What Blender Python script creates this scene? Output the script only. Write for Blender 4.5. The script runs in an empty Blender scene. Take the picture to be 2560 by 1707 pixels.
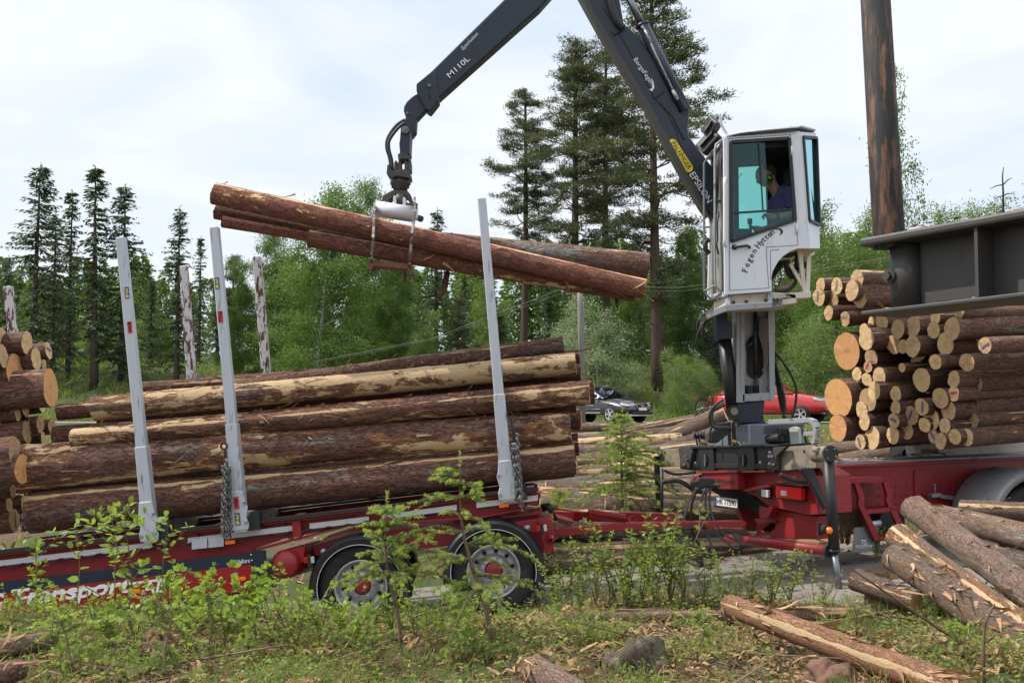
import bpy, math, random
import numpy as np
from mathutils import Vector, Matrix, noise as mnoise
S = bpy.context.scene
COL = S.collection
R = math.radians
# ------------------------------------------------------------------ camera, sky, sun, exposure
F = 2900.0                     # focal length in pixels of the 2560 x 1707 photograph
CAMZ = 2.45
PITCH = math.atan((1030 - 853.5) / F)
cam = bpy.data.cameras.new('camera'); camo = bpy.data.objects.new('camera', cam); COL.objects.link(camo)
cam.sensor_width = 36.0; cam.lens = F / 2560 * 36.0; cam.clip_start = 0.1; cam.clip_end = 3000
camo.location = (0, 0, CAMZ); camo.rotation_euler = (math.pi / 2 + PITCH, 0, 0)
S.camera = camo
SUN = Vector((-0.62, 0.03, 0.78)).normalized()
w = bpy.data.worlds.new("World"); S.world = w; w.use_nodes = True
nt = w.node_tree; nt.nodes.clear()
def NN(nt, t, **k):
    n = nt.nodes.new(t)
    for a, b in k.items():
        if a in n.inputs and not hasattr(n, a): n.inputs[a].default_value = b
        else: setattr(n, a, b)
    return n
sky = NN(nt, 'ShaderNodeTexSky', sky_type='NISHITA', sun_disc=False)
sky.sun_elevation = math.asin(SUN.z); sky.sun_rotation = math.atan2(SUN.x, SUN.y)
tcw = NN(nt, 'ShaderNodeTexCoord'); mpw = NN(nt, 'ShaderNodeMapping')
mpw.inputs['Scale'].default_value = (1.0, 1.0, 3.4)
nzw = NN(nt, 'ShaderNodeTexNoise'); nzw.inputs['Scale'].default_value = 2.6; nzw.inputs['Detail'].default_value = 5; nzw.inputs['Distortion'].default_value = .5
rpw = NN(nt, 'ShaderNodeMapRange'); rpw.inputs['From Min'].default_value = .36; rpw.inputs['From Max'].default_value = .55
rpw.inputs['To Min'].default_value = .38; rpw.inputs['To Max'].default_value = 1.0
mxw = NN(nt, 'ShaderNodeMix', data_type='RGBA')
sxw = NN(nt, 'ShaderNodeSeparateXYZ'); mrw = NN(nt, 'ShaderNodeMapRange'); mrw.inputs['From Min'].default_value = .36; mrw.inputs['From Max'].default_value = .75
cmx = NN(nt, 'ShaderNodeMix', data_type='RGBA'); cmx.inputs[6].default_value = (7.35, 7.65, 8.2, 1); cmx.inputs[7].default_value = (11.5, 11.6, 11.8, 1)     # brighter cloud towards the zenith
bgw = NN(nt, 'ShaderNodeBackground'); bgw.inputs['Strength'].default_value = 0.1
outw = NN(nt, 'ShaderNodeOutputWorld')
L = nt.links.new
L(tcw.outputs['Generated'], mpw.inputs[0]); L(mpw.outputs[0], nzw.inputs['Vector']); L(nzw.outputs['Fac'], rpw.inputs['Value'])
L(rpw.outputs['Result'], mxw.inputs[0]); hzm = NN(nt, 'ShaderNodeMix', data_type='RGBA'); hzm.inputs[0].default_value = .72; hzm.inputs[7].default_value = (5.5, 6.9, 8.7, 1)     # thin high haze over the blue
L(sky.outputs[0], hzm.inputs[6]); L(hzm.outputs[2], mxw.inputs[6]); L(tcw.outputs['Generated'], sxw.inputs[0]); L(sxw.outputs[2], mrw.inputs['Value']); L(mrw.outputs['Result'], cmx.inputs[0]); L(cmx.outputs[2], mxw.inputs[7]); L(mxw.outputs[2], bgw.inputs['Color']); L(bgw.outputs[0], outw.inputs['Surface'])
sl = bpy.data.lights.new('sun', 'SUN'); sl.energy = 3.5; sl.angle = R(0.6); sl.color = (1.0, .94, .84)
so = bpy.data.objects.new('sun', sl); COL.objects.link(so); so.rotation_euler = SUN.to_track_quat('Z', 'Y').to_euler(); so.location = (-20, -20, 40)
S.view_settings.view_transform = 'Standard'; S.view_settings.look = 'None'; S.view_settings.exposure = 0.38; S.view_settings.gamma = 1.0
try: S.view_settings.use_curve_mapping = False
except Exception: pass
S.render.engine = 'CYCLES'
S.cycles.max_bounces = 6; S.cycles.diffuse_bounces = 3; S.cycles.glossy_bounces = 3; S.cycles.transparent_max_bounces = 12; S.cycles.transmission_bounces = 4
S.cycles.caustics_reflective = False; S.cycles.caustics_refractive = False
# ------------------------------------------------------------------ helpers
cp, sp_ = math.cos(PITCH), math.sin(PITCH)
def ray(px, py):
    a = (px - 1280) / F; b = -(py - 853.5) / F
    return Vector((a, cp - b * sp_, sp_ + b * cp))
CAM = Vector((0, 0, CAMZ))
def P(px, py, Y):
    r = ray(px, py); return CAM + r * (Y / r.y)
def hit(px, py, A, n):
    r = ray(px, py); return CAM + r * ((A - CAM).dot(n) / r.dot(n))
def M2(px, Y): return px * Y / F       # pixels to metres at distance Y
WL = {}
def clean(name): return name
class MB:
    def __init__(s): s.v = []; s.f = []; s.m = []; s.sm = []
    def add(s, vs, fs, mat=0, smooth=False):
        b = len(s.v); s.v.extend([Vector(p) for p in vs])
        for f in fs: s.f.append([i + b for i in f]); s.m.append(mat); s.sm.append(smooth)
        return s
    def box(s, c, sz, X=(1, 0, 0), Y=(0, 1, 0), Z=(0, 0, 1), mat=0):
        c = Vector(c); X = Vector(X).normalized() * sz[0] / 2; Y = Vector(Y).normalized() * sz[1] / 2; Z = Vector(Z).normalized() * sz[2] / 2
        vs = [c + X * i + Y * j + Z * k for k in (-1, 1) for j in (-1, 1) for i in (-1, 1)]
        return s.add(vs, [(0, 2, 3, 1), (4, 5, 7, 6), (0, 1, 5, 4), (2, 6, 7, 3), (0, 4, 6, 2), (1, 3, 7, 5)], mat)
    def beam(s, p, q, w, h, up=(0, 0, 1), mat=0, w2=None, h2=None):
        p = Vector(p); q = Vector(q); d = (q - p).normalized(); side = d.cross(Vector(up))
        if side.length < 1e-4: side = d.cross(Vector((0, 1, 0)))
        side.normalize(); u = side.cross(d).normalized(); w2 = w2 or w; h2 = h2 or h
        vs = [c + side * i * ww / 2 + u * j * hh / 2 for c, ww, hh in ((p, w, h), (q, w2, h2)) for i, j in ((-1, -1), (1, -1), (1, 1), (-1, 1))]
        return s.add(vs, [(0, 3, 2, 1), (4, 5, 6, 7), (0, 1, 5, 4), (1, 2, 6, 5), (2, 3, 7, 6), (3, 0, 4, 7)], mat)
    def tube(s, pts, r, n=8, mat=0, caps=True, smooth=True, capmat=None):
        pts = [Vector(p) for p in pts]; k = len(pts)
        rs = [r] * k if not hasattr(r, '__len__') else list(r)
        up = None; vs = []; fs = []
        for i in range(k):
            d = (pts[min(i + 1, k - 1)] - pts[max(i - 1, 0)])
            d = d.normalized() if d.length > 1e-9 else Vector((0, 0, 1))
            if up is None: up = d.cross(Vector((0, 0, 1)) if abs(d.z) < .9 else Vector((1, 0, 0))).normalized()
            up = (up - d * up.dot(d)).normalized(); b = d.cross(up)
            for j in range(n):
                a = 2 * math.pi * j / n; vs.append(pts[i] + (up * math.cos(a) + b * math.sin(a)) * rs[i])
        for i in range(k - 1):
            for j in range(n):
                fs.append((i * n + j, i * n + (j + 1) % n, (i + 1) * n + (j + 1) % n, (i + 1) * n + j))
        s.add(vs, fs, mat, smooth)
        if caps:
            b = len(s.v) - len(vs); cm = mat if capmat is None else capmat
            s.f.append([b + j for j in range(n)][::-1]); s.m.append(cm); s.sm.append(False)
            s.f.append([b + (k - 1) * n + j for j in range(n)]); s.m.append(cm); s.sm.append(False)
        return s
    def prism(s, pts, vec, mat=0):
        pts = [Vector(p) for p in pts]; n = len(pts); vec = Vector(vec)
        vs = pts + [p + vec for p in pts]
        return s.add(vs, [list(range(n)), list(range(2 * n - 1, n - 1, -1))] + [(i, i + n, (i + 1) % n + n, (i + 1) % n) for i in range(n)], mat)
    def lathe(s, prof, o, ax, n=24, mat=0, smooth=True, a0=0, a1=2 * math.pi, ref=None):
        o = Vector(o); ax = Vector(ax).normalized()
        u = Vector(ref) if ref is not None else ax.cross(Vector((0, 0, 1)) if abs(ax.z) < .9 else Vector((1, 0, 0)))
        u = (u - ax * u.dot(ax)).normalized(); b = ax.cross(u); full = abs(a1 - a0 - 2 * math.pi) < 1e-6
        m = n if full else n + 1; k = len(prof); vs = []; fs = []
        for j in range(m):
            a = a0 + (a1 - a0) * j / n; d = u * math.cos(a) + b * math.sin(a)
            for r, h in prof: vs.append(o + d * r + ax * h)
        for j in range(n):
            j2 = (j + 1) % m
            for i in range(k - 1): fs.append((j * k + i, j2 * k + i, j2 * k + i + 1, j * k + i + 1))
        return s.add(vs, fs, mat, smooth)
    def quadstrip(s, a, b, mat=0):
        n = len(a); return s.add(list(a) + list(b), [(i, i + 1, n + i + 1, n + i) for i in range(n - 1)], mat)
    def build(s, name, mats, parent=None, bev=0, origin=None):
        if not isinstance(mats, (list, tuple)): mats = [mats]
        if parent is not None: off = WL[parent.name]
        elif origin is not None: off = Vector(origin)
        else:
            n = len(s.v); c = sum(s.v, Vector()) / n; off = Vector((c.x, c.y, min(v.z for v in s.v)))
        me = bpy.data.meshes.new(name)
        me.from_pydata([v - off for v in s.v], [], s.f)
        for m in mats: me.materials.append(m)
        me.polygons.foreach_set('material_index', s.m); me.polygons.foreach_set('use_smooth', s.sm); me.update()
        o = bpy.data.objects.new(name, me); COL.objects.link(o)
        if parent is not None: o.parent = parent; WL[o.name] = off
        else: o.location = off; WL[o.name] = off
        if bev:
            md = o.modifiers.new('edges', 'BEVEL'); md.width = bev; md.segments = 2; md.limit_method = 'ANGLE'; md.angle_limit = R(40); md.harden_normals = False
        return o
def child(o, parent):            # o was built in the world; hang it under parent at the same place
    return o
def thing(name, label, cat, loc=(0, 0, 0), group=None):
    o = bpy.data.objects.new(name, None); COL.objects.link(o); o.location = loc; o.empty_display_size = .1
    o['label'] = label; o['category'] = cat
    if group: o['group'] = group
    WL[o.name] = Vector(loc); return o
def pempty(name, parent, loc):
    o = bpy.data.objects.new(name, None); COL.objects.link(o); o.parent = parent; o.location = Vector(loc) - WL[parent.name]; o.empty_display_size = .1; WL[o.name] = Vector(loc); return o
def tag(o, label, cat, group=None):
    o['label'] = label; o['category'] = cat
    if group: o['group'] = group
    return o
def struct(o): o['kind'] = 'structure'; return o
def stuff(o, label, cat): o['kind'] = 'stuff'; o['label'] = label; o['category'] = cat; return o
def npmesh(name, V, Fq, mats, nside=4, smooth=False, midx=None):
    me = bpy.data.meshes.new(name); V = np.asarray(V, dtype=np.float32); Fq = np.asarray(Fq, dtype=np.int32)
    me.vertices.add(len(V)); me.vertices.foreach_set('co', V.ravel())
    me.loops.add(Fq.size); me.loops.foreach_set('vertex_index', Fq.ravel())
    me.polygons.add(len(Fq)); me.polygons.foreach_set('loop_start', np.arange(0, Fq.size, nside, dtype=np.int32))
    if not isinstance(mats, (list, tuple)): mats = [mats]
    for m in mats: me.materials.append(m)
    if midx is not None: me.polygons.foreach_set('material_index', np.asarray(midx, dtype=np.int32))
    if smooth: me.polygons.foreach_set('use_smooth', np.ones(len(Fq), dtype=bool))
    me.update(calc_edges=True); me.validate(); return me
def nobj(name, me, parent=None, loc=(0, 0, 0)):
    o = bpy.data.objects.new(name, me); COL.objects.link(o); o.location = loc
    if parent is not None: o.parent = parent
    return o
_tc = {}
def text_mesh(txt, shear=0.0, bold=0.0, spacing=1.0):
    k = (txt, shear, bold, spacing)
    if k not in _tc:
        cu = bpy.data.curves.new('t', 'FONT'); cu.body = txt; cu.size = 1.0; cu.shear = shear; cu.offset = bold; cu.space_character = spacing; cu.resolution_u = 4
        ob = bpy.data.objects.new('t', cu); COL.objects.link(ob)
        me = bpy.data.meshes.new_from_object(ob.evaluated_get(bpy.context.evaluated_depsgraph_get()))
        vs = [v.co.copy() for v in me.vertices]; fs = [list(p.vertices) for p in me.polygons]
        bpy.data.objects.remove(ob); bpy.data.curves.remove(cu); bpy.data.meshes.remove(me)
        _tc[k] = (vs, fs)
    return _tc[k]
def text_on(mb, txt, o, X, Y, width=None, height=None, mat=0, shear=0, bold=0, spacing=1.0, lift=.004):
    """flat lettering laid on a surface: o = lower left corner, X and Y = unit axes of the surface; width/height in metres"""
    vs, fs = text_mesh(txt, shear, bold, spacing)
    X = Vector(X).normalized(); Y = Vector(Y).normalized(); n = X.cross(Y).normalized() * lift
    x0 = min(v.x for v in vs); x1 = max(v.x for v in vs); y0 = min(v.y for v in vs); y1 = max(v.y for v in vs)
    sy = height / (y1 - y0) if height else None; sx = width / (x1 - x0) if width else sy
    sy = sy or sx
    mb.add([Vector(o) + X * (v.x - x0) * sx + Y * (v.y - y0) * sy + n for v in vs], fs, mat)
# ------------------------------------------------------------------ materials
def newmat(name):
    m = bpy.data.materials.new(name); m.use_nodes = True; nt = m.node_tree; b = nt.nodes['Principled BSDF']; return m, nt, b
def ramp(nt, fac, stops):
    r = nt.nodes.new('ShaderNodeValToRGB'); e = r.color_ramp.elements
    while len(e) < len(stops): e.new(.5)
    for q, (p, c) in zip(e, stops): q.position = p; q.color = (*c, 1) if len(c) == 3 else c
    nt.links.new(fac, r.inputs[0]); return r.outputs[0]
def mapped(nt, scale=(1, 1, 1), coord='Object', rnd=True):
    tc = nt.nodes.new('ShaderNodeTexCoord'); mp = nt.nodes.new('ShaderNodeMapping'); mp.inputs['Scale'].default_value = scale
    nt.links.new(tc.outputs[coord], mp.inputs[0])
    if rnd:
        oi = nt.nodes.new('ShaderNodeObjectInfo'); mu = nt.nodes.new('ShaderNodeMath'); mu.operation = 'MULTIPLY'; mu.inputs[1].default_value = 41.0
        nt.links.new(oi.outputs['Random'], mu.inputs[0]); nt.links.new(mu.outputs[0], mp.inputs['Location'])
    return mp.outputs[0]
def noise(nt, vec, scale, detail=4, rough=.55, dist=0):
    n = nt.nodes.new('ShaderNodeTexNoise'); n.inputs['Scale'].default_value = scale; n.inputs['Detail'].default_value = detail
    n.inputs['Roughness'].default_value = rough; n.inputs['Distortion'].default_value = dist
    nt.links.new(vec, n.inputs['Vector']); return n.outputs['Fac']
def mixc(nt, fac, a, b, blend='MIX'):
    m = nt.nodes.new('ShaderNodeMix'); m.data_type = 'RGBA'; m.blend_type = blend
    for i, x in ((0, fac), (6, a), (7, b)):
        if isinstance(x, (int, float)): m.inputs[i].default_value = x
        elif isinstance(x, (tuple, list)): m.inputs[i].default_value = (*x, 1)
        else: nt.links.new(x, m.inputs[i])
    return m.outputs[2]
def math_(nt, op, a, b=None, c=None):
    m = nt.nodes.new('ShaderNodeMath'); m.operation = op
    for i, x in enumerate((a, b, c)):
        if x is None: continue
        if isinstance(x, (int, float)): m.inputs[i].default_value = x
        else: nt.links.new(x, m.inputs[i])
    return m.outputs[0]
def smooth(nt, x, lo, hi):
    m = nt.nodes.new('ShaderNodeMapRange'); m.interpolation_type = 'SMOOTHSTEP'
    for i, y in ((0, x), (1, lo), (2, hi)):
        if isinstance(y, (int, float)): m.inputs[i].default_value = y
        else: nt.links.new(y, m.inputs[i])
    return m.outputs[0]
def bump(nt, b, h, strength=.3, dist=.02):
    n = nt.nodes.new('ShaderNodeBump'); n.inputs['Strength'].default_value = strength; n.inputs['Distance'].default_value = dist
    nt.links.new(h, n.inputs['Height']); nt.links.new(n.outputs[0], b.inputs['Normal'])
def paint(name, c, c2=None, scale=6, lo=.52, hi=.66, rough=.4, metal=0, bmp=0, stretch=(1, 1, 1), var=.12, coat=0):
    """painted or bare surface: base colour with slight tone changes and wear patches of colour c2"""
    m, nt, b = newmat(name); v = mapped(nt, stretch)
    base = mixc(nt, noise(nt, v, 2.3, 5), tuple(x * (1 - var) for x in c), tuple(min(1, x * (1 + var)) for x in c))
    if c2 is not None:
        msk = smooth(nt, noise(nt, v, scale, 8, .65), lo, hi); base = mixc(nt, msk, base, c2)
    nt.links.new(base, b.inputs['Base Color'])
    rr = nt.nodes.new('ShaderNodeMapRange'); rr.inputs[3].default_value = max(.05, rough - .1); rr.inputs[4].default_value = min(1, rough + .15)
    nt.links.new(noise(nt, v, 9, 6), rr.inputs[0]); nt.links.new(rr.outputs[0], b.inputs['Roughness']); b.inputs['Metallic'].default_value = metal
    if coat: b.inputs['Coat Weight'].default_value = coat; b.inputs['Coat Roughness'].default_value = .08
    if bmp: bump(nt, b, noise(nt, v, 30, 6), bmp, .01)
    return m
def flat(name, c, rough=.5, metal=0):
    m, nt, b = newmat(name); b.inputs['Base Color'].default_value = (*c, 1); b.inputs['Roughness'].default_value = rough; b.inputs['Metallic'].default_value = metal; return m
def lampmat(name, c, e):
    m = flat(name, c, .2); b = m.node_tree.nodes['Principled BSDF']; b.inputs['Emission Color'].default_value = (*c, 1); b.inputs['Emission Strength'].default_value = e; return m
def glassmat(name, tint, refl=.12, gl=(.9, .95, 1), ior=1.5):
    m, nt, b = newmat(name); nt.nodes.remove(b)
    t = nt.nodes.new('ShaderNodeBsdfTransparent'); t.inputs[0].default_value = (*tint, 1)
    g = nt.nodes.new('ShaderNodeBsdfGlossy'); g.inputs['Roughness'].default_value = .02; g.inputs[0].default_value = (*gl, 1)
    fr = nt.nodes.new('ShaderNodeFresnel'); fr.inputs['IOR'].default_value = ior
    mx = nt.nodes.new('ShaderNodeMixShader'); o = nt.nodes['Material Output']
    ad = math_(nt, 'ADD', fr.outputs[0], refl)
    nt.links.new(ad, mx.inputs[0]); nt.links.new(t.outputs[0], mx.inputs[1]); nt.links.new(g.outputs[0], mx.inputs[2]); nt.links.new(mx.outputs[0], o.inputs['Surface'])
    return m
def dustyglass(name):
    m, nt, b = newmat(name); b.inputs['Base Color'].default_value = (.36, .36, .34, 1); b.inputs['Roughness'].default_value = .3
    t = nt.nodes.new('ShaderNodeBsdfTransparent'); mx = nt.nodes.new('ShaderNodeMixShader'); v = mapped(nt, (1, 1, .4)); nt.links.new(smooth(nt, noise(nt, v, 4, 6), .25, .75), mx.inputs[0])
    nt.links.new(t.outputs[0], mx.inputs[1]); nt.links.new(b.outputs[0], mx.inputs[2]); nt.links.new(mx.outputs[0], nt.nodes['Material Output'].inputs['Surface']); t.inputs[0].default_value = (.5, .55, .53, 1); return m
def barkmat(name, dark, mid, light, grey, wood, wood2, crack=13.0, ckw=.6):
    """bark along local X; object colour: R debarked share, G grey lichen share, B feed-roller stripe"""
    m, nt, b = newmat(name)
    tc = nt.nodes.new('ShaderNodeTexCoord'); sx = nt.nodes.new('ShaderNodeSeparateXYZ'); nt.links.new(tc.outputs['Object'], sx.inputs[0])
    oi = nt.nodes.new('ShaderNodeObjectInfo'); sc = nt.nodes.new('ShaderNodeSeparateColor'); nt.links.new(oi.outputs['Color'], sc.inputs[0])
    cr, cg, cb = sc.outputs[0], sc.outputs[1], sc.outputs[2]
    vl = mapped(nt, (.22, 1, 1)); vf = mapped(nt, (.30, 1, 1)); vs = mapped(nt, (.05, 1, 1))
    n1 = math_(nt, 'ADD', math_(nt, 'MULTIPLY', noise(nt, vl, 2.2, 8, .72, .5), .72), math_(nt, 'MULTIPLY', noise(nt, mapped(nt, (.55, 1, 1)), 8, 6, .7), .28))
    th = math_(nt, 'SUBTRACT', .68, math_(nt, 'MULTIPLY', cr, .20))
    patch = math_(nt, 'SUBTRACT', n1, th)
    ang = math_(nt, 'ARCTAN2', sx.outputs[1], sx.outputs[2])      # 0 = up, negative = towards the viewer
    a0 = math_(nt, 'SUBTRACT', math_(nt, 'MULTIPLY', oi.outputs['Random'], .9), 1.35)
    dd = math_(nt, 'ABSOLUTE', math_(nt, 'SUBTRACT', ang, a0))
    wv = noise(nt, vl, 6.0, 6, .7); dd = math_(nt, 'ADD', dd, math_(nt, 'MULTIPLY', math_(nt, 'SUBTRACT', wv, .42), 1.15))
    st = math_(nt, 'SUBTRACT', math_(nt, 'MULTIPLY', cb, .24), dd); st = math_(nt, 'MULTIPLY', st, .45)
    pm = math_(nt, 'MAXIMUM', patch, st)
    fine = noise(nt, vf, 26, 8, .7)
    plate_ = noise(nt, vf, 9, 6, .65, .6); col = ramp(nt, math_(nt, 'ADD', math_(nt, 'MULTIPLY', fine, .6), math_(nt, 'MULTIPLY', plate_, .4)), [(.34, dark), (.46, mid), (.56, mid), (.66, light), (.76, tuple(min(1, x * 1.5) for x in light))])
    gm = smooth(nt, math_(nt, 'ADD', noise(nt, vl, 5.0, 8, .7), math_(nt, 'MULTIPLY', math_(nt, 'SUBTRACT', cg, .5), .5)), .50, .62)
    col = mixc(nt, gm, col, mixc(nt, fine, tuple(x * .45 for x in grey), tuple(x * 1.35 for x in grey)))
    vo = nt.nodes.new('ShaderNodeTexVoronoi'); vo.feature = 'DISTANCE_TO_EDGE'; vo.inputs['Scale'].default_value = crack * 1.9
    nd = nt.nodes.new('ShaderNodeTexNoise'); nd.inputs['Scale'].default_value = 7; nd.inputs['Detail'].default_value = 5; nt.links.new(vf, nd.inputs['Vector'])
    nt.links.new(mixc(nt, .30, vf, nd.outputs['Color']), vo.inputs['Vector'])
    ck = smooth(nt, math_(nt, 'ADD', vo.outputs['Distance'], math_(nt, 'MULTIPLY', math_(nt, 'SUBTRACT', fine, .5), .35)), -.02, .14)
    col = mixc(nt, math_(nt, 'MULTIPLY', math_(nt, 'SUBTRACT', 1.0, ck), ckw), col, dark)
    wd = mixc(nt, noise(nt, vs, 34, 4), wood2, wood)
    wd = mixc(nt, smooth(nt, noise(nt, vl, 9, 6, .7), .56, .70), wd, wood2)
    fr = smooth(nt, pm, -.040, -.006); full = smooth(nt, pm, -.004, .012)
    col = mixc(nt, math_(nt, 'MULTIPLY', fr, .8), col, (.30, .12, .042)); col = mixc(nt, full, col, wd)
    hue = nt.nodes.new('ShaderNodeHueSaturation'); nt.links.new(col, hue.inputs['Color'])
    nt.links.new(math_(nt, 'ADD', .8, math_(nt, 'MULTIPLY', oi.outputs['Random'], .4)), hue.inputs['Value'])
    nt.links.new(hue.outputs[0], b.inputs['Base Color']); b.inputs['Roughness'].default_value = .85
    h = math_(nt, 'ADD', math_(nt, 'MULTIPLY', ck, .8), fine); h = math_(nt, 'MULTIPLY', h, math_(nt, 'SUBTRACT', 1.15, full))
    bump(nt, b, h, .8, .022); return m
def cutmat(name, c1, c2, ring):
    """sawn end of a log: growth rings about local X, radial checks, tone by object"""
    m, nt, b = newmat(name); tc = nt.nodes.new('ShaderNodeTexCoord'); sx = nt.nodes.new('ShaderNodeSeparateXYZ'); nt.links.new(tc.outputs['Object'], sx.inputs[0])
    v = mapped(nt); oi = nt.nodes.new('ShaderNodeObjectInfo')
    y, z = sx.outputs[1], sx.outputs[2]
    rr = math_(nt, 'SQRT', math_(nt, 'ADD', math_(nt, 'MULTIPLY', y, y), math_(nt, 'MULTIPLY', z, z)))
    rr = math_(nt, 'ADD', rr, math_(nt, 'MULTIPLY', noise(nt, v, 6, 3), .03))
    rg = math_(nt, 'SINE', math_(nt, 'MULTIPLY', rr, 230.0)); rg = math_(nt, 'MULTIPLY_ADD', rg, .5, .5)
    ang = math_(nt, 'ARCTAN2', y, z)
    saw = noise(nt, mapped(nt, (1, 14, 1.2)), 9, 5, .6)
    c = mixc(nt, noise(nt, v, 7, 5), c1, c2)
    c = mixc(nt, math_(nt, 'MULTIPLY', rg, .42), c, ring); c = mixc(nt, math_(nt, 'MULTIPLY', smooth(nt, saw, .45, .75), .45), c, ring)
    wv = noise(nt, v, 45, 3); c = mixc(nt, smooth(nt, wv, .66, .75), c, (.25, .13, .05))
    hw = smooth(nt, math_(nt, 'ADD', rr, math_(nt, 'MULTIPLY', noise(nt, v, 11, 4), .05)), .045, .10); c = mixc(nt, math_(nt, 'MULTIPLY', math_(nt, 'SUBTRACT', 1.0, hw), .55), c, ring)
    ca = nt.nodes.new('ShaderNodeTexNoise'); ca.noise_dimensions = '1D'; ca.inputs['Scale'].default_value = 5.0; ca.inputs['Detail'].default_value = 3
    nt.links.new(math_(nt, 'ADD', ang, math_(nt, 'MULTIPLY', oi.outputs['Random'], 31.0)), ca.inputs['W']); crk = math_(nt, 'MULTIPLY', smooth(nt, ca.outputs['Fac'], .66, .72), smooth(nt, rr, .10, .02)); c = mixc(nt, crk, c, (.09, .05, .03))
    dirt = smooth(nt, noise(nt, v, 5, 7, .7), .54, .72); c = mixc(nt, math_(nt, 'MULTIPLY', dirt, .6), c, (.26, .17, .10))
    hue = nt.nodes.new('ShaderNodeHueSaturation'); nt.links.new(c, hue.inputs['Color'])
    nt.links.new(math_(nt, 'ADD', .72, math_(nt, 'MULTIPLY', oi.outputs['Random'], .46)), hue.inputs['Value'])
    nt.links.new(math_(nt, 'ADD', .492, math_(nt, 'MULTIPLY', oi.outputs['Random'], .016)), hue.inputs['Hue'])
    nt.links.new(hue.outputs[0], b.inputs['Base Color']); b.inputs['Roughness'].default_value = .75
    bump(nt, b, math_(nt, 'ADD', saw, rg), .25, .004); return m
def leafmat(name, dark, light, trans=.4, rough=.55, sc=.35):
    m, nt, b = newmat(name); g = nt.nodes.new('ShaderNodeNewGeometry'); oi = nt.nodes.new('ShaderNodeObjectInfo')
    v = mapped(nt); f = math_(nt, 'ADD', math_(nt, 'MULTIPLY', g.outputs['Random Per Island'], .55), math_(nt, 'MULTIPLY', noise(nt, v, sc, 3), .55))
    c = mixc(nt, f, dark, light)
    hue = nt.nodes.new('ShaderNodeHueSaturation'); nt.links.new(c, hue.inputs['Color'])
    nt.links.new(math_(nt, 'ADD', .85, math_(nt, 'MULTIPLY', oi.outputs['Random'], .3)), hue.inputs['Value'])
    nt.links.new(hue.outputs[0], b.inputs['Base Color']); b.inputs['Roughness'].default_value = rough
    b.inputs['Specular IOR Level'].default_value = .3
    t = nt.nodes.new('ShaderNodeBsdfTranslucent'); mx = nt.nodes.new('ShaderNodeMixShader'); mx.inputs[0].default_value = trans
    tcx = mixc(nt, .5, hue.outputs[0], (light[0] * 1.3, light[1] * 1.3, light[2] * .6)); nt.links.new(tcx, t.inputs[0])
    o = nt.nodes['Material Output']; nt.links.new(b.outputs[0], mx.inputs[1]); nt.links.new(t.outputs[0], mx.inputs[2]); nt.links.new(mx.outputs[0], o.inputs['Surface'])
    return m
WOOD = (.62, .47, .29); WOOD2 = (.44, .28, .14)
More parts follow.
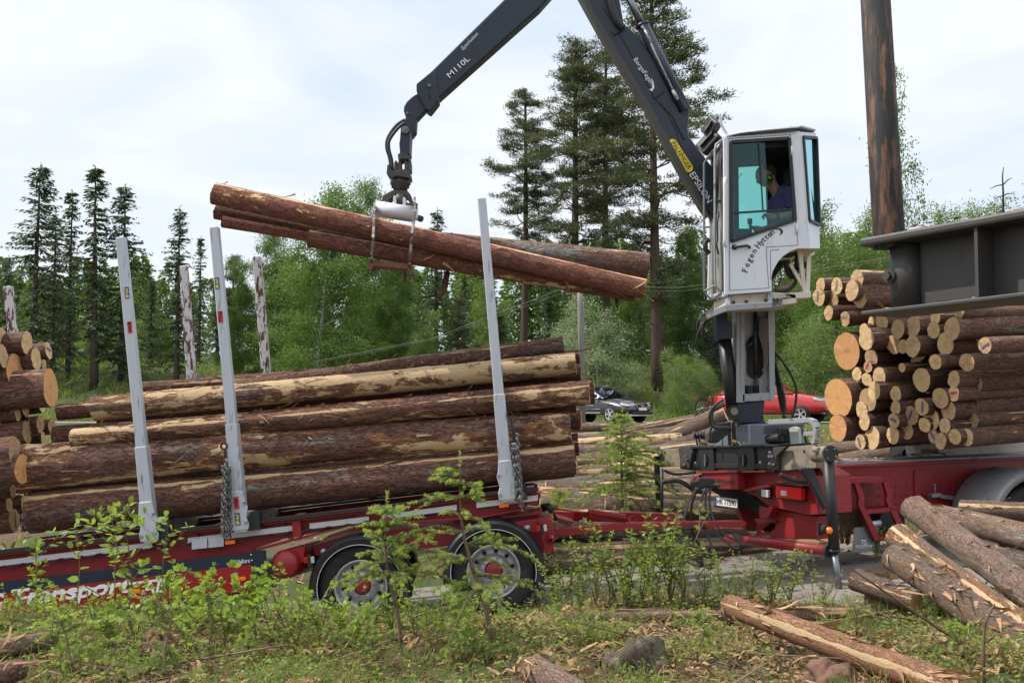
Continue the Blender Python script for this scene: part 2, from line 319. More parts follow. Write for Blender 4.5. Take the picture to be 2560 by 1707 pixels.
MT = dict(
    bark=barkmat('pine_bark', (.022, .012, .010), (.155, .069, .048), (.29, .15, .098), (.20, .187, .175), WOOD, WOOD2, 11),
    sbark=barkmat('spruce_bark', (.03, .015, .011), (.175, .088, .062), (.29, .165, .12), (.24, .23, .21), WOOD, WOOD2, 22),
    fbark=barkmat('fresh_bark', (.06, .038, .028), (.205, .135, .10), (.37, .275, .215), (.28, .265, .245), WOOD, WOOD2, 38, .35),
    rbark=barkmat('red_bark', (.035, .013, .010), (.20, .076, .050), (.32, .145, .095), (.19, .17, .16), WOOD, WOOD2, 14, .4),
    obark=barkmat('inner_bark', (.12, .05, .025), (.36, .18, .10), (.50, .30, .18), (.30, .2, .14), WOOD, WOOD2, 40, .15),
    cut=cutmat('sawn_wood', (.68, .49, .28), (.60, .40, .20), (.44, .26, .11)),
    cutred=cutmat('resin_sawn_wood', (.74, .42, .19), (.70, .34, .13), (.50, .21, .07)),
    chip=leafmat('bark_chips', (.15, .068, .034), (.46, .30, .16), .05, .8, 2),
    slab=leafmat('bark_slabs', (.10, .042, .026), (.34, .19, .10), .03, .85, 2),
    twig=paint('twig_bark', (.16, .105, .07), (.07, .045, .03), 12, rough=.85),
    red=paint('red_paint', (.25, .010, .015), (.17, .08, .065), 4, .56, .85, rough=.45, coat=.12),
    redb=paint('bright_red_panel', (.29, .012, .015), (.2, .02, .016), 5, .62, .85, rough=.32, coat=.3),
    black=paint('black_paint', (.014, .015, .017), (.05, .045, .04), 7, .55, .8, rough=.45),
    rubber=paint('rubber', (.016, .016, .017), (.06, .055, .048), 5, .5, .85, rough=.8, bmp=.1),
    navy=paint('dark_blue_paint', (.009, .017, .036), (.038, .038, .04), 3, .56, .85, rough=.42, coat=.08),
    dusty=paint('dusty_blue_paint', (.15, .165, .20), (.05, .052, .06), 6, .60, .75, rough=.55),
    steel=paint('worn_black_steel', (.052, .048, .047), (.11, .055, .035), 6, .56, .74, rough=.5, bmp=.15, stretch=(1, 1, .5)),
    rusty=paint('rusty_black_post', (.011, .010, .011), (.15, .068, .040), 6, .47, .66, rough=.75, bmp=.25, stretch=(3.5, 3.5, .55)),
    alu=paint('aluminium', (.52, .55, .61), (.25, .205, .175), 8, .56, .68, rough=.45, metal=.2, stretch=(3, 3, .35)),
    aluchip=paint('peeling_white_paint', (.60, .59, .60), (.12, .042, .034), 10, .49, .53, rough=.6, stretch=(2.4, 2.4, .8)),
    grey=paint('galvanised_grey', (.33, .34, .35), (.14, .11, .085), 6, .58, .70, rough=.5, metal=.3),
    white=paint('white_paint', (.69, .71, .77), (.50, .47, .43), 4, .52, .80, rough=.35, coat=.2, var=.03, stretch=(2.5, 2.5, .4)),
    cream=paint('dusty_white_paint', (.62, .56, .48), (.35, .28, .21), 6, .55, .72, rough=.55),
    mud=paint('muddy_steel', (.24, .20, .155), (.08, .072, .066), 4, .5, .66, rough=.7, bmp=.2),
    chrome=flat('chrome', (.20, .21, .24), .38, 1.0),
    bolt=paint('bolt_steel', (.36, .36, .37), (.12, .09, .07), 20, rough=.4, metal=.8),
    chain=paint('chain_steel', (.20, .20, .205), (.08, .07, .06), 14, rough=.45, metal=.75),
    rustchain=paint('rusty_chain', (.12, .075, .05), (.05, .035, .03), 14, rough=.65, metal=.5),
    hose=flat('hose_rubber', (.018, .018, .019), .5), ghose=flat('grey_hose', (.11, .12, .125), .5),
    hub=flat('wheel_silver', (.42, .43, .45), .38, .6), wletter=flat('white_lettering', (.82, .82, .82), .5), bletter=flat('black_lettering', (.015, .015, .015), .5),
    yletter=flat('yellow_sticker', (.80, .62, .02), .45), blue=flat('blue_sticker', (.02, .07, .22), .5), redst=flat('red_sticker', (.55, .02, .035), .4),
    reflect=flat('white_reflector_tape', (.62, .62, .64), .35), amber=lampmat('amber_lamp', (.75, .15, .010), .18), amberoff=flat('amber_lens', (.75, .18, .01), .15),
    tail=lampmat('red_lamp', (.5, .008, .010), .12), redlens=flat('red_lens', (.5, .01, .012), .15), white_l=flat('clear_lens', (.48, .50, .52), .12),
    tgl=glassmat('tinted_cab_glass', (.42, .74, .71), .07, (.45, .75, .75), 1.15), cgl=glassmat('car_glass', (.10, .13, .14), .10), fgl=dustyglass('dusty_front_glass'),
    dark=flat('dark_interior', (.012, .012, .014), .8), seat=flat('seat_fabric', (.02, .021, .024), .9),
    skin=paint('skin', (.42, .21, .14), None, rough=.55), hair=flat('short_hair', (.05, .035, .028), .8), shirt=paint('purple_shirt', (.075, .06, .17), None, rough=.9), trousers=flat('dark_trousers', (.03, .032, .04), .9),
    hiviz=flat('yellow_green_plastic', (.45, .75, .03), .4),
    carb=paint('black_car_paint', (.010, .011, .013), None, rough=.18, coat=1), carr=paint('red_car_paint', (.42, .012, .016), None, rough=.2, coat=1),
    silver=flat('silver_trim', (.6, .61, .63), .3, .7), plate=flat('number_plate', (.72, .72, .70), .5),
    spruce=leafmat('spruce_needles', (.036, .064, .032), (.105, .142, .068), .2, .6), pine=leafmat('pine_needles', (.038, .060, .030), (.135, .155, .068), .2, .6),
    birch=leafmat('birch_leaves', (.075, .15, .030), (.23, .325, .08), .45, .45), birchd=leafmat('dark_leaves', (.052, .112, .025), (.16, .25, .06), .42, .5),
    willow=leafmat('silvery_leaves', (.11, .165, .075), (.36, .43, .27), .35, .4), young=leafmat('young_leaves', (.13, .22, .030), (.33, .44, .085), .5, .4, 3),
    shoot=leafmat('spruce_shoots', (.19, .27, .06), (.46, .55, .15), .45, .5, 3), shootd=leafmat('old_spruce_needles', (.09, .14, .045), (.25, .32, .10), .35, .5, 3),
    grass=leafmat('grass_blades', (.09, .15, .028), (.26, .33, .08), .4, .5, 1.5), herb=leafmat('herb_leaves', (.08, .15, .025), (.24, .34, .07), .4, .45, 1.5),
    drygrass=leafmat('dry_straw', (.18, .13, .065), (.38, .29, .15), .2, .8, 2),
    trunkb=paint('birch_trunk', (.34, .33, .31), (.05, .045, .04), 7, .52, .58, rough=.8, stretch=(1, 1, 3)), trunkp=paint('pine_trunk', (.075, .048, .037), (.04, .03, .027), 8, rough=.9, bmp=.4, stretch=(2, 2, .6)),
    trunks=paint('spruce_trunk', (.07, .055, .046), (.035, .028, .024), 8, rough=.9, bmp=.3),
    greypole=paint('weathered_pole', (.26, .245, .225), (.14, .13, .12), 6, rough=.85, stretch=(3, 3, .2)),
    rock=paint('lichen_rock', (.072, .054, .040), (.12, .11, .07), 13, .48, .58, rough=.95, bmp=.9), stump=paint('stump_bark', (.17, .085, .058), (.06, .035, .028), 9, rough=.9, bmp=.6),
)
# ------------------------------------------------------------------ ground, track, road
def sstep(x, a, b):
    t = np.clip((x - a) / (b - a), 0, 1); return t * t * (3 - 2 * t)
def track_z(x): return -.10 + .105 * (np.clip(x, -11, 7) + 1.73)
def ground_z(x, y):
    x = np.asarray(x, float); y = np.asarray(y, float)
    tz = track_z(x); bank = .80 + .02 * np.clip(x, -6, 6)
    z = bank + (tz - bank) * sstep(y, 9.6 + .25 * np.sin(x * 1.3), 11.6)
    z = z + (2.0 - tz) * sstep(y, 16.2, 62) ** 1.0 * 0 + (2.0 - z) * np.clip((y - 16.4) / 29.6, 0, 1)
    z = z + 3.0 * sstep(y, 53.5, 66) + 2.5 * sstep(y, 66, 110)
    rough = (1 - sstep(y, 10.2, 11.4)) * .07 + sstep(y, 16.8, 18.5) * (1 - sstep(y, 42, 46)) * .10 + sstep(y, 54, 57) * .3
    n = np.sin(x * 2.1 + 1.3 * np.sin(y * 1.7)) * .5 + np.sin(y * 2.9 + x * 1.1 + 2) * .35 + np.sin(x * 5.3 - y * 4.1) * .22 + np.sin(x * 9.1 + y * 7.7 + np.sin(x * 3)) * .12
    return z + rough * n
def gz(x, y): return float(ground_z(x, y))
def grid(xs, ys, lift=0.0):
    X, Y = np.meshgrid(xs, ys); V = np.stack([X, Y, ground_z(X, Y) + lift], -1).reshape(-1, 3); nx = len(xs)
    i = (np.arange(len(ys) - 1)[:, None] * nx + np.arange(nx - 1)[None]).ravel()
    return V, np.stack([i, i + 1, i + nx + 1, i + nx], 1)
def groundmat():
    m, nt, b = newmat('forest_ground'); tc = nt.nodes.new('ShaderNodeTexCoord'); v = tc.outputs['Object']
    big = noise(nt, v, .55, 5, .6); mid = noise(nt, v, 3.2, 8, .65); fine = noise(nt, v, 38, 8, .7)
    litter = ramp(nt, fine, [(.28, (.035, .022, .015)), (.46, (.105, .062, .038)), (.60, (.19, .115, .065)), (.74, (.40, .27, .14))])
    green = ramp(nt, fine, [(.3, (.025, .042, .012)), (.55, (.07, .11, .028)), (.75, (.16, .19, .06))])
    f = smooth(nt, math_(nt, 'ADD', math_(nt, 'MULTIPLY', big, .6), math_(nt, 'MULTIPLY', mid, .5)), .50, .62)
    sx = nt.nodes.new('ShaderNodeSeparateXYZ'); nt.links.new(v, sx.inputs[0])
    far = smooth(nt, sx.outputs[1], 30, 52)
    f = math_(nt, 'MAXIMUM', f, math_(nt, 'MULTIPLY', far, .85))
    nt.links.new(mixc(nt, f, litter, green), b.inputs['Base Color']); b.inputs['Roughness'].default_value = .95
    bump(nt, b, math_(nt, 'ADD', fine, mid), .9, .05); return m
def gravelmat(name, c1, c2, c3):
    m, nt, b = newmat(name); tc = nt.nodes.new('ShaderNodeTexCoord'); v = tc.outputs['Object']
    fine = noise(nt, v, 60, 8, .7); c = ramp(nt, fine, [(.3, c1), (.5, c2), (.72, c3)])
    c = mixc(nt, smooth(nt, noise(nt, v, 2.2, 7, .65), .52, .66), c, (.15, .10, .065))
    nt.links.new(c, b.inputs['Base Color']); b.inputs['Roughness'].default_value = .92; bump(nt, b, fine, .6, .02); return m
xs = np.concatenate([np.linspace(-500, -50, 10), np.linspace(-45, -10, 36), np.linspace(-9.6, 9.6, 130), np.linspace(10, 45, 36), np.linspace(50, 500, 10)])
ys = np.concatenate([[-300, -100, -30, -10, 0, 3], np.linspace(5, 12.5, 90), np.linspace(12.8, 57, 120), np.linspace(58, 110, 30), [140, 200, 400, 900]])
V, Q = grid(xs, ys); struct(nobj('ground', npmesh('ground', V, Q, groundmat(), smooth=True)))
V, Q = grid(np.linspace(-14, 16, 160), np.linspace(11.4, 16.6, 24), .012)
V[:, 1] += np.where(V[:, 1] < 11.8, .25 * np.sin(V[:, 0] * 1.7), 0)
struct(nobj('gravel_track', npmesh('gravel_track', V, Q, gravelmat('gravel', (.10, .088, .078), (.21, .19, .17), (.36, .33, .30)), smooth=True)))
V, Q = grid(np.linspace(-60, 60, 120), np.linspace(46.2, 53, 14), .02)
struct(nobj('road', npmesh('road', V, Q, gravelmat('road_gravel', (.17, .145, .125), (.25, .22, .195), (.36, .32, .29)), smooth=True)))
# ------------------------------------------------------------------ logs
LOGN = {}
def make_log(name, label, group, p0, p1, r0, r1, seed, mat='bark', col=(.3, .4, .4), ends=(None, 'cut'), flakes=0, nr=22, seg=.13, bend=.012, tilt=(0, 0), lump=.035, mark=None, cat='log', flat_under=False):
    rg = np.random.RandomState(seed); p0 = Vector(p0); p1 = Vector(p1); d = p1 - p0; Ln = d.length; X = d.normalized()
    Z = Vector((0, 0, 1)); Z = (Z - X * Z.dot(X)).normalized(); Yv = Z.cross(X)
    nl = max(5, int(Ln / seg)); t = np.linspace(0, 1, nl); a = np.linspace(0, 2 * np.pi, nr, endpoint=False)
    T, A = np.meshgrid(t, a, indexing='ij'); x = T * Ln
    rad = r0 + (r1 - r0) * T
    f = np.zeros_like(T)
    for k in range(5): f += (.6 / (k + 1)) * np.sin(x * (1.1 + 1.9 * k) + A * rg.randint(0, 4) + rg.rand() * 6.3)
    for k in range(4): f += .16 * np.sin(x * (9 + 7 * k) + A * rg.randint(2, 8) + rg.rand() * 6.3)
    for k in range(int(Ln * 1.6)):          # knots and swellings
        kx, ka, kw = rg.rand() * Ln, rg.rand() * 6.283, rg.uniform(.03, .09); f += rg.uniform(1.2, 3.2) * np.exp(-((x - kx) / kw) ** 2 - (np.sin((A - ka) / 2) * 2 * r0 / kw) ** 2)
    f += 1.6 * np.exp(-x / .35) * (rg.rand() < .5) + .35 * rg.normal(size=T.shape)
    rad = rad * (1 + lump * f)
    by = bend * Ln * np.sin(np.pi * T) * math.cos(seed); bz = bend * .5 * Ln * np.sin(np.pi * T) * math.sin(seed * 1.7)
    yy = rad * np.sin(A) + by; zz = rad * np.cos(A) + bz; xx = x.copy()
    for e, (row, tl) in enumerate(((0, tilt[0]), (-1, tilt[1]))):
        xx[row] += tl * (zz[row] * .7 + yy[row] * .7) + (rg.rand(nr) - .5) * .012
    V = np.stack([xx, yy, zz], -1).reshape(-1, 3); i = np.arange(nl - 1)[:, None] * nr; j = np.arange(nr)[None]; j2 = (j + 1) % nr
    Q = np.stack([i + j, i + j2, i + nr + j2, i + nr + j], -1).reshape(-1, 4)
    me = npmesh(name, V, Q, MT[mat], smooth=True); o = nobj(name, me)
    o.matrix_world = Matrix(((X.x, Yv.x, Z.x, p0.x), (X.y, Yv.y, Z.y, p0.y), (X.z, Yv.z, Z.z, p0.z), (0, 0, 0, 1)))
    o.color = (*col, 1); tag(o, label, cat, group)
    for row, e in ((0, ends[0]), (nl - 1, ends[1])):
        ring = V[row * nr:(row + 1) * nr]; c = ring.mean(0)
        mid = c + (ring - c) * .5; vs = np.concatenate([ring, mid, c[None]])
        jj = np.arange(nr); k2 = (jj + 1) % nr
        tri = [(a_, b_, b_ + nr, a_ + nr) for a_, b_ in zip(jj, k2)]; fan = [(a_ + nr, b_ + nr, 2 * nr) for a_, b_ in zip(jj, k2)]
        fs = tri + fan
        if row == 0: fs = [q[::-1] for q in fs]
        m2 = bpy.data.meshes.new('sawn_end'); m2.from_pydata([Vector(q) for q in vs], [], fs); m2.materials.append(MT[e or 'cut'])
        co = nobj('sawn_end', m2, o); co.color = o.color
        if mark and e:
            mb = MB(); s = -.004 if row == 0 else .004; r = min(r0, r1); an = rg.rand() * 3.1; dx = Vector((0, math.cos(an), math.sin(an))); nx = Vector((0, -math.sin(an), math.cos(an)))
            cc = Vector(c) + Vector((s, 0, 0)) + nx * r * (rg.rand() - .5) * .5; xo = Vector(((tilt[0] if row == 0 else tilt[1]), 0, 0)); 
            vs = [cc + dx * r * .7 - nx * .012, cc + dx * r * .7 + nx * .012, cc - dx * r * .6 + nx * .015, cc - dx * r * .6 - nx * .015]
            vs = [v + xo * (v.z * .7 + v.y * .7) for v in vs]
            mb.add(vs, [(0, 1, 2, 3)]); mm = mb.build('paint_mark', flat('paint_mark', mark, .7), origin=(0, 0, 0)); mm.parent = o; mm.location = (0, 0, 0)
    if flakes:
        mb = MB()
        for q in range(flakes):
            tx = rg.rand() * Ln; an = rg.uniform(-2.2, .7); ln = rg.uniform(.05, .26) * (1.6 if rg.rand() < .2 else 1); wd = rg.uniform(.012, .04); r = (r0 + (r1 - r0) * tx / Ln) * 1.0
            dr = rg.uniform(-1, 1); curl = rg.uniform(.1, .9); pa = []; pb = []
            for k in range(5):
                u = k / 4; ax = an + u * ln * dr * .7 / r * .5; rr = r * 1.01 + curl * ln * u * u * .6
                cxx = tx + u * ln * (1 - abs(dr) * .5) * (1 if rg.rand() > -1 else -1); wk = wd * (1 - .6 * u) * .5
                pa.append(Vector((cxx, rr * math.sin(ax - wk / r), rr * math.cos(ax - wk / r)))); pb.append(Vector((cxx + wk * .6, rr * math.sin(ax + wk / r), rr * math.cos(ax + wk / r) - u * u * .02)))
            mb.quadstrip(pa, pb)
        mm = mb.build('bark_strips', MT['chip'], origin=(0, 0, 0)); mm.parent = o; mm.location = (0, 0, 0); mm['kind'] = 'stuff'
    return o
ORD = ['first', 'second', 'third', 'fourth', 'fifth', 'sixth', 'seventh', 'eighth', 'ninth', 'tenth', 'eleventh', 'twelfth', 'thirteenth', 'fourteenth', 'fifteenth', 'sixteenth', 'seventeenth', 'eighteenth', 'nineteenth', 'twentieth']
def sizeword(r): return 'slim' if r < 17 else 'medium' if r < 21.5 else 'thick' if r < 28 else 'very thick'
def tiers(items, step):
    """items: (px, py, ...). Gives each a (tier, place in tier) by height then from left to right"""
    rows = {}
    y0 = min(i[1] for i in items)
    for k, it in enumerate(items): rows.setdefault(int((it[1] - y0) / step), []).append(k)
    out = {}
    for n, r in enumerate(sorted(rows)):
        for m, k in enumerate(sorted(rows[r], key=lambda q: items[q][0])): out[k] = (n, m)
    return out
# --- the load between the trailer stakes (centre line left, centre line right, radii in px, distance)
TG = 'logs loaded on the red trailer'
for k, (l, lab, a, b, ra, rb, Ya, Yb, mt, col, fl, ends, tl) in enumerate([
    ('A', 'thick log at the bottom of the trailer load with one long pale scraped stripe', (80, 1281), (1438, 1147), 52, 40, 14.05, 13.85, 'bark', (.36, .42, .85), 26, ('cut', 'cut'), (.05, 0)),
    ('B', 'thickest log of the trailer load, rough grey bark with torn pale patches', (58, 1171), (1426, 1066), 57, 38, 14.05, 13.85, 'bark', (.78, .40, .0), 50, ('cut', 'cut'), (.05, 0)),
    ('C', 'reddish log of the trailer load with a white peeled tip, third layer up', (184, 1096), (1474, 980), 25, 31, 13.95, 13.75, 'bark', (.72, .22, .7), 44, ('cut', 'cut'), (.1, .05)),
    ('D', 'half peeled yellow and grey log lying on top of the trailer load near side', (233, 1021), (1439, 907), 31, 28, 14.05, 13.85, 'bark', (.95, .50, .55), 60, ('cut', 'cut'), (-.1, 0)),
    ('E', 'topmost grey brown log at the back of the trailer load with a round branch scar', (590, 966), (1409, 861), 15, 20, 14.5, 14.3, 'sbark', (.34, .45, .2), 26, ('cut', 'cut'), (0, 0)),
    ('F', 'short showing reddish log tip behind the peeled top log of the trailer load', (147, 1031), (1452, 930), 19, 20, 14.6, 14.3, 'bark', (.2, .2, .4), 8, ('cut', 'cut'), (0, 0)),
    ('G', 'dark log tip in the gap behind the thickest log of the trailer load', (137, 1088), (1440, 1010), 24, 22, 14.6, 14.3, 'bark', (.1, .35, .3), 4, ('cut', 'cut'), (0, 0)),
    ('H', 'log whose sawn end juts out farthest towards the crane from the trailer load', (300, 1080), (1486, 981), 24, 29, 14.45, 14.15, 'bark', (.2, .2, .4), 6, ('cut', 'cut'), (0, .05)),
    ('I', 'brown log near the top of the trailer load just under the grey brown topmost log', (330, 975), (1448, 893), 17, 20, 14.9, 14.7, 'bark', (.5, .2, .5), 30, ('cut', 'cut'), (0, 0)),
    ('J', 'log sticking out at mid height of the trailer load between two bigger ends', (250, 1105), (1453, 1050), 26, 24, 15.0, 14.7, 'bark', (.1, .2, .4), 0, ('cut', 'cut'), (0, .1)),
    ('K', 'log low in the middle of the trailer load behind the bottom log', (150, 1215), (1446, 1110), 34, 28, 14.9, 14.6, 'bark', (.1, .3, .4), 0, ('cut', 'cut'), (0, 0)),
    ('M', 'bottom log at the middle of the trailer bed with splintered end', (180, 1275), (1440, 1165), 34, 26, 15.0, 14.7, 'bark', (.1, .3, .4), 4, ('cut', 'cut'), (0, .2)),
    ('N', 'far side log of the trailer load level with the stakes', (250, 1040), (1447, 940), 26, 24, 15.4, 15.1, 'bark', (.1, .3, .4), 0, ('cut', 'cut'), (0, 0)),
    ('O', 'far side log low in the trailer load resting against the rusty stakes', (240, 1150), (1440, 1045), 34, 28, 15.5, 15.2, 'bark', (.1, .3, .4), 0, ('cut', 'cut'), (0, 0)),
    ('Q', 'far side bottom log of the trailer load above the bunk', (240, 1235), (1430, 1130), 32, 28, 15.5, 15.2, 'bark', (.1, .3, .4), 0, ('cut', 'cut'), (0, 0)),
]):
    make_log('log', lab, TG, P(*a, Ya), P(*b, Yb), M2(ra, Ya), M2(rb, Yb), 11 + k, mt, col, ends, fl, nr=30 if k < 5 else 18, seg=.07 if k < 5 else .25, tilt=tl, bend=.006, lump=.034)
# --- the left stack: (cx, cy, r) of ends facing right
LS = [(68, 857, 27), (122, 877, 20), (91, 898, 27), (110, 911, 12), (127, 968, 45), (42, 936, 50), (103, 1003, 27), (63, 1014, 27), (45, 1028, 23), (23, 980, 27), (101, 1060, 20), (130, 1066, 19), (78, 1064, 17), (67, 1080, 27), (109, 1097, 17), (38, 1131, 38), (57, 1173, 34), (33, 1227, 15), (23, 1259, 20), (36, 1301, 29), (4, 1072, 16), (19, 1072, 15), (4, 842, 22), (8, 890, 27), (24, 869, 17), (30, 1000, 24), (62, 1205, 24), (62, 1260, 22), (20, 1195, 26), (84, 1130, 22), (12, 920, 20), (18, 1140, 22)]
ti = tiers(LS, 42); rg = random.Random(4)
for k, (x, y, r) in enumerate(LS):
    Y = 14.9 - .8 * (1 - x / 130) + rg.uniform(-.2, .25)
    if r > 30: Y = min(Y, 14.3)
    if k in (16, 15): Y = 13.7
    if k in (26, 27, 28, 29, 31): Y = 14.9
    p1 = P(x, y, Y); p0 = p1 + Vector((-3.4, rg.uniform(-.15, .15), -.33 + rg.uniform(-.05, .05)))
    n, m = ti[k]; mk = (.10, .08, .22) if k in (1, 19, 7) else None
    lab = f'{sizeword(r)} log{" with blue paint stroke" if mk else ""}, {ORD[m]} in {ORD[n]} tier of the trailer front stack'
    make_log('log', lab, 'logs stacked at the trailer front', p0, p1, M2(r, Y) * 1.1, M2(r, Y) * 1.08, 100 + k, 'bark', (rg.uniform(.05, .5), rg.uniform(.2, .5), rg.uniform(0, .6)), (None, 'cutred' if k in (4, 5, 9, 16) else 'cut'), 2, nr=20, seg=.3, tilt=(0, rg.uniform(-.12, .12)), mark=mk)
# --- the truck load: ends facing the left, logs running away to the right
TH = Vector((.92, .39, .055)).normalized()
TS = [(2051, 714, 17), (2092, 715, 18.5), (2142, 697, 21), (2129, 726, 24), (2047, 743, 19), (2081, 751, 18.5), (2149, 747, 21), (2071, 782, 17.5), (2112, 797, 16.5), (2178, 804, 12), (2204, 804, 18), (2244, 823, 23), (2283, 816, 23), (2160, 826, 16), (2166, 847, 26), (2116, 878, 43), (2178, 893, 20), (2234, 861, 21), (2257, 866, 16), (2282, 866, 25), (2339, 793, 17), (2397, 780, 15), (2334, 825, 19), (2380, 822, 26), (2363, 860, 25), (2462, 863, 19), (2169, 917, 13), (2142, 935, 15), (2167, 948, 15), (2198, 943, 22), (2338, 905, 17.5), (2417, 906, 20.5), (2304, 949, 25.5), (2384, 948, 20), (2255, 919, 10), (2185, 976, 22), (2169, 999, 25), (2095, 995, 42), (2239, 984, 17.5), (2350, 995, 23), (2384, 984, 17), (2239, 1019, 17), (2154, 1024, 18.5), (2304, 1017, 20), (2277, 1038, 20.5), (2371, 1026, 22), (2328, 1050, 26), (2094, 1069, 31), (2161, 1054, 20), (2234, 1051, 16), (2362, 1064, 17.5), (2265, 1074, 21), (2311, 1062, 16), (2181, 1094, 25), (2232, 1088, 20.5), (2151, 1104, 17), (2333, 1091, 15.5), (2351, 1102, 18.5), (2387, 1092, 17), (2417, 1093, 20),
      (2225, 770, 20), (2275, 760, 20), (2300, 880, 20), (2290, 905, 18), (2215, 1010, 18), (2420, 800, 18), (2440, 840, 20), (2440, 960, 20), (2430, 1010, 20), (2430, 1050, 18), (2320, 965, 18), (2190, 850, 16)]
ti = tiers(TS, 33); rg = random.Random(9)
for k, (x, y, r) in enumerate(TS):
    Y = 16.3 - (x - 2050) / 370 * 2.4 + rg.uniform(-.12, .12)
    if k >= 60: Y += .5
    if k in (15, 37, 47): Y = 15.95
    if k in (14, 36, 35): Y -= .15
    if k in (6, 3, 2): Y = 15.4
    p0 = P(x, y, Y); r = r * 1.1; dv = (TH + Vector((0, rg.uniform(-.02, .02), rg.uniform(-.015, .02)))).normalized()
    if k in (3, 18): dv = (TH + Vector((0, 0, -.03))).normalized()
    p1 = p0 + dv * (2.9 if x < 2300 else 2.5 if Y < 14.4 else 3.2)
    n, m = ti[k]; mk = (.10, .07, .28) if k in (25, 44, 43, 55, 49, 56) else (.5, .03, .10) if k in (40, 26) else (.2, .19, .22) if k in (4, 8, 1) else None
    red = k in (15, 37, 47)
    ft = ' with pink paint stroke' if mk and mk[0] > .4 else ' with purple paint stroke' if mk and mk[2] > .25 else ' with grey chalk line' if mk else ' with orange grain' if red else ''
    lab = f'{sizeword(r)} log end{ft}, {ORD[m]} in the {ORD[n]} tier of the truck load'
    make_log('log', lab, 'logs loaded on the truck', p0, p1, M2(r, Y), M2(r, Y) * 1.05, 300 + k, 'sbark', (rg.uniform(.05, .45), rg.uniform(.1, .45), rg.uniform(0, .7)), ('cutred' if red else 'cut', None), 1 if k % 3 == 0 else 0, nr=20, seg=.25, tilt=(rg.uniform(-.15, .15), 0), mark=mk, lump=.03)
# --- the bundle in the grapple
GG = 'logs held by the grapple'
for k, (lab, a, b, ra, rb, Ya, Yb, mt, col, fl) in enumerate([
    ('long reddish log on top of the lifted bundle, front side', (536, 484), (1612, 722), 28, 25, 14.05, 13.9, 'rbark', (.46, .15, .8), 24),
    ('grey topped log at the back of the lifted bundle, reaching towards the pines', (930, 588), (1621, 664), 24, 33, 14.65, 14.5, 'sbark', (.25, .55, .6), 5),
    ('lower log of the lifted bundle with its blunt end under the front log', (775, 594), (1588, 734), 24, 21, 14.1, 14.1, 'rbark', (.5, .22, .7), 22),
    ('dark log under the front log of the lifted bundle, second end from below', (539, 530), (1420, 690), 19, 19, 14.3, 14.3, 'rbark', (.22, .2, .2), 4),
    ('lowest dark log end at the raised side of the lifted bundle', (557, 554), (1240, 664), 15, 17, 14.25, 14.35, 'rbark', (.2, .1, .3), 3),
]):
    make_log('log', lab, GG, P(*a, Ya), P(*b, Yb), M2(ra, Ya), M2(rb, Yb), 500 + k, mt, col, ('cut', 'cut'), fl, nr=28, seg=.12, bend=.002, lump=.025, tilt=(.05, 0))
mb = MB(); mb.tube([P(1118, 680, 14.3), P(1112, 715, 14.25), P(1100, 740, 14.2), P(1086, 755, 14.2)], [.04, .045, .035, .02], 6); tag(mb.build('bark_strip', MT['sbark']), 'long curved strip of bark dangling under the lifted log bundle', 'bark').color = (0, .3, 0, 1)
mb = MB(); mb.tube([P(1012, 665, 14.3), P(1013, 690, 14.3), P(1010, 706, 14.3)], [.03, .02, .015], 5); tag(mb.build('bark_strip', MT['sbark']), 'short reddish bark strip dangling from the grapple claw tip', 'bark').color = (0, .3, 0, 1)
mb = MB(); mb.tube([P(1540, 745, 14.2), P(1543, 770, 14.2)], [.025, .012], 5); tag(mb.build('bark_strip', MT['sbark']), 'small bark stub dangling under the low end of the lifted bundle', 'bark').color = (0, .3, 0, 1)
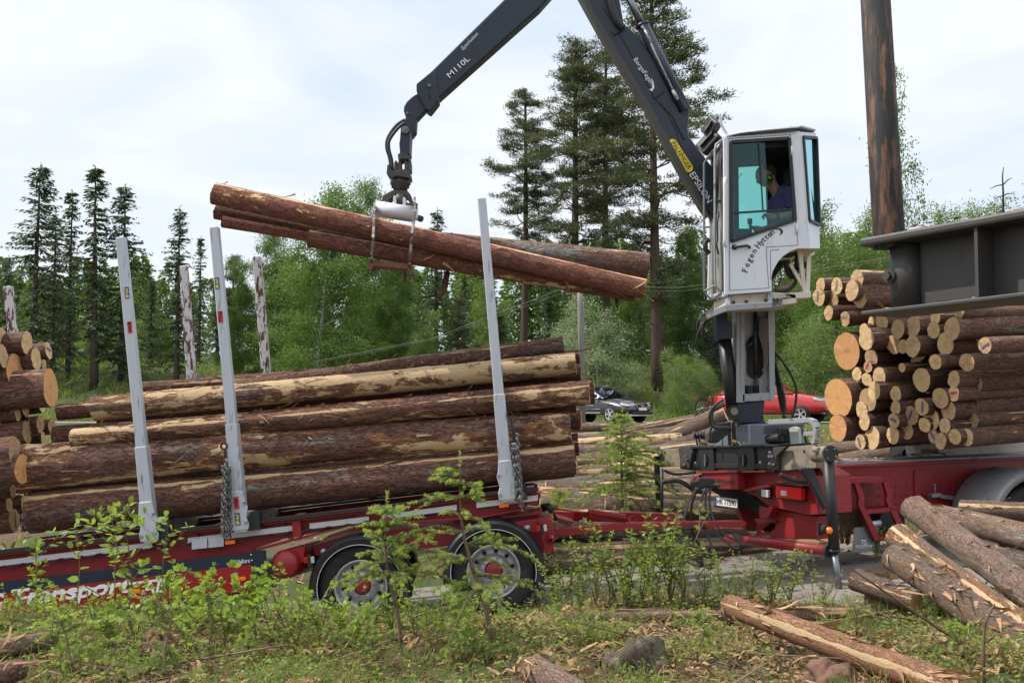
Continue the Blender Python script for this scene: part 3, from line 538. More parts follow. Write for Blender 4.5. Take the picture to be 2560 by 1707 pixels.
# --- the big logs in front of the truck
for k, (lab, a, b, ra, rb, Ya, Yb, mt, col, fl, e) in enumerate([
    ('long grey spruce log slanting down in front of the truck step, upper one of three', (2283, 1268), (2640, 1530), 31, 42, 10.4, 8.6, 'fbark', (.22, .45, .0), 22, ('cut', 'cut')),
    ('half peeled log slanting in front of the truck, middle one of three', (2243, 1338), (2660, 1640), 30, 38, 9.9, 8.0, 'fbark', (.62, .30, .9), 18, ('cut', 'cut')),
    ('grey log with torn pale bark slanting in front of the truck, lowest of three', (2236, 1392), (2680, 1700), 33, 44, 9.4, 7.4, 'fbark', (.55, .42, .0), 40, ('cut', 'cut')),
    ('brown log lying level beside the truck wheel with a roller track along it', (2400, 1272), (2640, 1282), 22, 24, 11.3, 10.9, 'fbark', (.3, .2, .9), 6, ('cut', 'cut')),
    ('smooth brown log under the level log beside the truck wheel', (2345, 1285), (2700, 1380), 26, 40, 11.0, 9.6, 'fbark', (.25, .4, .3), 6, ('cut', 'cut')),
    ('small grey log between the slanting logs and the truck wheel', (2455, 1370), (2660, 1440), 20, 22, 10.4, 9.4, 'fbark', (.2, .6, .2), 6, ('cut', 'cut')),
    ('short peeled log chunk lying behind the low stump', (2140, 1447), (2290, 1500), 27, 27, 9.3, 8.9, 'fbark', (.72, .5, .6), 8, ('cut', 'cut')),
    ('pale orange log lying across the grass with a splintered tip', (1822, 1513), (2420, 1735), 28, 42, 8.3, 6.7, 'obark', (.45, .05, .85), 40, ('cut', 'cut')),
    ('log butt poking up among bark litter at the bottom edge', (1330, 1672), (1520, 1790), 37, 42, 6.55, 6.0, 'fbark', (.55, .25, .3), 12, ('cut', 'cut')),
    ('reddish half buried log lying along the edge of the gravel track', (1395, 1542), (2165, 1532), 12, 15, 9.2, 9.1, 'fbark', (.3, .1, .3), 16, ('cut', 'cut')),
    ('brown log at the lower corner under the leafy saplings', (-120, 1648), (125, 1600), 28, 24, 7.4, 8.2, 'fbark', (.25, .2, .2), 8, ('cut', 'cut')),
    ('dark log tip in the very corner below the brown log', (-90, 1712), (50, 1672), 34, 26, 6.7, 7.1, 'sbark', (.2, .2, .3), 4, ('cut', 'cut')),
]):
    o = make_log('log', lab, 'logs lying loose on the bank', P(*a, Ya), P(*b, Yb), M2(ra, Ya), M2(rb, Yb), 600 + k, mt, col, e, fl, nr=32, seg=.07, bend=.006, lump=.035, tilt=(.12, 0))
# --- the felled logs lying behind the trailer
rg = random.Random(21); BL = []
def lay(px, py, Y, Ln, r, ang, lift, rise=0):
    c = P(px, py, Y); z = max(gz(c.x, Y) + r * .8 + lift, 0) if py is None else c.z
    BL.append((px, py, Y, Ln, r, ang, rise))
for px, py, Y, Ln, r, ang, rise in [
    (1650, 1292, 17.4, 3.6, .21, .02, -.06), (1700, 1245, 18.2, 4.2, .20, -.02, -.05), (1560, 1262, 18.0, 3.0, .17, .03, -.1), (1800, 1288, 17.2, 3.4, .19, .0, -.04), (1620, 1333, 16.9, 3.0, .2, .0, -.05), (1820, 1340, 16.9, 3.2, .22, .03, -.03),
    (1480, 1300, 17.0, 2.6, .17, .02, -.05), (1700, 1395, 16.7, 4.6, .17, -.03, .05), (1450, 1225, 19.2, 3.6, .15, .1, .03), (1580, 1212, 19.4, 4.0, .15, .12, .08), (1500, 1188, 20.4, 4.2, .16, .1, .06), (1730, 1200, 20, 3.2, .14, .05, .02),
    (1400, 1190, 20.8, 3.0, .17, .05, .02), (1620, 1165, 21.6, 4.6, .15, .15, .1), (1440, 1160, 22.4, 4.0, .17, .08, .03), (1560, 1140, 23.5, 3.8, .15, .16, .12), (1700, 1150, 22.6, 3.2, .15, .1, .1), (1400, 1135, 24.2, 3.4, .19, .03, .02),
    (1480, 1112, 26.0, 4.0, .15, .05, .06), (1390, 1098, 27.5, 3.0, .15, .04, .03), (1660, 1100, 26.4, 3.0, .23, .3, .42), (1670, 1125, 25.6, 3.4, .17, .26, .34), (1610, 1073, 29.5, 2.6, .13, .1, .2), (1570, 1090, 29.0, 3.2, .13, .1, .12), (1740, 1130, 25, 2.6, .18, .2, .2),
    (1380, 1075, 30.5, 3.0, .13, .03, .05), (2150, 1145, 22, 2.4, .16, .2, .2), (2250, 1160, 20.6, 2.4, .15, .15, .1), (2140, 1120, 24.5, 1.8, .16, .1, .1), (1350, 1215, 20.0, 3.0, .15, .05, .02), (1900, 1370, 16.8, 2.8, .2, .05, .02), (1560, 1375, 16.7, 3.2, .15, .03, .03),
    (200, 1335, 18.0, 1.4, .13, .3, .35), (700, 1292, 19, 3.2, .12, .05, .03), (980, 1270, 20, 3.6, .14, -.05, .02), (1180, 1262, 19.5, 3.0, .14, .05, .03)]:
    BL.append((px, py, Y, Ln, r, ang, rise))
ti = tiers([(b[0], b[1]) for b in BL], 26)
for k, (px, py, Y, Ln, r, ang, rise) in enumerate(BL):
    c = P(px, py, Y); d = Vector((math.cos(ang), -math.sin(ang) * .8, rise)).normalized() * Ln / 2
    n, m = ti[k]; tone = 'pale peeled' if k % 4 == 2 else 'brown barked' if k % 3 else 'grey brown'
    if k == 20: lab = 'grey log with sawn end raised above the others towards the crane levers'
    elif k == 32: lab = 'pale split log piece lying on the slope seen under the trailer load'
    else: lab = f'{tone} log behind the drawbar, {ORD[m]} along in the {ORD[n]} line below the road'
    make_log('log', lab, 'felled logs lying behind the trailer', c - d, c + d, r * .95, r, 700 + k, 'fbark', (.75 if k % 4 == 2 else rg.uniform(.1, .5), rg.uniform(.2, .6), rg.uniform(.2, 1)), ('cut', 'cut'), 3, nr=16, seg=.3, lump=.03)
# ------------------------------------------------------------------ trees
def rnd_unit(rg, n):
    v = rg.normal(size=(n, 3)); return v / np.linalg.norm(v, axis=1, keepdims=True)
def blades(base, dirn, length, width, rg, side=None):
    """diamond shaped leaves: base points, unit directions, per leaf length and width"""
    n = len(base); length = np.broadcast_to(np.asarray(length, float), (n,))[:, None]; width = np.broadcast_to(np.asarray(width, float), (n,))[:, None]
    s = np.cross(dirn, rnd_unit(rg, n) if side is None else side); s /= np.linalg.norm(s, axis=1, keepdims=True) + 1e-9
    m = base + dirn * length * .45
    return np.stack([base, m + s * width * .5, base + dirn * length, m - s * width * .5], 1).reshape(-1, 3)
def quads(V): return np.arange(len(V), dtype=np.int32).reshape(-1, 4)
def norm(v): return v / (np.linalg.norm(v, axis=-1, keepdims=True) + 1e-9)
def trunk_mesh(name, pts, r, mat, n=8, limbs=()):
    mb = MB(); mb.tube(pts, r, n)
    for p, rr in limbs: mb.tube(p, rr, 5, caps=False)
    me = bpy.data.meshes.new(name); me.from_pydata(mb.v, [], mb.f); me.materials.append(mat); me.polygons.foreach_set('use_smooth', mb.sm); me.update(); return me
def spruce_meshes(h, rmax, seed, start=.1, droop=.35, fill=1.0, leaf=.30, gap=.38, tip=.6):
    rg = np.random.RandomState(seed); V = []; limbs = []; z = start * h
    while z < h * .985:
        f = 1 - z / h; prof = (f ** .75) * (1.0 if f < .75 else 1 - (f - .75) * 1.4)
        for k in range(rg.randint(4, 7)):
            if rg.rand() > fill: continue
            Lb = rmax * prof * rg.uniform(.45, 1.12) + .12; a = rg.rand() * 6.283; up = .35 - droop * 1.5 * (f + .2)
            n = max(3, int(Lb / .16)); t = np.linspace(.08, 1, n); zc = z + Lb * (up * t * .6 - droop * 1.3 * t * t * f + .25 * t ** 3 * f)
            c = np.stack([np.cos(a) * Lb * t, np.sin(a) * Lb * t, zc], 1); d = norm(np.gradient(c, axis=0)) if n > 1 else c
            if Lb > .5: limbs.append(([Vector(c[0] * [.1, .1, 1]), Vector(c[n // 2]), Vector(c[-1])], [.03 * f + .012, .015, .006]))
            rep = 5
            b = np.repeat(c, rep, 0) + rg.normal(size=(n * rep, 3)) * .05; dd = np.repeat(d, rep, 0); tt = np.repeat(t, rep)
            s = norm(np.cross(dd, [0, 0, 1])) * rg.choice([-1, 1], size=(n * rep, 1))
            di = norm(dd * .55 + s * rg.uniform(.2, 1.0, (n * rep, 1)) + np.array([0, 0, -1]) * rg.uniform(.1, 1.0, (n * rep, 1)))
            V.append(blades(b, di, leaf * (1.15 - .55 * tt) * rg.uniform(.6, 1.25, n * rep), .085, rg))
        z += gap * (.45 + .75 * f) * rg.uniform(.7, 1.3)
    b = np.zeros((14, 3)); b[:, 2] = np.linspace(h * .93, h, 14); V.append(blades(b, norm(rg.normal(size=(14, 3)) * [.5, .5, .2] + [0, 0, .7]), .22, .05, rg))
    V = np.concatenate(V); tr = [Vector((math.sin(q * 2.3 + seed) * .05 * h * .05, math.cos(q * 1.7) * .02, q * h)) for q in np.linspace(-.05, 1, 8)]
    return trunk_mesh('trunk', tr, [max(.012, .0115 * h * (1 - q) + .01) for q in np.linspace(0, 1, 8)], MT['trunks'], 8, limbs), npmesh('crown', V, quads(V), MT['spruce'])
def pine_meshes(h, rmax, seed, start=.3, dens=1.0, mat='pine'):
    rg = np.random.RandomState(seed); V = []; limbs = []; z = start * h; k = 0
    lean = [Vector((math.sin(q * 3 + seed) * .12, math.cos(q * 2 + seed) * .1, q * h)) for q in np.linspace(-.04, 1, 9)]
    while z < h * .98:
        f = (z / h - start) / (1 - start); prof = (math.sin(min(1, f * 1.25 + .22) * math.pi * .5) if f < .35 else 1.0) * (1 - max(0, f - .45) / .55 * .80)
        for q in range(rg.randint(2, 6)):
            Lb = rmax * prof * rg.uniform(.28, 1.2); a = rg.rand() * 6.283; rise = rg.uniform(-.25, .35) + .35 * f
            pts = []; n = 7
            for i in range(n):
                t = i / (n - 1); aa = a + .25 * math.sin(t * 4 + k); pts.append(np.array([math.cos(aa) * Lb * t, math.sin(aa) * Lb * t, z + Lb * (rise * t + .10 * math.sin(t * 5 + k) - .10 * t * t)]))
            k += 1; limbs.append(([Vector(p) for p in pts], list(np.linspace(.055 * (1 - .6 * f), .012, n))))
            if rg.rand() < .10 and f < .3: continue
            ncl = max(2, int(Lb * 5.0 * dens))
            for c in range(ncl):
                t = rg.uniform(.35, 1.03); i = min(n - 2, int(t * (n - 1))); p = pts[i] + (pts[i + 1] - pts[i]) * (t * (n - 1) - i)
                sid = np.array([-math.sin(a), math.cos(a), 0]); off = sid * rg.normal() * .42 * (.4 + t * .6) * min(1, Lb / 1.6); cc = p + off + np.array([0, 0, rg.uniform(-.10, .28)])
                limbs.append(([Vector(p - off * .0), Vector(cc)], [.014, .006])) if rg.rand() < .5 else None
                m = rg.randint(38, 62); b = cc + rg.normal(size=(m, 3)) * [.19, .19, .07]
                di = norm(rg.normal(size=(m, 3)) * [.8, .8, .35] + norm(off[None] + .3 * (pts[-1] - pts[0])[None]) * .5 + [0, 0, .55])
                V.append(blades(b, di, rg.uniform(.14, .26, m), .042, rg))
        z += rg.uniform(.28, .52) * (1.1 - .4 * f)
    for q in range(9):        # dead lower branches
        zz = rg.uniform(start * .55, start * 1.1) * h; a = rg.rand() * 6.283; Ld = rg.uniform(.4, 1.5); limbs.append(([Vector((0, 0, zz)), Vector((math.cos(a) * Ld * .6, math.sin(a) * Ld * .6, zz + .05)), Vector((math.cos(a) * Ld, math.sin(a) * Ld, zz - .15))], [.03, .018, .006]))
    V = np.concatenate(V)
    return trunk_mesh('trunk', lean, [.0135 * h * (1 - .8 * q) + .01 for q in np.linspace(0, 1, 9)], MT['trunkp'], 10, limbs), npmesh('crown', V, quads(V), MT[mat])
def birch_meshes(h, wd, seed, start=.15, n=9000, leaf=.12, mat='birch', hang=.5, bark='trunkb', stems=1, rise=.9, clump=.34, thin=.5):
    rg = np.random.RandomState(seed); limbs = []; ctr = []; trunks = []
    for s in range(stems):
        lx, ly = (rg.normal() * .25 * wd, rg.normal() * .25 * wd) if stems > 1 else (rg.normal() * .05 * h, 0)
        hs = h * (1 if s == 0 else rg.uniform(.6, .95)); tp = [np.array([lx * q * q, ly * q * q, q * hs]) for q in np.linspace(-.03, 1, 9)]
        trunks.append(([Vector(p) for p in tp], [max(.012, (.0105 * h / (stems ** .5)) * (1 - q)) + .008 for q in np.linspace(0, 1, 9)]))
        z = start
        while z < .97:
            f = (z - start) / (1 - start); prof = math.sin(math.pi * min(1, .12 + f * .80) ** .8) ** .7 * (1 - .35 * f)
            i = min(7, int(z * 8)); p0 = tp[i + 1] * (z * 8 - i) + tp[i] * (1 - z * 8 + i)
            for q in range(2):
                Lb = wd * .5 * prof * rg.uniform(.45, 1.15); a = rg.rand() * 6.283; r_ = rise * rg.uniform(.4, 1.2)
                pts = [p0 + np.array([math.cos(a + .3 * t) * Lb * t, math.sin(a + .3 * t) * Lb * t, Lb * (r_ * t - .55 * t * t)]) for t in np.linspace(0, 1, 6)]
                limbs.append(([Vector(p) for p in pts], list(np.linspace(.03 * (1 - .6 * f) * (h / 12), .006, 6))))
                for c in range(max(3, int(Lb * 3.0))):
                    t = rg.uniform(.25, 1.05); j = min(4, int(t * 5)); ctr.append((pts[j] + (pts[j + 1] - pts[j]) * (t * 5 - j) + rg.normal(size=3) * .12, rg.uniform(.5, 1.3)))
            z += rg.uniform(.012, .032)
    per = max(8, n // len(ctr)); B = []
    for c, sz in ctr:
        if rg.rand() < thin * .3: continue
        m = int(per * rg.uniform(.4, 1.7)); q = rg.normal(size=(m, 3)) * np.array([clump, clump, clump * .7]) * sz; q[:, 2] -= np.abs(rg.normal(size=m)) * hang * sz * (rg.rand(m) < .6); B.append(c + q)
    B = np.concatenate(B); di = norm(rg.normal(size=B.shape) + np.array([0, 0, -.8 * (hang > .3)]))
    V = blades(B, di, leaf * rg.uniform(.6, 1.25, len(B)), leaf * .62, rg)
    mb = MB()
    for t, r in trunks: mb.tube(t, r, 7)
    for t, r in limbs: mb.tube(t, r, 4, caps=False)
    me = bpy.data.meshes.new('trunk'); me.from_pydata(mb.v, [], mb.f); me.materials.append(MT[bark]); me.polygons.foreach_set('use_smooth', mb.sm); me.update()
    return me, npmesh('crown', V, quads(V), MT[mat])
def plant_tree(name, label, cat, meshes, loc, scale=1, rotz=0, group=None, tilt=(0, 0), sxy=None):
    t = bpy.data.objects.new(name, None); COL.objects.link(t); t.location = loc; t.rotation_euler = (tilt[0], tilt[1], rotz); t.scale = ((sxy or scale), (sxy or scale), scale)
    t['label'] = label; t['category'] = cat
    if group: t['group'] = group
    nobj('trunk', meshes[0], t); nobj('crown', meshes[1], t); return t
def tree_at(name, label, cat, lib, base_h, px, ptop, Y, rotz=0, group=None, wide=1.0, tilt=(0, 0), zoff=0):
    """stand a tree of mesh height base_h at picture column px and distance Y so that its top reaches row ptop"""
    top = P(px, ptop, Y); zb = gz(top.x, Y) - .1 + zoff; s = (top.z - zb) / base_h
    return plant_tree(name, label, cat, lib, (top.x, Y, zb), s, rotz, group, tilt, s * wide)
SPR = [spruce_meshes(14, 1.75, 1, .10, .44, .80, leaf=.32, gap=.42), spruce_meshes(14, 1.4, 2, .16, .48, .66, gap=.42, leaf=.31), spruce_meshes(14, 2.1, 3, .08, .42, .84, leaf=.32, gap=.42), spruce_meshes(8, 1.7, 4, .04, .25, .95, leaf=.26, gap=.3)]
PIN = [pine_meshes(20, 3.0, 5, .28, 1.0), pine_meshes(20, 2.7, 6, .36, .9), pine_meshes(20, 3.5, 7, .22, .95), pine_meshes(9, 1.7, 8, .12, 1.2)]
BIR = [birch_meshes(14, 8.5, 11, .05, 60000, .14, 'birchd', .45, clump=.40), birch_meshes(14, 5.0, 12, .18, 14000, .12, 'birchd', .7, thin=.9, clump=.26), birch_meshes(10, 6.0, 13, .03, 42000, .125, 'birch', .3, stems=3, clump=.26), birch_meshes(6, 4.6, 14, .02, 30000, .09, 'birch', .15, stems=4, clump=.20), birch_meshes(7, 6.6, 15, .05, 30000, .12, 'willow', .15, stems=3, clump=.30, bark='trunks'), birch_meshes(12, 4.6, 16, .18, 13000, .12, 'birchd', 1.0, thin=1.0, clump=.17)]
# tall spruces at the left
GS = 'spruces standing in a row at the forest edge'
for lab, px, pt, Y, k, wd, rz, tl in [
    ('tall bushy dark spruce, widest of the row beyond the stacked log ends', 92, 412, 60, 2, 1.0, .3, (0, .02)), ('mid height spruce standing just beside the tall bushy one', 140, 532, 63, 0, .95, 1.2, (0, 0)), ('thin spruce with a short sparse tip between two taller spruces', 181, 476, 62, 1, .8, 2.1, (0, 0)),
    ('slender spruce with the tallest bare spire near the first white stake', 246, 417, 60, 1, 1.05, .9, (0, -.01)), ('bushy spruce with drooping boughs right behind the first white stake', 312, 462, 61, 2, .95, 4.0, (0, 0)), ('leaning spruce with a kinked trunk by the peeling white stake', 447, 520, 60, 0, .85, 5.1, (0, .06)), ('pale spindly spruce between the peeling stake and the second white stake', 503, 592, 66, 1, .7, 2.7, (0, 0)),
    ('spruce cut off by the picture edge behind the stacked log ends', 22, 640, 64, 2, .9, 3.0, (0, 0)), ('dark spruce low behind the second white stake', 545, 700, 68, 0, 1.0, .4, (0, 0)), ('short dark spruce filling the gap between the first stake and the leaning spruce', 380, 700, 66, 2, .9, 1.9, (0, 0))]:
    tree_at('spruce', lab, 'tree', SPR[k], 14, px, pt, Y, rz, GS, wd * 1.7, tl)
# spruces in the middle
GM = 'dark spruces among the birches'
for lab, px, pt, Y, k, wd in [('dark spruce whose thin tip shows above the lifted logs', 1093, 520, 68, 0, 1.05), ('dark spruce below the lifted logs next to the white crane side stake', 1160, 690, 66, 2, 1.0), ('broad spruce behind the silvery willow bush', 1370, 690, 72, 2, 1.1), ('dark spruce in the shade behind the tall pine trunk', 1600, 700, 72, 2, 1.2), ('spruce left of the crane hose loops', 1700, 720, 70, 0, 1.2), ('low dense spruce behind the crane column', 1790, 800, 60, 3, 1.1), ('dark spruce behind the cab and bright birches', 1960, 690, 72, 2, 1.2), ('spruce standing deep behind the round birch', 1020, 680, 72, 2, 1.1)]:
    tree_at('spruce', lab, 'tree', SPR[k], 8 if k == 3 else 14, px, pt, Y, px * .37, GM, wd * 1.4)
# tall pines
GP = 'tall pines behind the crane boom'
for lab, px, pt, Y, k, rz, wd in [('shortest of the tall pines with an airy grey green top', 1311, 222, 66, 1, .3, .95), ('tall pine with a dense layered crown, nearest the crane jib', 1440, 95, 62, 0, 1.0, 1.0), ('tall slim pine half hidden by the crane boom', 1517, 95, 67, 1, 2.4, .95), ('tallest pine whose top leaves the picture behind the boom cylinder', 1632, -70, 60, 2, 4.4, .95)]:
    tree_at('pine', lab, 'tree', PIN[k], 20, px, pt, Y, rz, GP, wd * 1.12)
GPY = 'young pines below the forest edge'
for lab, px, pt, Y, k in [('young grey green pine under the lifted logs by the wire', 1148, 745, 62, 3), ('young pine with pale tips left of the wooden pole', 1250, 790, 68, 3), ('pine sapling crown above the leafy trees by the peeling stake', 585, 640, 70, 3), ('young pine above the cab side birches', 2470, 560, 62, 3)]:
    tree_at('pine', lab, 'tree', PIN[k], 9, px, pt, Y, px, GPY)
# deciduous trees
GB = 'leafy trees at the forest edge'
for lab, px, pt, Y, k, wd, rz in [
    ('big round leafy birch under the lifted logs', 800, 470, 58, 0, 1.08, 0), ('loose birch with airy top beside the grapple', 925, 445, 63, 0, .78, 2.0), ('leafy birch right of the peeling stake', 705, 560, 62, 0, .85, 3.0), ('leafy tree between the second white stake and the peeling stake', 612, 650, 60, 0, .75, 4.0),
    ('birch with hanging twigs just below the grapple claw', 985, 620, 62, 0, .7, 5.2), ('bright young birch behind the dark spruces at the log stack', 230, 790, 70, 2, 1.2, .5), ('bright young birch between the first two white stakes', 400, 760, 70, 2, 1.2, 1.5), ('bright young birch low behind the stacked log ends', 90, 830, 70, 2, 1.2, 2.2),
    ('pale green birch behind the grapple held log tips', 1240, 700, 70, 2, 1.0, 1.1), ('light green birch at the foot of the lifted logs', 1060, 770, 60, 2, .9, 3.3), ('silvery leaved willow behind the wooden pole', 1480, 742, 58, 4, 1.0, 0), ('small willow with silvery leaves below the tall pines', 1420, 800, 62, 4, .9, 2.0),
    ('birch in the shade between the pole and the tall pine', 1560, 640, 70, 0, .8, 1.0), ('birch behind the boom foot left of the cab', 1730, 560, 66, 0, .8, 2.0), ('birch right behind the cab front bars', 1660, 640, 68, 0, .7, 3.2), ('green birch behind the crane column', 1830, 650, 66, 2, 1.2, 4.0),
    ('bright birch rising between the cab and the black beam', 2110, 520, 60, 2, .95, .4), ('bright birch at the black post foot', 2200, 545, 62, 2, .9, 1.4), ('bright birch right above the cab belly', 2060, 590, 58, 2, .9, 2.4), ('birch row top above the black beam', 2300, 530, 62, 2, .9, 3.4), ('birch top above the far end of the black beam', 2400, 520, 62, 2, .9, 4.4), ('birch at the edge above the black beam', 2530, 500, 60, 2, 1.0, 5.4), ('birch top behind the black post right side', 2255, 500, 66, 2, .8, 6.0),
    ('green birch between the crane column and the log load', 1960, 640, 64, 2, 1.1, .9)]:
    tree_at('birch', lab, 'tree', BIR[k], {0: 14, 2: 10, 3: 6, 4: 7}[k], px, pt - (25 if px > 1900 else 0), Y, rz, GB, wd)
tree_at('birch', 'tall thin birch with sparse hanging leaves behind the black post', 'tree', BIR[5], 12, 2235, 160, 58, 0, GB, .62)
GU = 'young bushes along the road'
for lab, px, pt, Y, wd in [('dense light green bush right of the crane column above the red car', 2030, 765, 55, 1.05), ('light green bush behind the truck load ends', 2120, 850, 56, .9), ('young bush with thin pale stems left of the crane column', 1700, 865, 55, .8), ('young bush above the bicycle', 1765, 900, 56, .9), ('low bush by the road behind the black car', 1500, 930, 57, .7), ('bush on the slope under the willow', 1430, 920, 58, .8), ('bush behind the bonnet of the red car', 1960, 840, 57, 1.0), ('bush at the road edge behind the red car roof', 1890, 880, 57, .9)]:
    tree_at('bush', lab, 'bush', BIR[3], 6, px, pt, Y, px * .7, GU, wd)
# the wood further back that closes the view: one mass
rg = np.random.RandomState(77); V = []
for k in range(130):
    x = rg.uniform(-48, 48); y = rg.uniform(80, 96); h = rg.uniform(6, 9.5) * (.8 if x < -8 else 1.0); z0 = gz(x, y); r = rg.uniform(1.3, 2.6); m = 1500
    t = rg.rand(m) ** .8; a = rg.rand(m) * 6.283; rr = r * (1 - t) ** .6 * rg.uniform(.4, 1.1, m) + .1
    b = np.stack([x + np.cos(a) * rr, y + np.sin(a) * rr, z0 + .3 + t * h], 1); di = norm(np.stack([np.cos(a), np.sin(a), rg.uniform(-.9, .3, m)], 1)); V.append(blades(b, di, rg.uniform(.22, .5, m), .16, rg))
V = np.concatenate(V); o = nobj('far_wood', npmesh('far_wood', V, quads(V), MT['birchd'])); stuff(o, 'dark mass of further forest closing the view between the nearer trees', 'forest')
# bare spire of a dead spruce and the pole with its wires
mb = MB(); b = P(2507, 560, 60)
mb.tube([P(2509, 600, 60), P(2508, 480, 60), P(2506, 440, 60), P(2509, 418, 60)], [.06, .05, .035, .02], 6)
for (x0, y0, x1, y1) in ((2508, 462, 2530, 445), (2508, 462, 2474, 473), (2508, 490, 2529, 485), (2508, 490, 2485, 500)): mb.tube([P(x0, y0, 60), P((x0 + x1) / 2, (y0 + y1) / 2 - 3, 60), P(x1, y1, 60)], [.035, .03, .015], 5)
bz = P(2509, 600, 60); mb.tube([Vector((bz.x, bz.y, gz(bz.x, bz.y) - .2)), bz], [.11, .06], 6)
tag(mb.build('dead_spruce', MT['trunks']), 'bare crooked spruce spire standing above the black beam', 'tree')
pt = P(1448, 690, 44); pb = Vector((P(1456, 950, 44).x, 44, gz(P(1456, 950, 44).x, 44) - .3)); mb = MB(); mb.tube([pb, P(1451, 760, 44), pt], [.13, .115, .10], 10)
tag(mb.build('utility_pole', MT['greypole']), 'grey wooden utility pole standing behind the black car', 'pole')
for k, (lab, pts, Y0, Y1) in enumerate([('lower of two thin overhead wires crossing behind the cab', [(800, 905), (1080, 850), (1300, 770), (1420, 728), (1700, 728), (1990, 690), (2190, 655), (2700, 560)], 44, 44), ('upper of two thin overhead wires crossing behind the cab', [(780, 905), (1080, 846), (1300, 762), (1420, 716), (1700, 719), (1990, 683), (2190, 649), (2700, 552)], 44, 44)]):
    mb = MB(); mb.tube([P(x, y, 44.2) for x, y in pts], .007, 4); tag(mb.build('overhead_wire', MT['greypole']), lab, 'wire')
# ------------------------------------------------------------------ the red timber trailer
UPZ = Vector((0, 0, 1))
TX = Vector((math.cos(R(6)), 0, math.sin(R(6)))); TU = Vector((-math.sin(R(6)), 0, math.cos(R(6)))); TY = Vector((0, 1, 0))
YF = 13.4
def PF(px, py, dy=0.0):           # point on the trailer's near side plane (dy metres behind it)
    return P(px, py, YF) + Vector((0, dy, 0))
def poly(mb, pts, Y, depth, mat=0):
    mb.prism([P(x, y, Y) for x, y in pts], (0, depth, 0), mat)
def wheel(parent, c, ax, Rt, Wt, rim=.30, hubmat='red', tread=True, nuts=10):
    """tyre > ..., wheel with dished silver rim, red hub and nuts; ax points to the viewer side"""
    ax = Vector(ax).normalized(); c = Vector(c); h = Wt / 2; parent = pempty('wheel', parent, c)
    mb = MB(); mb.lathe([(rim * .98, -h * .9), (Rt * .80, -h), (Rt * .95, -h * .9), (Rt, -h * .65), (Rt, h * .65), (Rt * .965, h * .88), (Rt * .86, h * 1.0), (rim * 1.12, h * .93), (rim * .98, h * .75)], c, ax, 48)
    if tread:
        for k in range(44):
            a = k * 2 * math.pi / 44; u = ax.cross(UPZ if abs(ax.z) < .9 else Vector((1, 0, 0))).normalized(); b = ax.cross(u)
            d = u * math.cos(a) + b * math.sin(a); tdir = ax.cross(d)
            mb.box(c + d * (Rt + .006), (.016, Wt * .8, .045), d, ax, tdir)
    ty = mb.build('tyre', MT['rubber'], parent)
    mb = MB(); mb.lathe([(rim, -h * .5), (rim * .985, h * .80), (rim * 1.04, h * .86), (rim * 1.03, h * .93), (rim * .97, h * .92), (rim * .93, h * .6), (rim * .88, h * .12), (rim * .62, h * .02), (rim * .58, h * .25), (rim * .36, h * .30)], c, ax, 40)
    u = ax.cross(UPZ).normalized(); b = ax.cross(u)
    for k in range(10):
        a = k * .6283 + .2; d = u * math.cos(a) + b * math.sin(a); mb.tube([c + d * rim * .74 + ax * h * .07, c + d * rim * .74 + ax * (h * .07 + .008)], rim * .085, 10, mat=1)
    RB = mb
    mb = MB(); mb.lathe([(rim * .34, h * .1), (rim * .33, h * .36), (rim * .27, h * .46), (0.001, h * .48)], c, ax, 24); mb.build('hub', MT[hubmat], parent)
    mb = RB
    for k in range(nuts):
        a = k * 2 * math.pi / nuts; d = u * math.cos(a) + b * math.sin(a); mb.tube([c + d * rim * .47 + ax * h * .24, c + d * rim * .47 + ax * (h * .24 + .045)], .016, 6, smooth=False, mat=2)
    mb.build('rim', [MT['hub'], MT['dark'], MT['bolt']], parent)
def mudguard(parent, c, ax, r0, w, a0, a1, mat='black', edge='reflect', t=.012, ref=(0, 0, 1), crown=.03):
    mb = MB(); ax = Vector(ax).normalized(); ref = Vector(ref)
    mb.lathe([(r0 - crown, w / 2), (r0, w / 2 - .03), (r0 + .012, 0), (r0, -w / 2 + .03), (r0 - crown, -w / 2), (r0 - crown - t, -w / 2), (r0 - t, 0), (r0 - crown - t, w / 2), (r0 - crown, w / 2)], c, ax, 36, a0=a0, a1=a1, ref=ref)
    # side lip towards the viewer, as wide as the photo shows
    mb.lathe([(r0 - crown, w / 2 - .002), (r0 - crown - .06, w / 2 - .002), (r0 - crown - .06, w / 2 - .012), (r0 - crown, w / 2 - .012)], c, ax, 36, a0=a0, a1=a1, ref=ref)
    g = mb.build('mudguard', MT[mat], parent)
    if edge:
        mb = MB(); u = (ref - ax * ref.dot(ax)).normalized(); b = ax.cross(u)
        mb.tube([Vector(c) + (u * math.cos(a) + b * math.sin(a)) * (r0 - crown - .065) + ax * (w / 2 - .004) for a in np.linspace(a0, a1, 40)], .0045, 6); mb.build('edge_strip', MT[edge], g)
    return g
tr = thing('timber_trailer', 'red timber trailer with white peeling stakes and black mudguards, carrying the log load', 'trailer', (P(905, 1580, 14.5).x, 14.5, -.1))
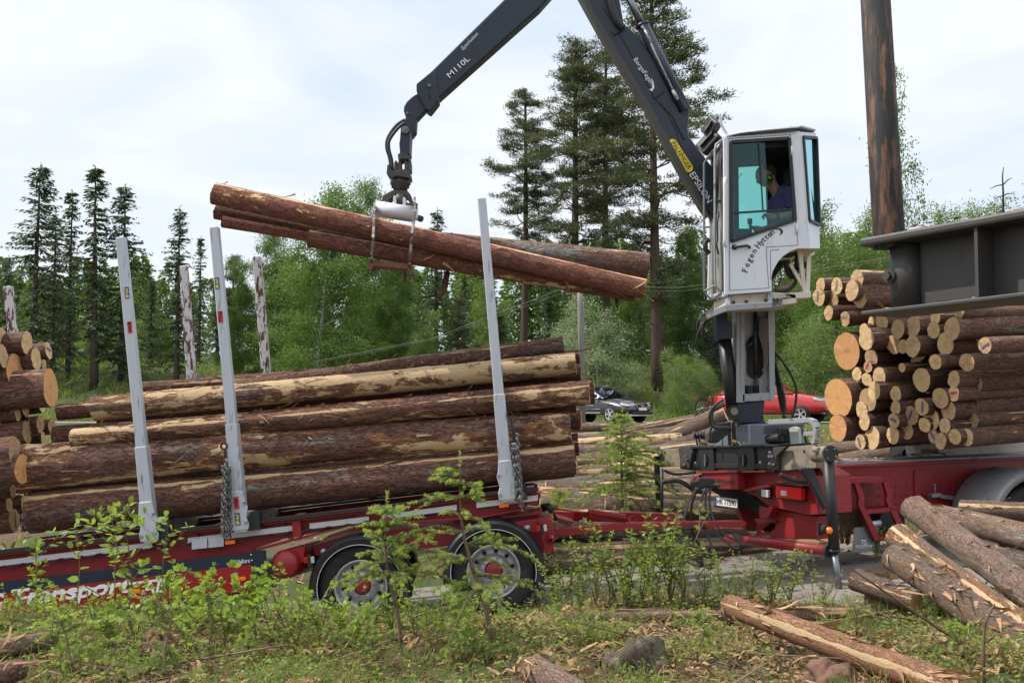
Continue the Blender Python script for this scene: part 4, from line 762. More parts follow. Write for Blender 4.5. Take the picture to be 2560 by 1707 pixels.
# main beams: near and far I-beam with the upswept tail, cross members
for dy, nm in ((0.25, 'frame_beam'), (1.95, 'frame_beam')):
    mb = MB()
    out = [(-60, 1397), (1340, 1232), (1353, 1236), (1353, 1247), (1305, 1277), (1190, 1298), (870, 1318), (700, 1352), (560, 1400), (300, 1432), (-60, 1470)]
    mb.prism([PF(x, y, dy) for x, y in out], (0, .02, 0))
    for (ax_, ay), (bx, by) in zip(out[:1], out[1:2]): mb.beam(PF(ax_, ay, dy - .03), PF(bx, by, dy - .03), .16, .022, TU)
    mb.beam(PF(-60, 1467, dy - .03), PF(560, 1398, dy - .03), .16, .022, TU); mb.beam(PF(560, 1398, dy - .03), PF(870, 1316, dy - .03), .16, .022, TU); mb.beam(PF(870, 1316, dy - .03), PF(1200, 1296, dy - .03), .16, .022, TU); mb.beam(PF(1200, 1296, dy - .03), PF(1305, 1275, dy - .03), .16, .022, TU)
    for x in (735, 960, 1160): mb.beam(PF(x, 1300 - (x - 735) * .04 + 4, dy - .05), PF(x + 3, 1345 - (x - 735) * .12, dy - .05), .1, .16, TY)
    mb.build(nm, MT['red'], tr, bev=.004)
for x in (60, 250, 470, 690, 900, 1130, 1330): mb = MB(); mb.beam(PF(x, 1408 - x * .118, .2), PF(x, 1408 - x * .118, 2.0), .12, .12, TX); mb.build('cross_member', MT['red'], tr)
for dy in (.16, 1.9):
    mb = MB(); mb.beam(PF(-60, 1388, dy), PF(1320, 1225, dy), .20, .030, TU); mb.build('deck_rail', MT['black'], tr)
mb = MB(); mb.beam(PF(1285, 1230, .15), PF(1346, 1223, .15), .16, .05, TU); mb.build('end_stop', MT['black'], tr)
for x0, x1 in ((-40, 370), (460, 735), (768, 918), (955, 1140), (1190, 1345)):     # reflective tape along the beam
    mb = MB(); f = lambda x: 1404 - x * .1195 + (6 if x < 1000 else 3)
    mb.prism([PF(x0, f(x0) - 7, .155), PF(x1, f(x1) - 7, .155), PF(x1, f(x1) + 7, .155), PF(x0, f(x0) + 7, .155)], (0, .012, 0)); mb.build('reflector_tape', MT['reflect'], tr)
for x0 in (472, 514):
    mb = MB(); mb.prism([PF(x0, 1350 - (x0 - 472) * .1, .12), PF(x0 + 39, 1346 - (x0 - 472) * .1, .12), PF(x0 + 39, 1372 - (x0 - 472) * .1, .12), PF(x0, 1376 - (x0 - 472) * .1, .12)], (0, .02, 0)); mb.build('marker_plate', MT['alu'], tr)
mb = MB(); cab_pts = []
for k in range(120):
    x = -40 + k * 9.6; y = 1420 - x * .128 + (10 if x < 560 else 16 if x < 900 else 14) - 10 + (3.2 * math.sin(k * 1.25) if 2 < k < 105 else 0); cab_pts.append(PF(x, y, .13))
mb.tube(cab_pts, .007, 4); mb.build('spiral_cable', flat('blue_grey_cable', (.03, .035, .07), .5), tr)
# side panel with the haulier's lettering
mb = MB(); mb.prism([PF(-60, 1491, .02), PF(628, 1411, .02), PF(632, 1476, .02), PF(-60, 1562, .02)], (0, .03, 0)); sp = mb.build('side_panel', MT['redb'], tr)
mb = MB(); mb.prism([PF(-60, 1461, .02), PF(628, 1380, .02), PF(628, 1411, .02), PF(-60, 1491, .02)], (0, .032, 0)); mb.prism([PF(628, 1378, .025), PF(660, 1378, .025), PF(662, 1510, .025), PF(632, 1512, .025)], (0, .10, 0)); mb.prism([PF(-60, 1562, .03), PF(632, 1476, .03), PF(634, 1512, .03), PF(-60, 1600, .03)], (0, .05, 0)); sn = mb.build('side_panel', MT['navy'], tr)
mb = MB(); mb.prism([PF(150, 1480, .6), PF(620, 1440, .6), PF(625, 1512, .6), PF(150, 1570, .6)], (0, 1.2, 0)); mb.build('storage_box', MT['black'], tr)
sl_x = (PF(628, 1411) - PF(-60, 1491)).normalized(); sl_u = sl_x.cross(Vector((0, -1, 0))) * -1; sl_u = Vector((-sl_x.z, 0, sl_x.x))
mb = MB()
text_on(mb, 'TG', PF(-62, 1536, .016), sl_x, sl_u, width=M2(74, YF), height=M2(46, YF), shear=.28, bold=.022)
text_on(mb, 'Transport', PF(30, 1527, .016), sl_x, sl_u, width=M2(300, YF), height=M2(52, YF), shear=.28, bold=.022)
text_on(mb, 'AB', PF(352, 1486, .016), sl_x, sl_u, width=M2(64, YF), height=M2(30, YF), shear=.28, bold=.022)
mb.prism([PF(40, 1493, .014), PF(440, 1441, .014), PF(434, 1447, .014), PF(36, 1500, .014)], (0, .003, 0)); mb.build('lettering', MT['wletter'], sp)
mb = MB(); text_on(mb, 'Kilafors', PF(586, 1410, .015), sl_x, sl_u, width=M2(38, YF), height=M2(10.5, YF), bold=.01); mb.tube([PF(627, 1386, .018), PF(627, 1386, .01)], .008, 8); mb.tube([PF(629, 1400, .018), PF(629, 1400, .01)], .008, 8); mb.build('lettering', MT['wletter'], sn)
for x, y in ((14, 1515), (602, 1446), (338, 1478), (569, 1358), (1260, 1265)):
    o_ = PF(x, y, .0 if x < 610 and y > 1400 else .12); 
    mb = MB(); mb.box(o_, (M2(24, YF), .03, M2(9, YF)), sl_x, TY, sl_u); ml = mb.build('marker_lamp', MT['amber'] , tr, bev=.006)
# bogie frame, air tank, lamps
mb = MB(); mb.prism([PF(765, 1375, .45), PF(845, 1350, .45), PF(1150, 1312, .45), PF(1150, 1285, .45), PF(1380, 1300, .45), PF(1390, 1400, .45), PF(1372, 1388, .45), PF(1150, 1370, .45), PF(860, 1410, .45), PF(768, 1400, .45)], (0, 1.4, 0)); mb.build('bogie_frame', MT['red'], tr, bev=.01)
mb = MB(); mb.prism([PF(1345, 1300, .15), PF(1378, 1297, .15), PF(1389, 1335, .15), PF(1380, 1385, .15), PF(1364, 1386, .15)], (0, .12, 0)); mb.prism([PF(1285, 1308, .2), PF(1378, 1297, .2), PF(1380, 1338, .2), PF(1290, 1332, .2)], (0, .05, 0)); mb.prism([PF(1250, 1296, .3), PF(1345, 1284, .3), PF(1358, 1280, .3), PF(1352, 1292, .3), PF(1250, 1304, .3)], (0, .5, 0)); mb.build('end_bracket', MT['red'], tr, bev=.006)
mb = MB(); mb.lathe([(.02, -.06), (.05, -.02), (.05, .05), (.02, .06)], PF(1377, 1349, .08), (0, 1, 0), 20); mb.build('pivot_pin', MT['red'], tr)
mb = MB(); c0 = PF(718, 1412, .28); Rk = M2(36, YF); prof = [(.001, -.18)] + [(Rk * math.sin(a), -.18 + .10 * (1 - math.cos(a))) for a in np.linspace(.25, 1.57, 6)] + [(Rk, .9), (.001, .95)]
mb.lathe(prof, c0 + Vector((-.02, -.12, 0)), Vector((.25, 1, .0)), 32); mb.build('air_tank', MT['red'], tr)
mb = MB(); mb.prism([PF(722, 1375, .12), PF(758, 1368, .12), PF(755, 1392, .12), PF(762, 1408, .12), PF(728, 1408, .12)], (0, .1, 0)); mb.build('tank_bracket', MT['redb'], tr)
for x, y in ((773, 1402), (1355, 1322)):
    mb = MB(); mb.box(PF(x, y, .02), (M2(9, YF), .06, M2(30, YF)), TX, TY, TU); hl = mb.build('lamp_holder', MT['rubber'], tr, bev=.008)
    mb = MB(); mb.box(PF(x + 8, y - 3, .02), (M2(8, YF), .055, M2(16, YF)), TX, TY, TU); mb.build('marker_lamp', MT['white_l'], tr, bev=.006)
    mb = MB(); mb.box(PF(x - 9, y - 2, .02), (M2(9, YF), .055, M2(14, YF)), TX, TY, TU); mb.build('marker_lamp', MT['redlens'], tr, bev=.006)
for x, y in ((805, 1382), (1318, 1322)): mb = MB(); mb.lathe([(.001, -.02), (.022, -.02), (.022, .0), (.038, .0), (.038, .02)], PF(x, y, .1), (0, 1, 0), 18); mb.build('valve_cap', MT['bolt'], tr)
AXT = Vector((0, -1, 0))
for x, y in ((903, 1465), (1234, 1427)):
    wheel(tr, P(x, y, YF + .13) + Vector((0, .12, 0)), AXT, .50, .36)
    wheel(tr, P(x, y, YF + .13) + Vector((0, 1.85, 0)), AXT, .50, .36, nuts=1, tread=False)
    mudguard(tr, P(x, y, YF + .13) + Vector((0, .10, 0)), AXT, .585, .46, R(-108), R(100 if x < 1000 else 98), ref=TU)
    mb = MB(); c = P(x, y, YF + .13); mb.tube([c + Vector((0, .2, 0)), c + Vector((0, 1.8, 0))], .06, 10); mb.build('axle', MT['black'], tr)
# drawbar
mb = MB(); mb.prism([PF(1392, 1337, .7), PF(1560, 1322, .7), PF(1740, 1318, .7), PF(1890, 1316, .7), PF(1900, 1323, .7), PF(1890, 1332, .7), PF(1740, 1335, .7), PF(1560, 1342, .7), PF(1393, 1358, .7)], (0, .14, 0)); mb.prism([PF(1400, 1310, .9), PF(1445, 1322, .9), PF(1442, 1330, .9), PF(1400, 1320, .9)], (0, .5, 0)); mb.beam(PF(1400, 1320, 1.6), PF(1720, 1312, .9), .1, .12, UPZ); mb.build('drawbar', MT['red'], tr, bev=.006)
mb = MB(); pts = []
a, b_ = PF(1484, 1296, .8), PF(1582, 1311, .8); dx = (b_ - a)
for k in range(22 * 8 + 1): t = k / (22 * 8); an = t * 22 * 2 * math.pi; pts.append(a + dx * t + Vector((0, math.cos(an) * .045, math.sin(an) * .045)))
mb.tube(pts, .009, 4); mb.tube([PF(1376, 1283, .8), PF(1484, 1298, .8)], .010, 5); mb.tube([PF(1582, 1311, .8), PF(1600, 1314, .8)], .014, 5); mb.lathe([(.05, -.015), (.05, .015), (.028, .015), (.028, -.015), (.05, -.015)], PF(1600, 1314, .8), (0, 1, 0), 16); mb.build('drawbar_spring', MT['redb'], tr)
mb = MB(); mb.tube([PF(1378, 1375, .8), PF(1450, 1360, .75), PF(1600, 1353, .7), PF(1740, 1335, .68), PF(1790, 1330, .66)], .022, 6); mb.tube([PF(1360, 1283, .75), PF(1375, 1278, .72), PF(1388, 1290, .7)], .05, 8); mb.build('air_hose', MT['hose'], tr)
# stakes: near ones silver, far ones with peeling paint; each stands on a bunk across the frame
def stake(top, bot, wt, wb, Y, dep, mat, foot=True, sleeve=None, ylow=None):
    a = P(*top, Y); b = P(*bot, Y); d = (a - b).normalized(); X = d.cross(TY).normalized()
    X = TY.cross(d).normalized()
    mb = MB(); vs = []
    for c, wd_ in ((b, wb), (a, wt)):
        for i, j in ((-1, 0), (1, 0), (1, 1), (-1, 1)): vs.append(c + X * i * wd_ / 2 + TY * j * dep)
    mb.add(vs, [(0, 1, 5, 4), (1, 2, 6, 5), (2, 3, 7, 6), (3, 0, 4, 7), (4, 5, 6, 7), (3, 2, 1, 0)])
    s = mb.build('stake', MT[mat], tr, bev=.012)
    return a, b, d, X, s
for q, (top, bot) in enumerate([((298, 592), (374, 1345)), ((533, 566), (600, 1318)), ((1204, 494), (1270, 1242))]):
    a, b, d, X, sk = stake(top, bot, .098, .125, YF, .13, 'alu')
    sl_ = MB(); fr = .34 if q else .30; c = b + d * (b - a).length * fr
    sl_.add([p + X * i * wd_ / 2 + TY * j for p, wd_ in ((b - d * .05, .15), (c, .135)) for i, j in ((-1, -.012), (1, -.012), (1, .15), (-1, .15))], [(0, 1, 5, 4), (1, 2, 6, 5), (2, 3, 7, 6), (3, 0, 4, 7), (4, 5, 6, 7)]); sl_.build('stake_sleeve', MT['alu'], sk, bev=.008)
    mb = MB(); f0 = b; mb.prism([f0 + X * x + d * z + Vector((0, -.03, 0)) for x, z in ((-.10, -.03), (.10, -.03), (.11, .03), (.085, .10), (.11, .22), (.09, .30), (.075, .42), (-.075, .42), (-.09, .30), (-.11, .24), (-.085, .12), (-.11, .05))], (0, .05, 0)); ft = mb.build('stake_foot', MT['alu'], sk, bev=.01)
    mb = MB()
    for x, z in ((-.082, .03), (.085, .05), (-.085, .25), (.085, .27)): mb.tube([f0 + X * x + d * z + Vector((0, -.028, 0)), f0 + X * x + d * z + Vector((0, -.052, 0))], .02, 6, smooth=False)
    mb.build('foot_bolt', MT['bolt'], sk)
    mb = MB(); mb.tube([f0 + X * .16 + d * .1 + Vector((0, .05, 0)), f0 + X * .16 + d * .1 + Vector((0, .25, 0))], .06, 10); mb.box(f0 + X * .15 + d * .02 + Vector((0, .1, 0)), (.14, .12, .14), X, TY, d); mb.build('lashing_winch', MT['black'], tr)
    mb = MB(); mb.beam(b + d * .06 + Vector((0, .12, 0)), b + d * .06 + Vector((0, 2.45, 0)), .16, .2, d); mb.build('bunk', MT['grey'], tr, bev=.01)
    def sticker(px, py, mat, txt, tcol, wpx, hpx, front=-.006, slash=False):
        c = P(px, py, YF) + Vector((0, front, 0)); m1 = MB(); m1.box(c, (M2(wpx, YF), .004, M2(hpx, YF)), X, TY, d); m1.build('sticker', MT[mat], sk)
        m2 = MB()
        for n_, ch in enumerate(txt):
            text_on(m2, ch, c + X * (-M2(wpx * .36, YF)) + d * M2(hpx * (.44 - .44 * (n_ + 1)), YF) + Vector((0, -.003, 0)), X, d, width=M2(wpx * .72, YF), height=M2(hpx * .38, YF), bold=.03, lift=.001)
        if slash: m2.beam(c + X * M2(-wpx * .3, YF) + d * M2(-hpx * .4, YF) + Vector((0, -.004, 0)), c + X * M2(wpx * .3, YF) + d * M2(hpx * .4, YF) + Vector((0, -.004, 0)), .002, M2(3, YF), X); m2.beam(c + X * M2(-wpx * .25, YF) + d * M2(hpx * .38, YF) + Vector((0, -.004, 0)), c + X * M2(wpx * .3, YF) + d * M2(hpx * .38, YF) + Vector((0, -.004, 0)), .002, M2(3, YF), d)
        if txt or slash: m2.build('lettering', MT[tcol], sk)
    if q == 0: sticker(318, 732, 'blue', '26', 'yletter', 11, 29); sticker(325, 818, 'redst', '', 'bletter', 11, 29, slash=False); 
    if q == 0:
        m2 = MB(); c = P(325, 818, YF) + Vector((0, -.012, 0)); m2.beam(c - d * .05, c + d * .05, .002, .014, X); m2.beam(c + d * .05 - X * .02, c + d * .05 + X * .02, .002, .014, d); m2.build('lettering', MT['bletter'], sk)
    if q == 1: sticker(543, 708, 'blue', '26', 'yletter', 11, 29); sticker(551, 792, 'redst', '', 'bletter', 12, 29, slash=True); sticker(593, 1256, 'redst', '', 'bletter', 12, 30, front=-.04); sticker(596, 1296, 'blue', '26', 'yletter', 12, 30, front=-.04)
    if q == 1:
        m2 = MB(); c = P(593, 1256, YF) + Vector((0, -.048, 0)); m2.beam(c - d * .04, c + d * .055, .002, .012, X); m2.beam(c, c + d * .04 + X * .02, .002, .01, TY); m2.build('lettering', MT['bletter'], sk)
for top, bot in (((16, 715), (75, 1290)), ((456, 664), (500, 1270)), ((640, 640), (690, 1262))):
    a, b, d, X, sk = stake(top, bot, .105, .125, YF + 2.4, .12, 'aluchip')
    mb = MB(); mb.prism([b + X * x + d * z for x, z in ((-.16, -.2), (.16, -.2), (.14, .1), (.07, .3), (-.07, .3), (-.14, .1))], (0, .06, 0)); mb.build('stake_foot', MT['aluchip'], sk, bev=.01)
# chains hung from the stakes
def chain_bundle(name, label, strands, mat, rl=.034, rw=.016, rt=.006):
    mb = MB()
    for st in strands:
        pts = [Vector(p) for p in st]; acc = [0]
        for p, q in zip(pts, pts[1:]): acc.append(acc[-1] + (q - p).length)
        n = int(acc[-1] / (rl * 1.35)); 
        for k in range(n):
            s = (k + .5) / n * acc[-1]; i = max(j for j in range(len(acc) - 1) if acc[j] <= s); t = (s - acc[i]) / (acc[i + 1] - acc[i]); c = pts[i].lerp(pts[i + 1], t); d = (pts[i + 1] - pts[i]).normalized()
            u = d.cross(Vector((math.sin(k * 1.57 + .5), math.cos(k * 1.57 + .5), .2))).normalized()
            ring = [c + d * math.cos(a) * rl + u * math.sin(a) * rw for a in np.linspace(0, 2 * math.pi, 9)]
            mb.tube(ring, rt, 4, caps=False)
    tag(mb.build(name, MT[mat]), label, 'chain')
rg = random.Random(3)
def drop(x0, y0, x1, y1, Y, w): return [P(x0 + rg.uniform(-w, w), y0, Y), P((x0 + x1) / 2 + rg.uniform(-w, w), (y0 + y1) / 2, Y + rg.uniform(-.03, .05)), P(x1 + rg.uniform(-w, w), y1 + rg.uniform(-12, 8), Y + rg.uniform(-.03, .05))]
chain_bundle('lashing_chain', 'steel chain bundle hanging from the stake with the red and blue stickers', [drop(566, 1165, 566, 1335, 13.32, 12) for _ in range(15)] + [drop(562, 1150, 570, 1350, 13.3, 6) for _ in range(2)], 'chain')
chain_bundle('lashing_chain', 'steel chain bundle hanging from the stake nearest the crane', [drop(1290, 1110, 1302, 1250, 13.32, 11) for _ in range(14)] + [drop(1288, 1085, 1300, 1270, 13.3, 7) for _ in range(2)], 'chain')
mb = MB()
for x0, y0, x1, y1 in ((563, 1107, 566, 1170), (1277, 1030, 1288, 1120)):
    mb.lathe([(.045, -.012), (.045, .012), (.025, .012), (.025, -.012), (.045, -.012)], PF(x0 - 2, y0 + 8, -.02), (0, 1, 0), 14); mb.beam(PF(x0, y0 + 14, -.02), PF(x1, y1, -.03), .02, .035, TY)
mb.beam(PF(1284, 1080, .02), PF(1306, 1180, .02), .03, .06, TY)
mb.build('chain_hook', MT['black'], tr)
# ------------------------------------------------------------------ timber truck (rear end) - heading H away to the right
H = Vector((.92, .39, .03)).normalized(); LAT = Vector((.39, -.92, 0)).normalized()     # LAT points from the far side to the near side
RC = Vector((3.02, 14.75, .43))                                                         # ground under the middle of the rear end
NR = Vector((-H.x, -H.y, 0)).normalized()
def RP(px, py, d=0.0): return hit(px, py, RC + Vector((H.x, H.y, 0)) * d, NR)           # rear plane
def SPn(px, py, lat=.95): return hit(px, py, RC + LAT * lat, LAT)                       # side planes
def polyn(mb, pts, vec, mat=0): mb.prism(pts, vec, mat)
tk = thing('timber_truck', 'rear of a red timber truck with ladder step and grey mudguard under the sawn logs', 'truck', RC)
mb = MB()
side = [(2010, 1196), (2085, 1166), (2440, 1151), (2700, 1140), (2700, 1262), (2350, 1290), (2180, 1285), (2093, 1282), (2050, 1290), (2030, 1345), (1985, 1347), (1960, 1280), (1962, 1200)]
mb.prism([SPn(x, y, .45) for x, y in side], -LAT * .10)
mb.prism([SPn(x, y, .45) + LAT * -1.0 for x, y in side], -LAT * .10)
a, b = SPn(2000, 1170, .45), SPn(2700, 1139, .45); mb.beam(a - LAT * .05, b - LAT * .05, .20, .03, UPZ); mb.beam(SPn(2093, 1283, .45) - LAT * .03, SPn(2700, 1262, .45) - LAT * .03, .2, .03, UPZ)
mb.build('frame_beam', MT['red'], tk, bev=.006)
mb = MB(); mb.prism([SPn(x, y, .33) for x, y in ((2088, 1163), (2440, 1149), (2700, 1138), (2700, 1130), (2440, 1142), (2088, 1156))], -LAT * .75); mb.build('frame_top', MT['grey'], tk)
rg = random.Random(5); mb = MB()
for k in range(90):
    c = SPn(2100 + rg.random() * 330, 1160, .33); c = Vector((c.x, c.y, 0)); t = (c - Vector((SPn(2088, 1158, .33).x, SPn(2088, 1158, .33).y, 0))).length; z = SPn(2088, 1157, .33).z + t * .034 + .012
    c = Vector((c.x, c.y, z)) - LAT * rg.uniform(.0, .6); an = rg.random() * 6.3; l = rg.uniform(.03, .1); d = Vector((math.cos(an), math.sin(an), rg.uniform(-.05, .2))); s = Vector((-d.y, d.x, 0)) * rg.uniform(.01, .025)
    mb.add([c - d * l - s, c + d * l - s, c + d * l + s + Vector((0, 0, .01)), c - d * l + s], [(0, 1, 2, 3)])
stuff(mb.build('bark_litter', MT['chip']), 'bark crumbs lying on the red truck frame', 'litter')
mb = MB()
for k in range(16):
    for j in range(3): mb.tube([SPn(2200 + k * 14, 1218 - k * .6 + j * 22, .455), SPn(2200 + k * 14, 1218 - k * .6 + j * 22, .475)], .009, 6)
for k in range(8):
    for j in range(7): mb.tube([SPn(2020 + k * 9, 1240 + j * 13, .455), SPn(2020 + k * 9, 1240 + j * 13, .472)], .010, 6)
mb.build('rivet', MT['red'], tk)
mb = MB(); mb.prism([SPn(2285, 1175, .455), SPn(2330, 1173, .455), SPn(2330, 1240, .455), SPn(2285, 1240, .455)], LAT * .014); mb.prism([SPn(2330, 1202, .452), SPn(2450, 1198, .452), SPn(2450, 1202, .452), SPn(2330, 1206, .452)], LAT * .012); mb.build('frame_plate', MT['red'], tk)
# rear body
mb = MB()
mb.prism([RP(x, y, -.16) for x, y in ((1752, 1183), (1842, 1180), (1844, 1223), (1800, 1222), (1758, 1206))], H * .12); 
mb.prism([RP(x, y, .02) for x, y in ((1842, 1180), (2010, 1172), (2040, 1190), (2044, 1286), (2018, 1287), (1920, 1264), (1880, 1234), (1844, 1223))], H * .5)
mb.prism([RP(x, y, .10) for x, y in ((1897, 1264), (2018, 1287), (2044, 1290), (2040, 1348), (1930, 1345), (1925, 1330), (1937, 1318), (1937, 1310), (1898, 1300))], H * .3)
mb.build('rear_body', MT['red'], tk, bev=.008)
mb = MB(); mb.beam(RP(1748, 1181, -.14), RP(1850, 1178, -.14), .1, .025, UPZ); mb.beam(RP(1838, 1180, -.05), RP(1925, 1178, -.05), .16, .02, UPZ); mb.prism([RP(x, y, -.02) for x, y in ((1840, 1182), (1866, 1182), (1862, 1216), (1842, 1218))], H * .1); mb.prism([RP(1858, 1222, -.06), RP(1922, 1210, -.06), RP(1924, 1218, -.06), RP(1862, 1228, -.06)], H * .2); mb.tube([RP(1738, 1197, .0), RP(1752, 1192, 0)], .04, 10); mb.build('rear_flange', MT['redb'], tk, bev=.005)
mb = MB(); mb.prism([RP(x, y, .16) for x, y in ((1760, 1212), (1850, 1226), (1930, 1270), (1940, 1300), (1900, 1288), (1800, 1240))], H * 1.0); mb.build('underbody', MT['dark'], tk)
mb = MB(); mb.prism([RP(x, y, .05) for x, y in ((1885, 1296), (1938, 1300), (1938, 1306), (1893, 1312), (1910, 1330), (1893, 1340), (1880, 1340), (1900, 1325))], H * .35); mb.prism([RP(x, y, -.05) for x, y in ((1900, 1275), (1928, 1264), (1930, 1272), (1920, 1296), (1898, 1290))], H * .1); mb.build('coupling', MT['red'], tk, bev=.006)
mb = MB(); mb.tube([RP(1818, 1346, -.1), RP(1885, 1351, -.1), RP(1900, 1353, -.1), RP(2072, 1376, -.1)], [.055, .055, .06, .06], 16); mb.build('underrun_bar', MT['red'], tk)
mb = MB(); mb.tube([RP(2070, 1376, -.1), RP(2076, 1377, -.1)], .075, 12); mb.build('bar_end', MT['rubber'], tk)
RX = LAT; 
mb = MB(); mb.box(RP(1977, 1231, -.03), (M2(58, 14.4) / .56, .07, M2(36, 14.4)), RX, NR, UPZ); mb.box(RP(1977, 1210, -.06), (M2(70, 14.4) / .56, .14, .012), RX, NR, UPZ); rl = mb.build('rear_lamp', MT['black'], tk, bev=.006)
mb = MB(); mb.box(RP(1976, 1231, -.05), (M2(54, 14.4) / .56, .07, M2(28, 14.4)), RX, NR, UPZ); mb.build('lamp_lens', MT['tail'], rl, bev=.006)
mb = MB(); mb.box(RP(1960, 1232, -.09), (M2(12, 14.4) / .56, .02, M2(12, 14.4)), RX, NR, UPZ); mb.build('lamp_lens', MT['white_l'], rl)
mb = MB(); mb.box(RP(1910, 1233, -.05), (M2(26, 14.4) / .56, .06, M2(22, 14.4)), RX, NR, UPZ); rv = mb.build('reverse_lamp', MT['black'], tk, bev=.006)
mb = MB(); mb.box(RP(1914, 1233, -.09), (M2(15, 14.4) / .56, .03, M2(18, 14.4)), RX, NR, UPZ); mb.build('lamp_lens', MT['white_l'], rv, bev=.004)
mb = MB(); c = RP(1817, 1257, -.01); mb.box(c, (.56, .02, .15), RX, NR, UPZ + RX * .0 - H * .0); mb.build('plate_holder', MT['black'], tk)
mb = MB(); c = c + NR * .014 + UPZ * .012; mb.box(c, (.52, .008, .11), RX, NR, UPZ); npl = mb.build('number_plate', MT['plate'], tk)
mb = MB(); mb.box(c - RX * .237 + NR * .005, (.045, .002, .108), RX, NR, UPZ); mb.build('plate_strip', MT['blue'], npl)
mb = MB(); text_on(mb, 'HK 17590', c - RX * .205 - UPZ * .038 + NR * .004, RX, UPZ, width=.44, height=.075, bold=.02, lift=.002); mb.build('lettering', MT['bletter'], npl)
mb = MB(); text_on(mb, 'HÖGLUNDS', RP(1791, 1207, -.164), RX, UPZ, width=M2(46, 14.7) / .58, height=M2(13, 14.7), bold=.025); mb.build('lettering', MT['bletter'], tk)
# ladder step hanging on the near side
lt = .78
mb = MB()
for x0, x1, x2 in ((2142, 2152, 2200), (2222, 2232, 2268)):
    pass
mb.prism([SPn(x, y, lt) for x, y in ((2074, 1200), (2086, 1195), (2210, 1191), (2222, 1196), (2226, 1206), (2140, 1208), (2078, 1210))], -LAT * .35)
for dx in (0, 70):
    mb.prism([SPn(x + dx, y - dx * .12, lt) for x, y in ((2136, 1205), (2146, 1203), (2163, 1240), (2160, 1262), (2203, 1345), (2198, 1352), (2188, 1352), (2146, 1262), (2148, 1245))], -LAT * .05)
mb.prism([SPn(x, y, lt) for x, y in ((2166, 1275), (2240, 1266), (2241, 1276), (2170, 1285))], -LAT * .22)
mb.prism([SPn(x, y, lt) for x, y in ((2196, 1344), (2262, 1334), (2264, 1346), (2200, 1353))], -LAT * .22)
mb.build('ladder_step', MT['red'], tk, bev=.006)
# rear wheels, mudguard, flap
for px, py, dist in ((2552, 1318, .95),):
    c = SPn(px, py, 1.05)
    wheel(tk, c, LAT, .52, .34); mudguard(tk, c - LAT * .12, LAT, .76, .72, R(-112), R(112), mat='grey', edge='chrome', crown=.05)
    c2 = SPn(2552, 1318, -1.0); wheel(tk, c2, LAT, .52, .34, tread=False)
mb = MB(); mb.prism([SPn(x, y, .7) for x, y in ((2135, 1318), (2196, 1314), (2192, 1340), (2202, 1378), (2129, 1380), (2133, 1350))], H * .02); mf = mb.build('mud_flap', MT['grey'], tk)
mb = MB(); mb.tube([SPn(2172, 1310, .72), SPn(2200, 1306, .72)], .035, 10); mb.build('flap_holder', MT['alu'], tk)
mb = MB(); X_ = (SPn(2196, 1314, .7) - SPn(2135, 1318, .7)).normalized(); text_on(mb, 'TG', SPn(2152, 1362, .715), X_, UPZ, width=M2(18, 14.2), height=M2(13, 14.2), bold=.01); text_on(mb, 'Transport AB', SPn(2138, 1372, .715), X_, UPZ, width=M2(52, 14.2), height=M2(8, 14.2)); mb.prism([SPn(2138, 1363, .715), SPn(2186, 1361, .715), SPn(2186, 1362, .715), SPn(2138, 1364, .715)], LAT * .002); mb.build('lettering', MT['wletter'], mf)
mb = MB(); c = SPn(2225, 1300, .5); mb.tube([c - LAT * .6, c], .16, 16); mb.prism([SPn(2200, 1282, .4), SPn(2262, 1278, .4), SPn(2262, 1340, .4), SPn(2215, 1342, .4)], -LAT * .6); mb.build('air_tank', MT['black'], tk)
mb = MB(); mb.tube([SPn(2338, 1240, .6), SPn(2337, 1213, .6), SPn(2333, 1211, .6), SPn(2341, 1210, .6)], .009, 6); mb.box(SPn(2336, 1237, .6), (.16, .10, .05), H, LAT, UPZ); mb.beam(SPn(2350, 1240, .55), SPn(2395, 1246, .55), .05, .05, UPZ); mb.build('clamp', MT['bolt'], tk)
rg = random.Random(8)
chain_bundle('rusty_chain', 'rusty brown chain bundle hanging under the red truck frame beside the ladder step', [[SPn(2098 + k * 3.6, 1280, .6), SPn(2100 + k * 3.6, 1310, .58), SPn(2104 + k * 3.4 + rg.uniform(-3, 3), 1338 + 22 * math.sin(k * .35 + .4) + rg.uniform(-6, 8), .6)] for k in range(16)], 'rustchain', .026, .015, .0065)
# bunk of the truck under the load
mb = MB(); c = hit(2340, 1128, RC + LAT * -.2, LAT); mb.prism([hit(x, y, RC + LAT * -.3, LAT) for x, y in ((2288, 1114), (2350, 1104), (2700, 1085), (2700, 1122), (2400, 1138), (2360, 1140), (2290, 1144))], -LAT * .2); bk = mb.build('bunk', MT['cream'], tk, bev=.01)
mb = MB(); X_ = (hit(2350, 1128, RC + LAT * -.3, LAT) - hit(2300, 1130, RC + LAT * -.3, LAT)).normalized(); text_on(mb, 'timbtech', hit(2302, 1133, RC + LAT * -.29, LAT), X_, UPZ, width=M2(54, 15.2) / .9, height=M2(15, 15.2), bold=.015); mb.build('lettering', MT['bletter'], bk)
mb = MB(); c = hit(2276, 1130, RC + LAT * -.9, LAT)
mb.lathe([(.1, -.2), (.36, -.2), (.38, -.1), (.38, .1), (.36, .2), (.1, .2)], c + Vector((.1, 0, -.05)), H, 28)
for k in range(30):
    a = k * .2094; d = LAT * math.cos(a) + UPZ * math.sin(a); mb.box(c + Vector((.1, 0, -.05)) + d * .38, (.03, .3, .04), d, H, H.cross(d))
mb.build('spare_wheel', MT['rubber'], tk)
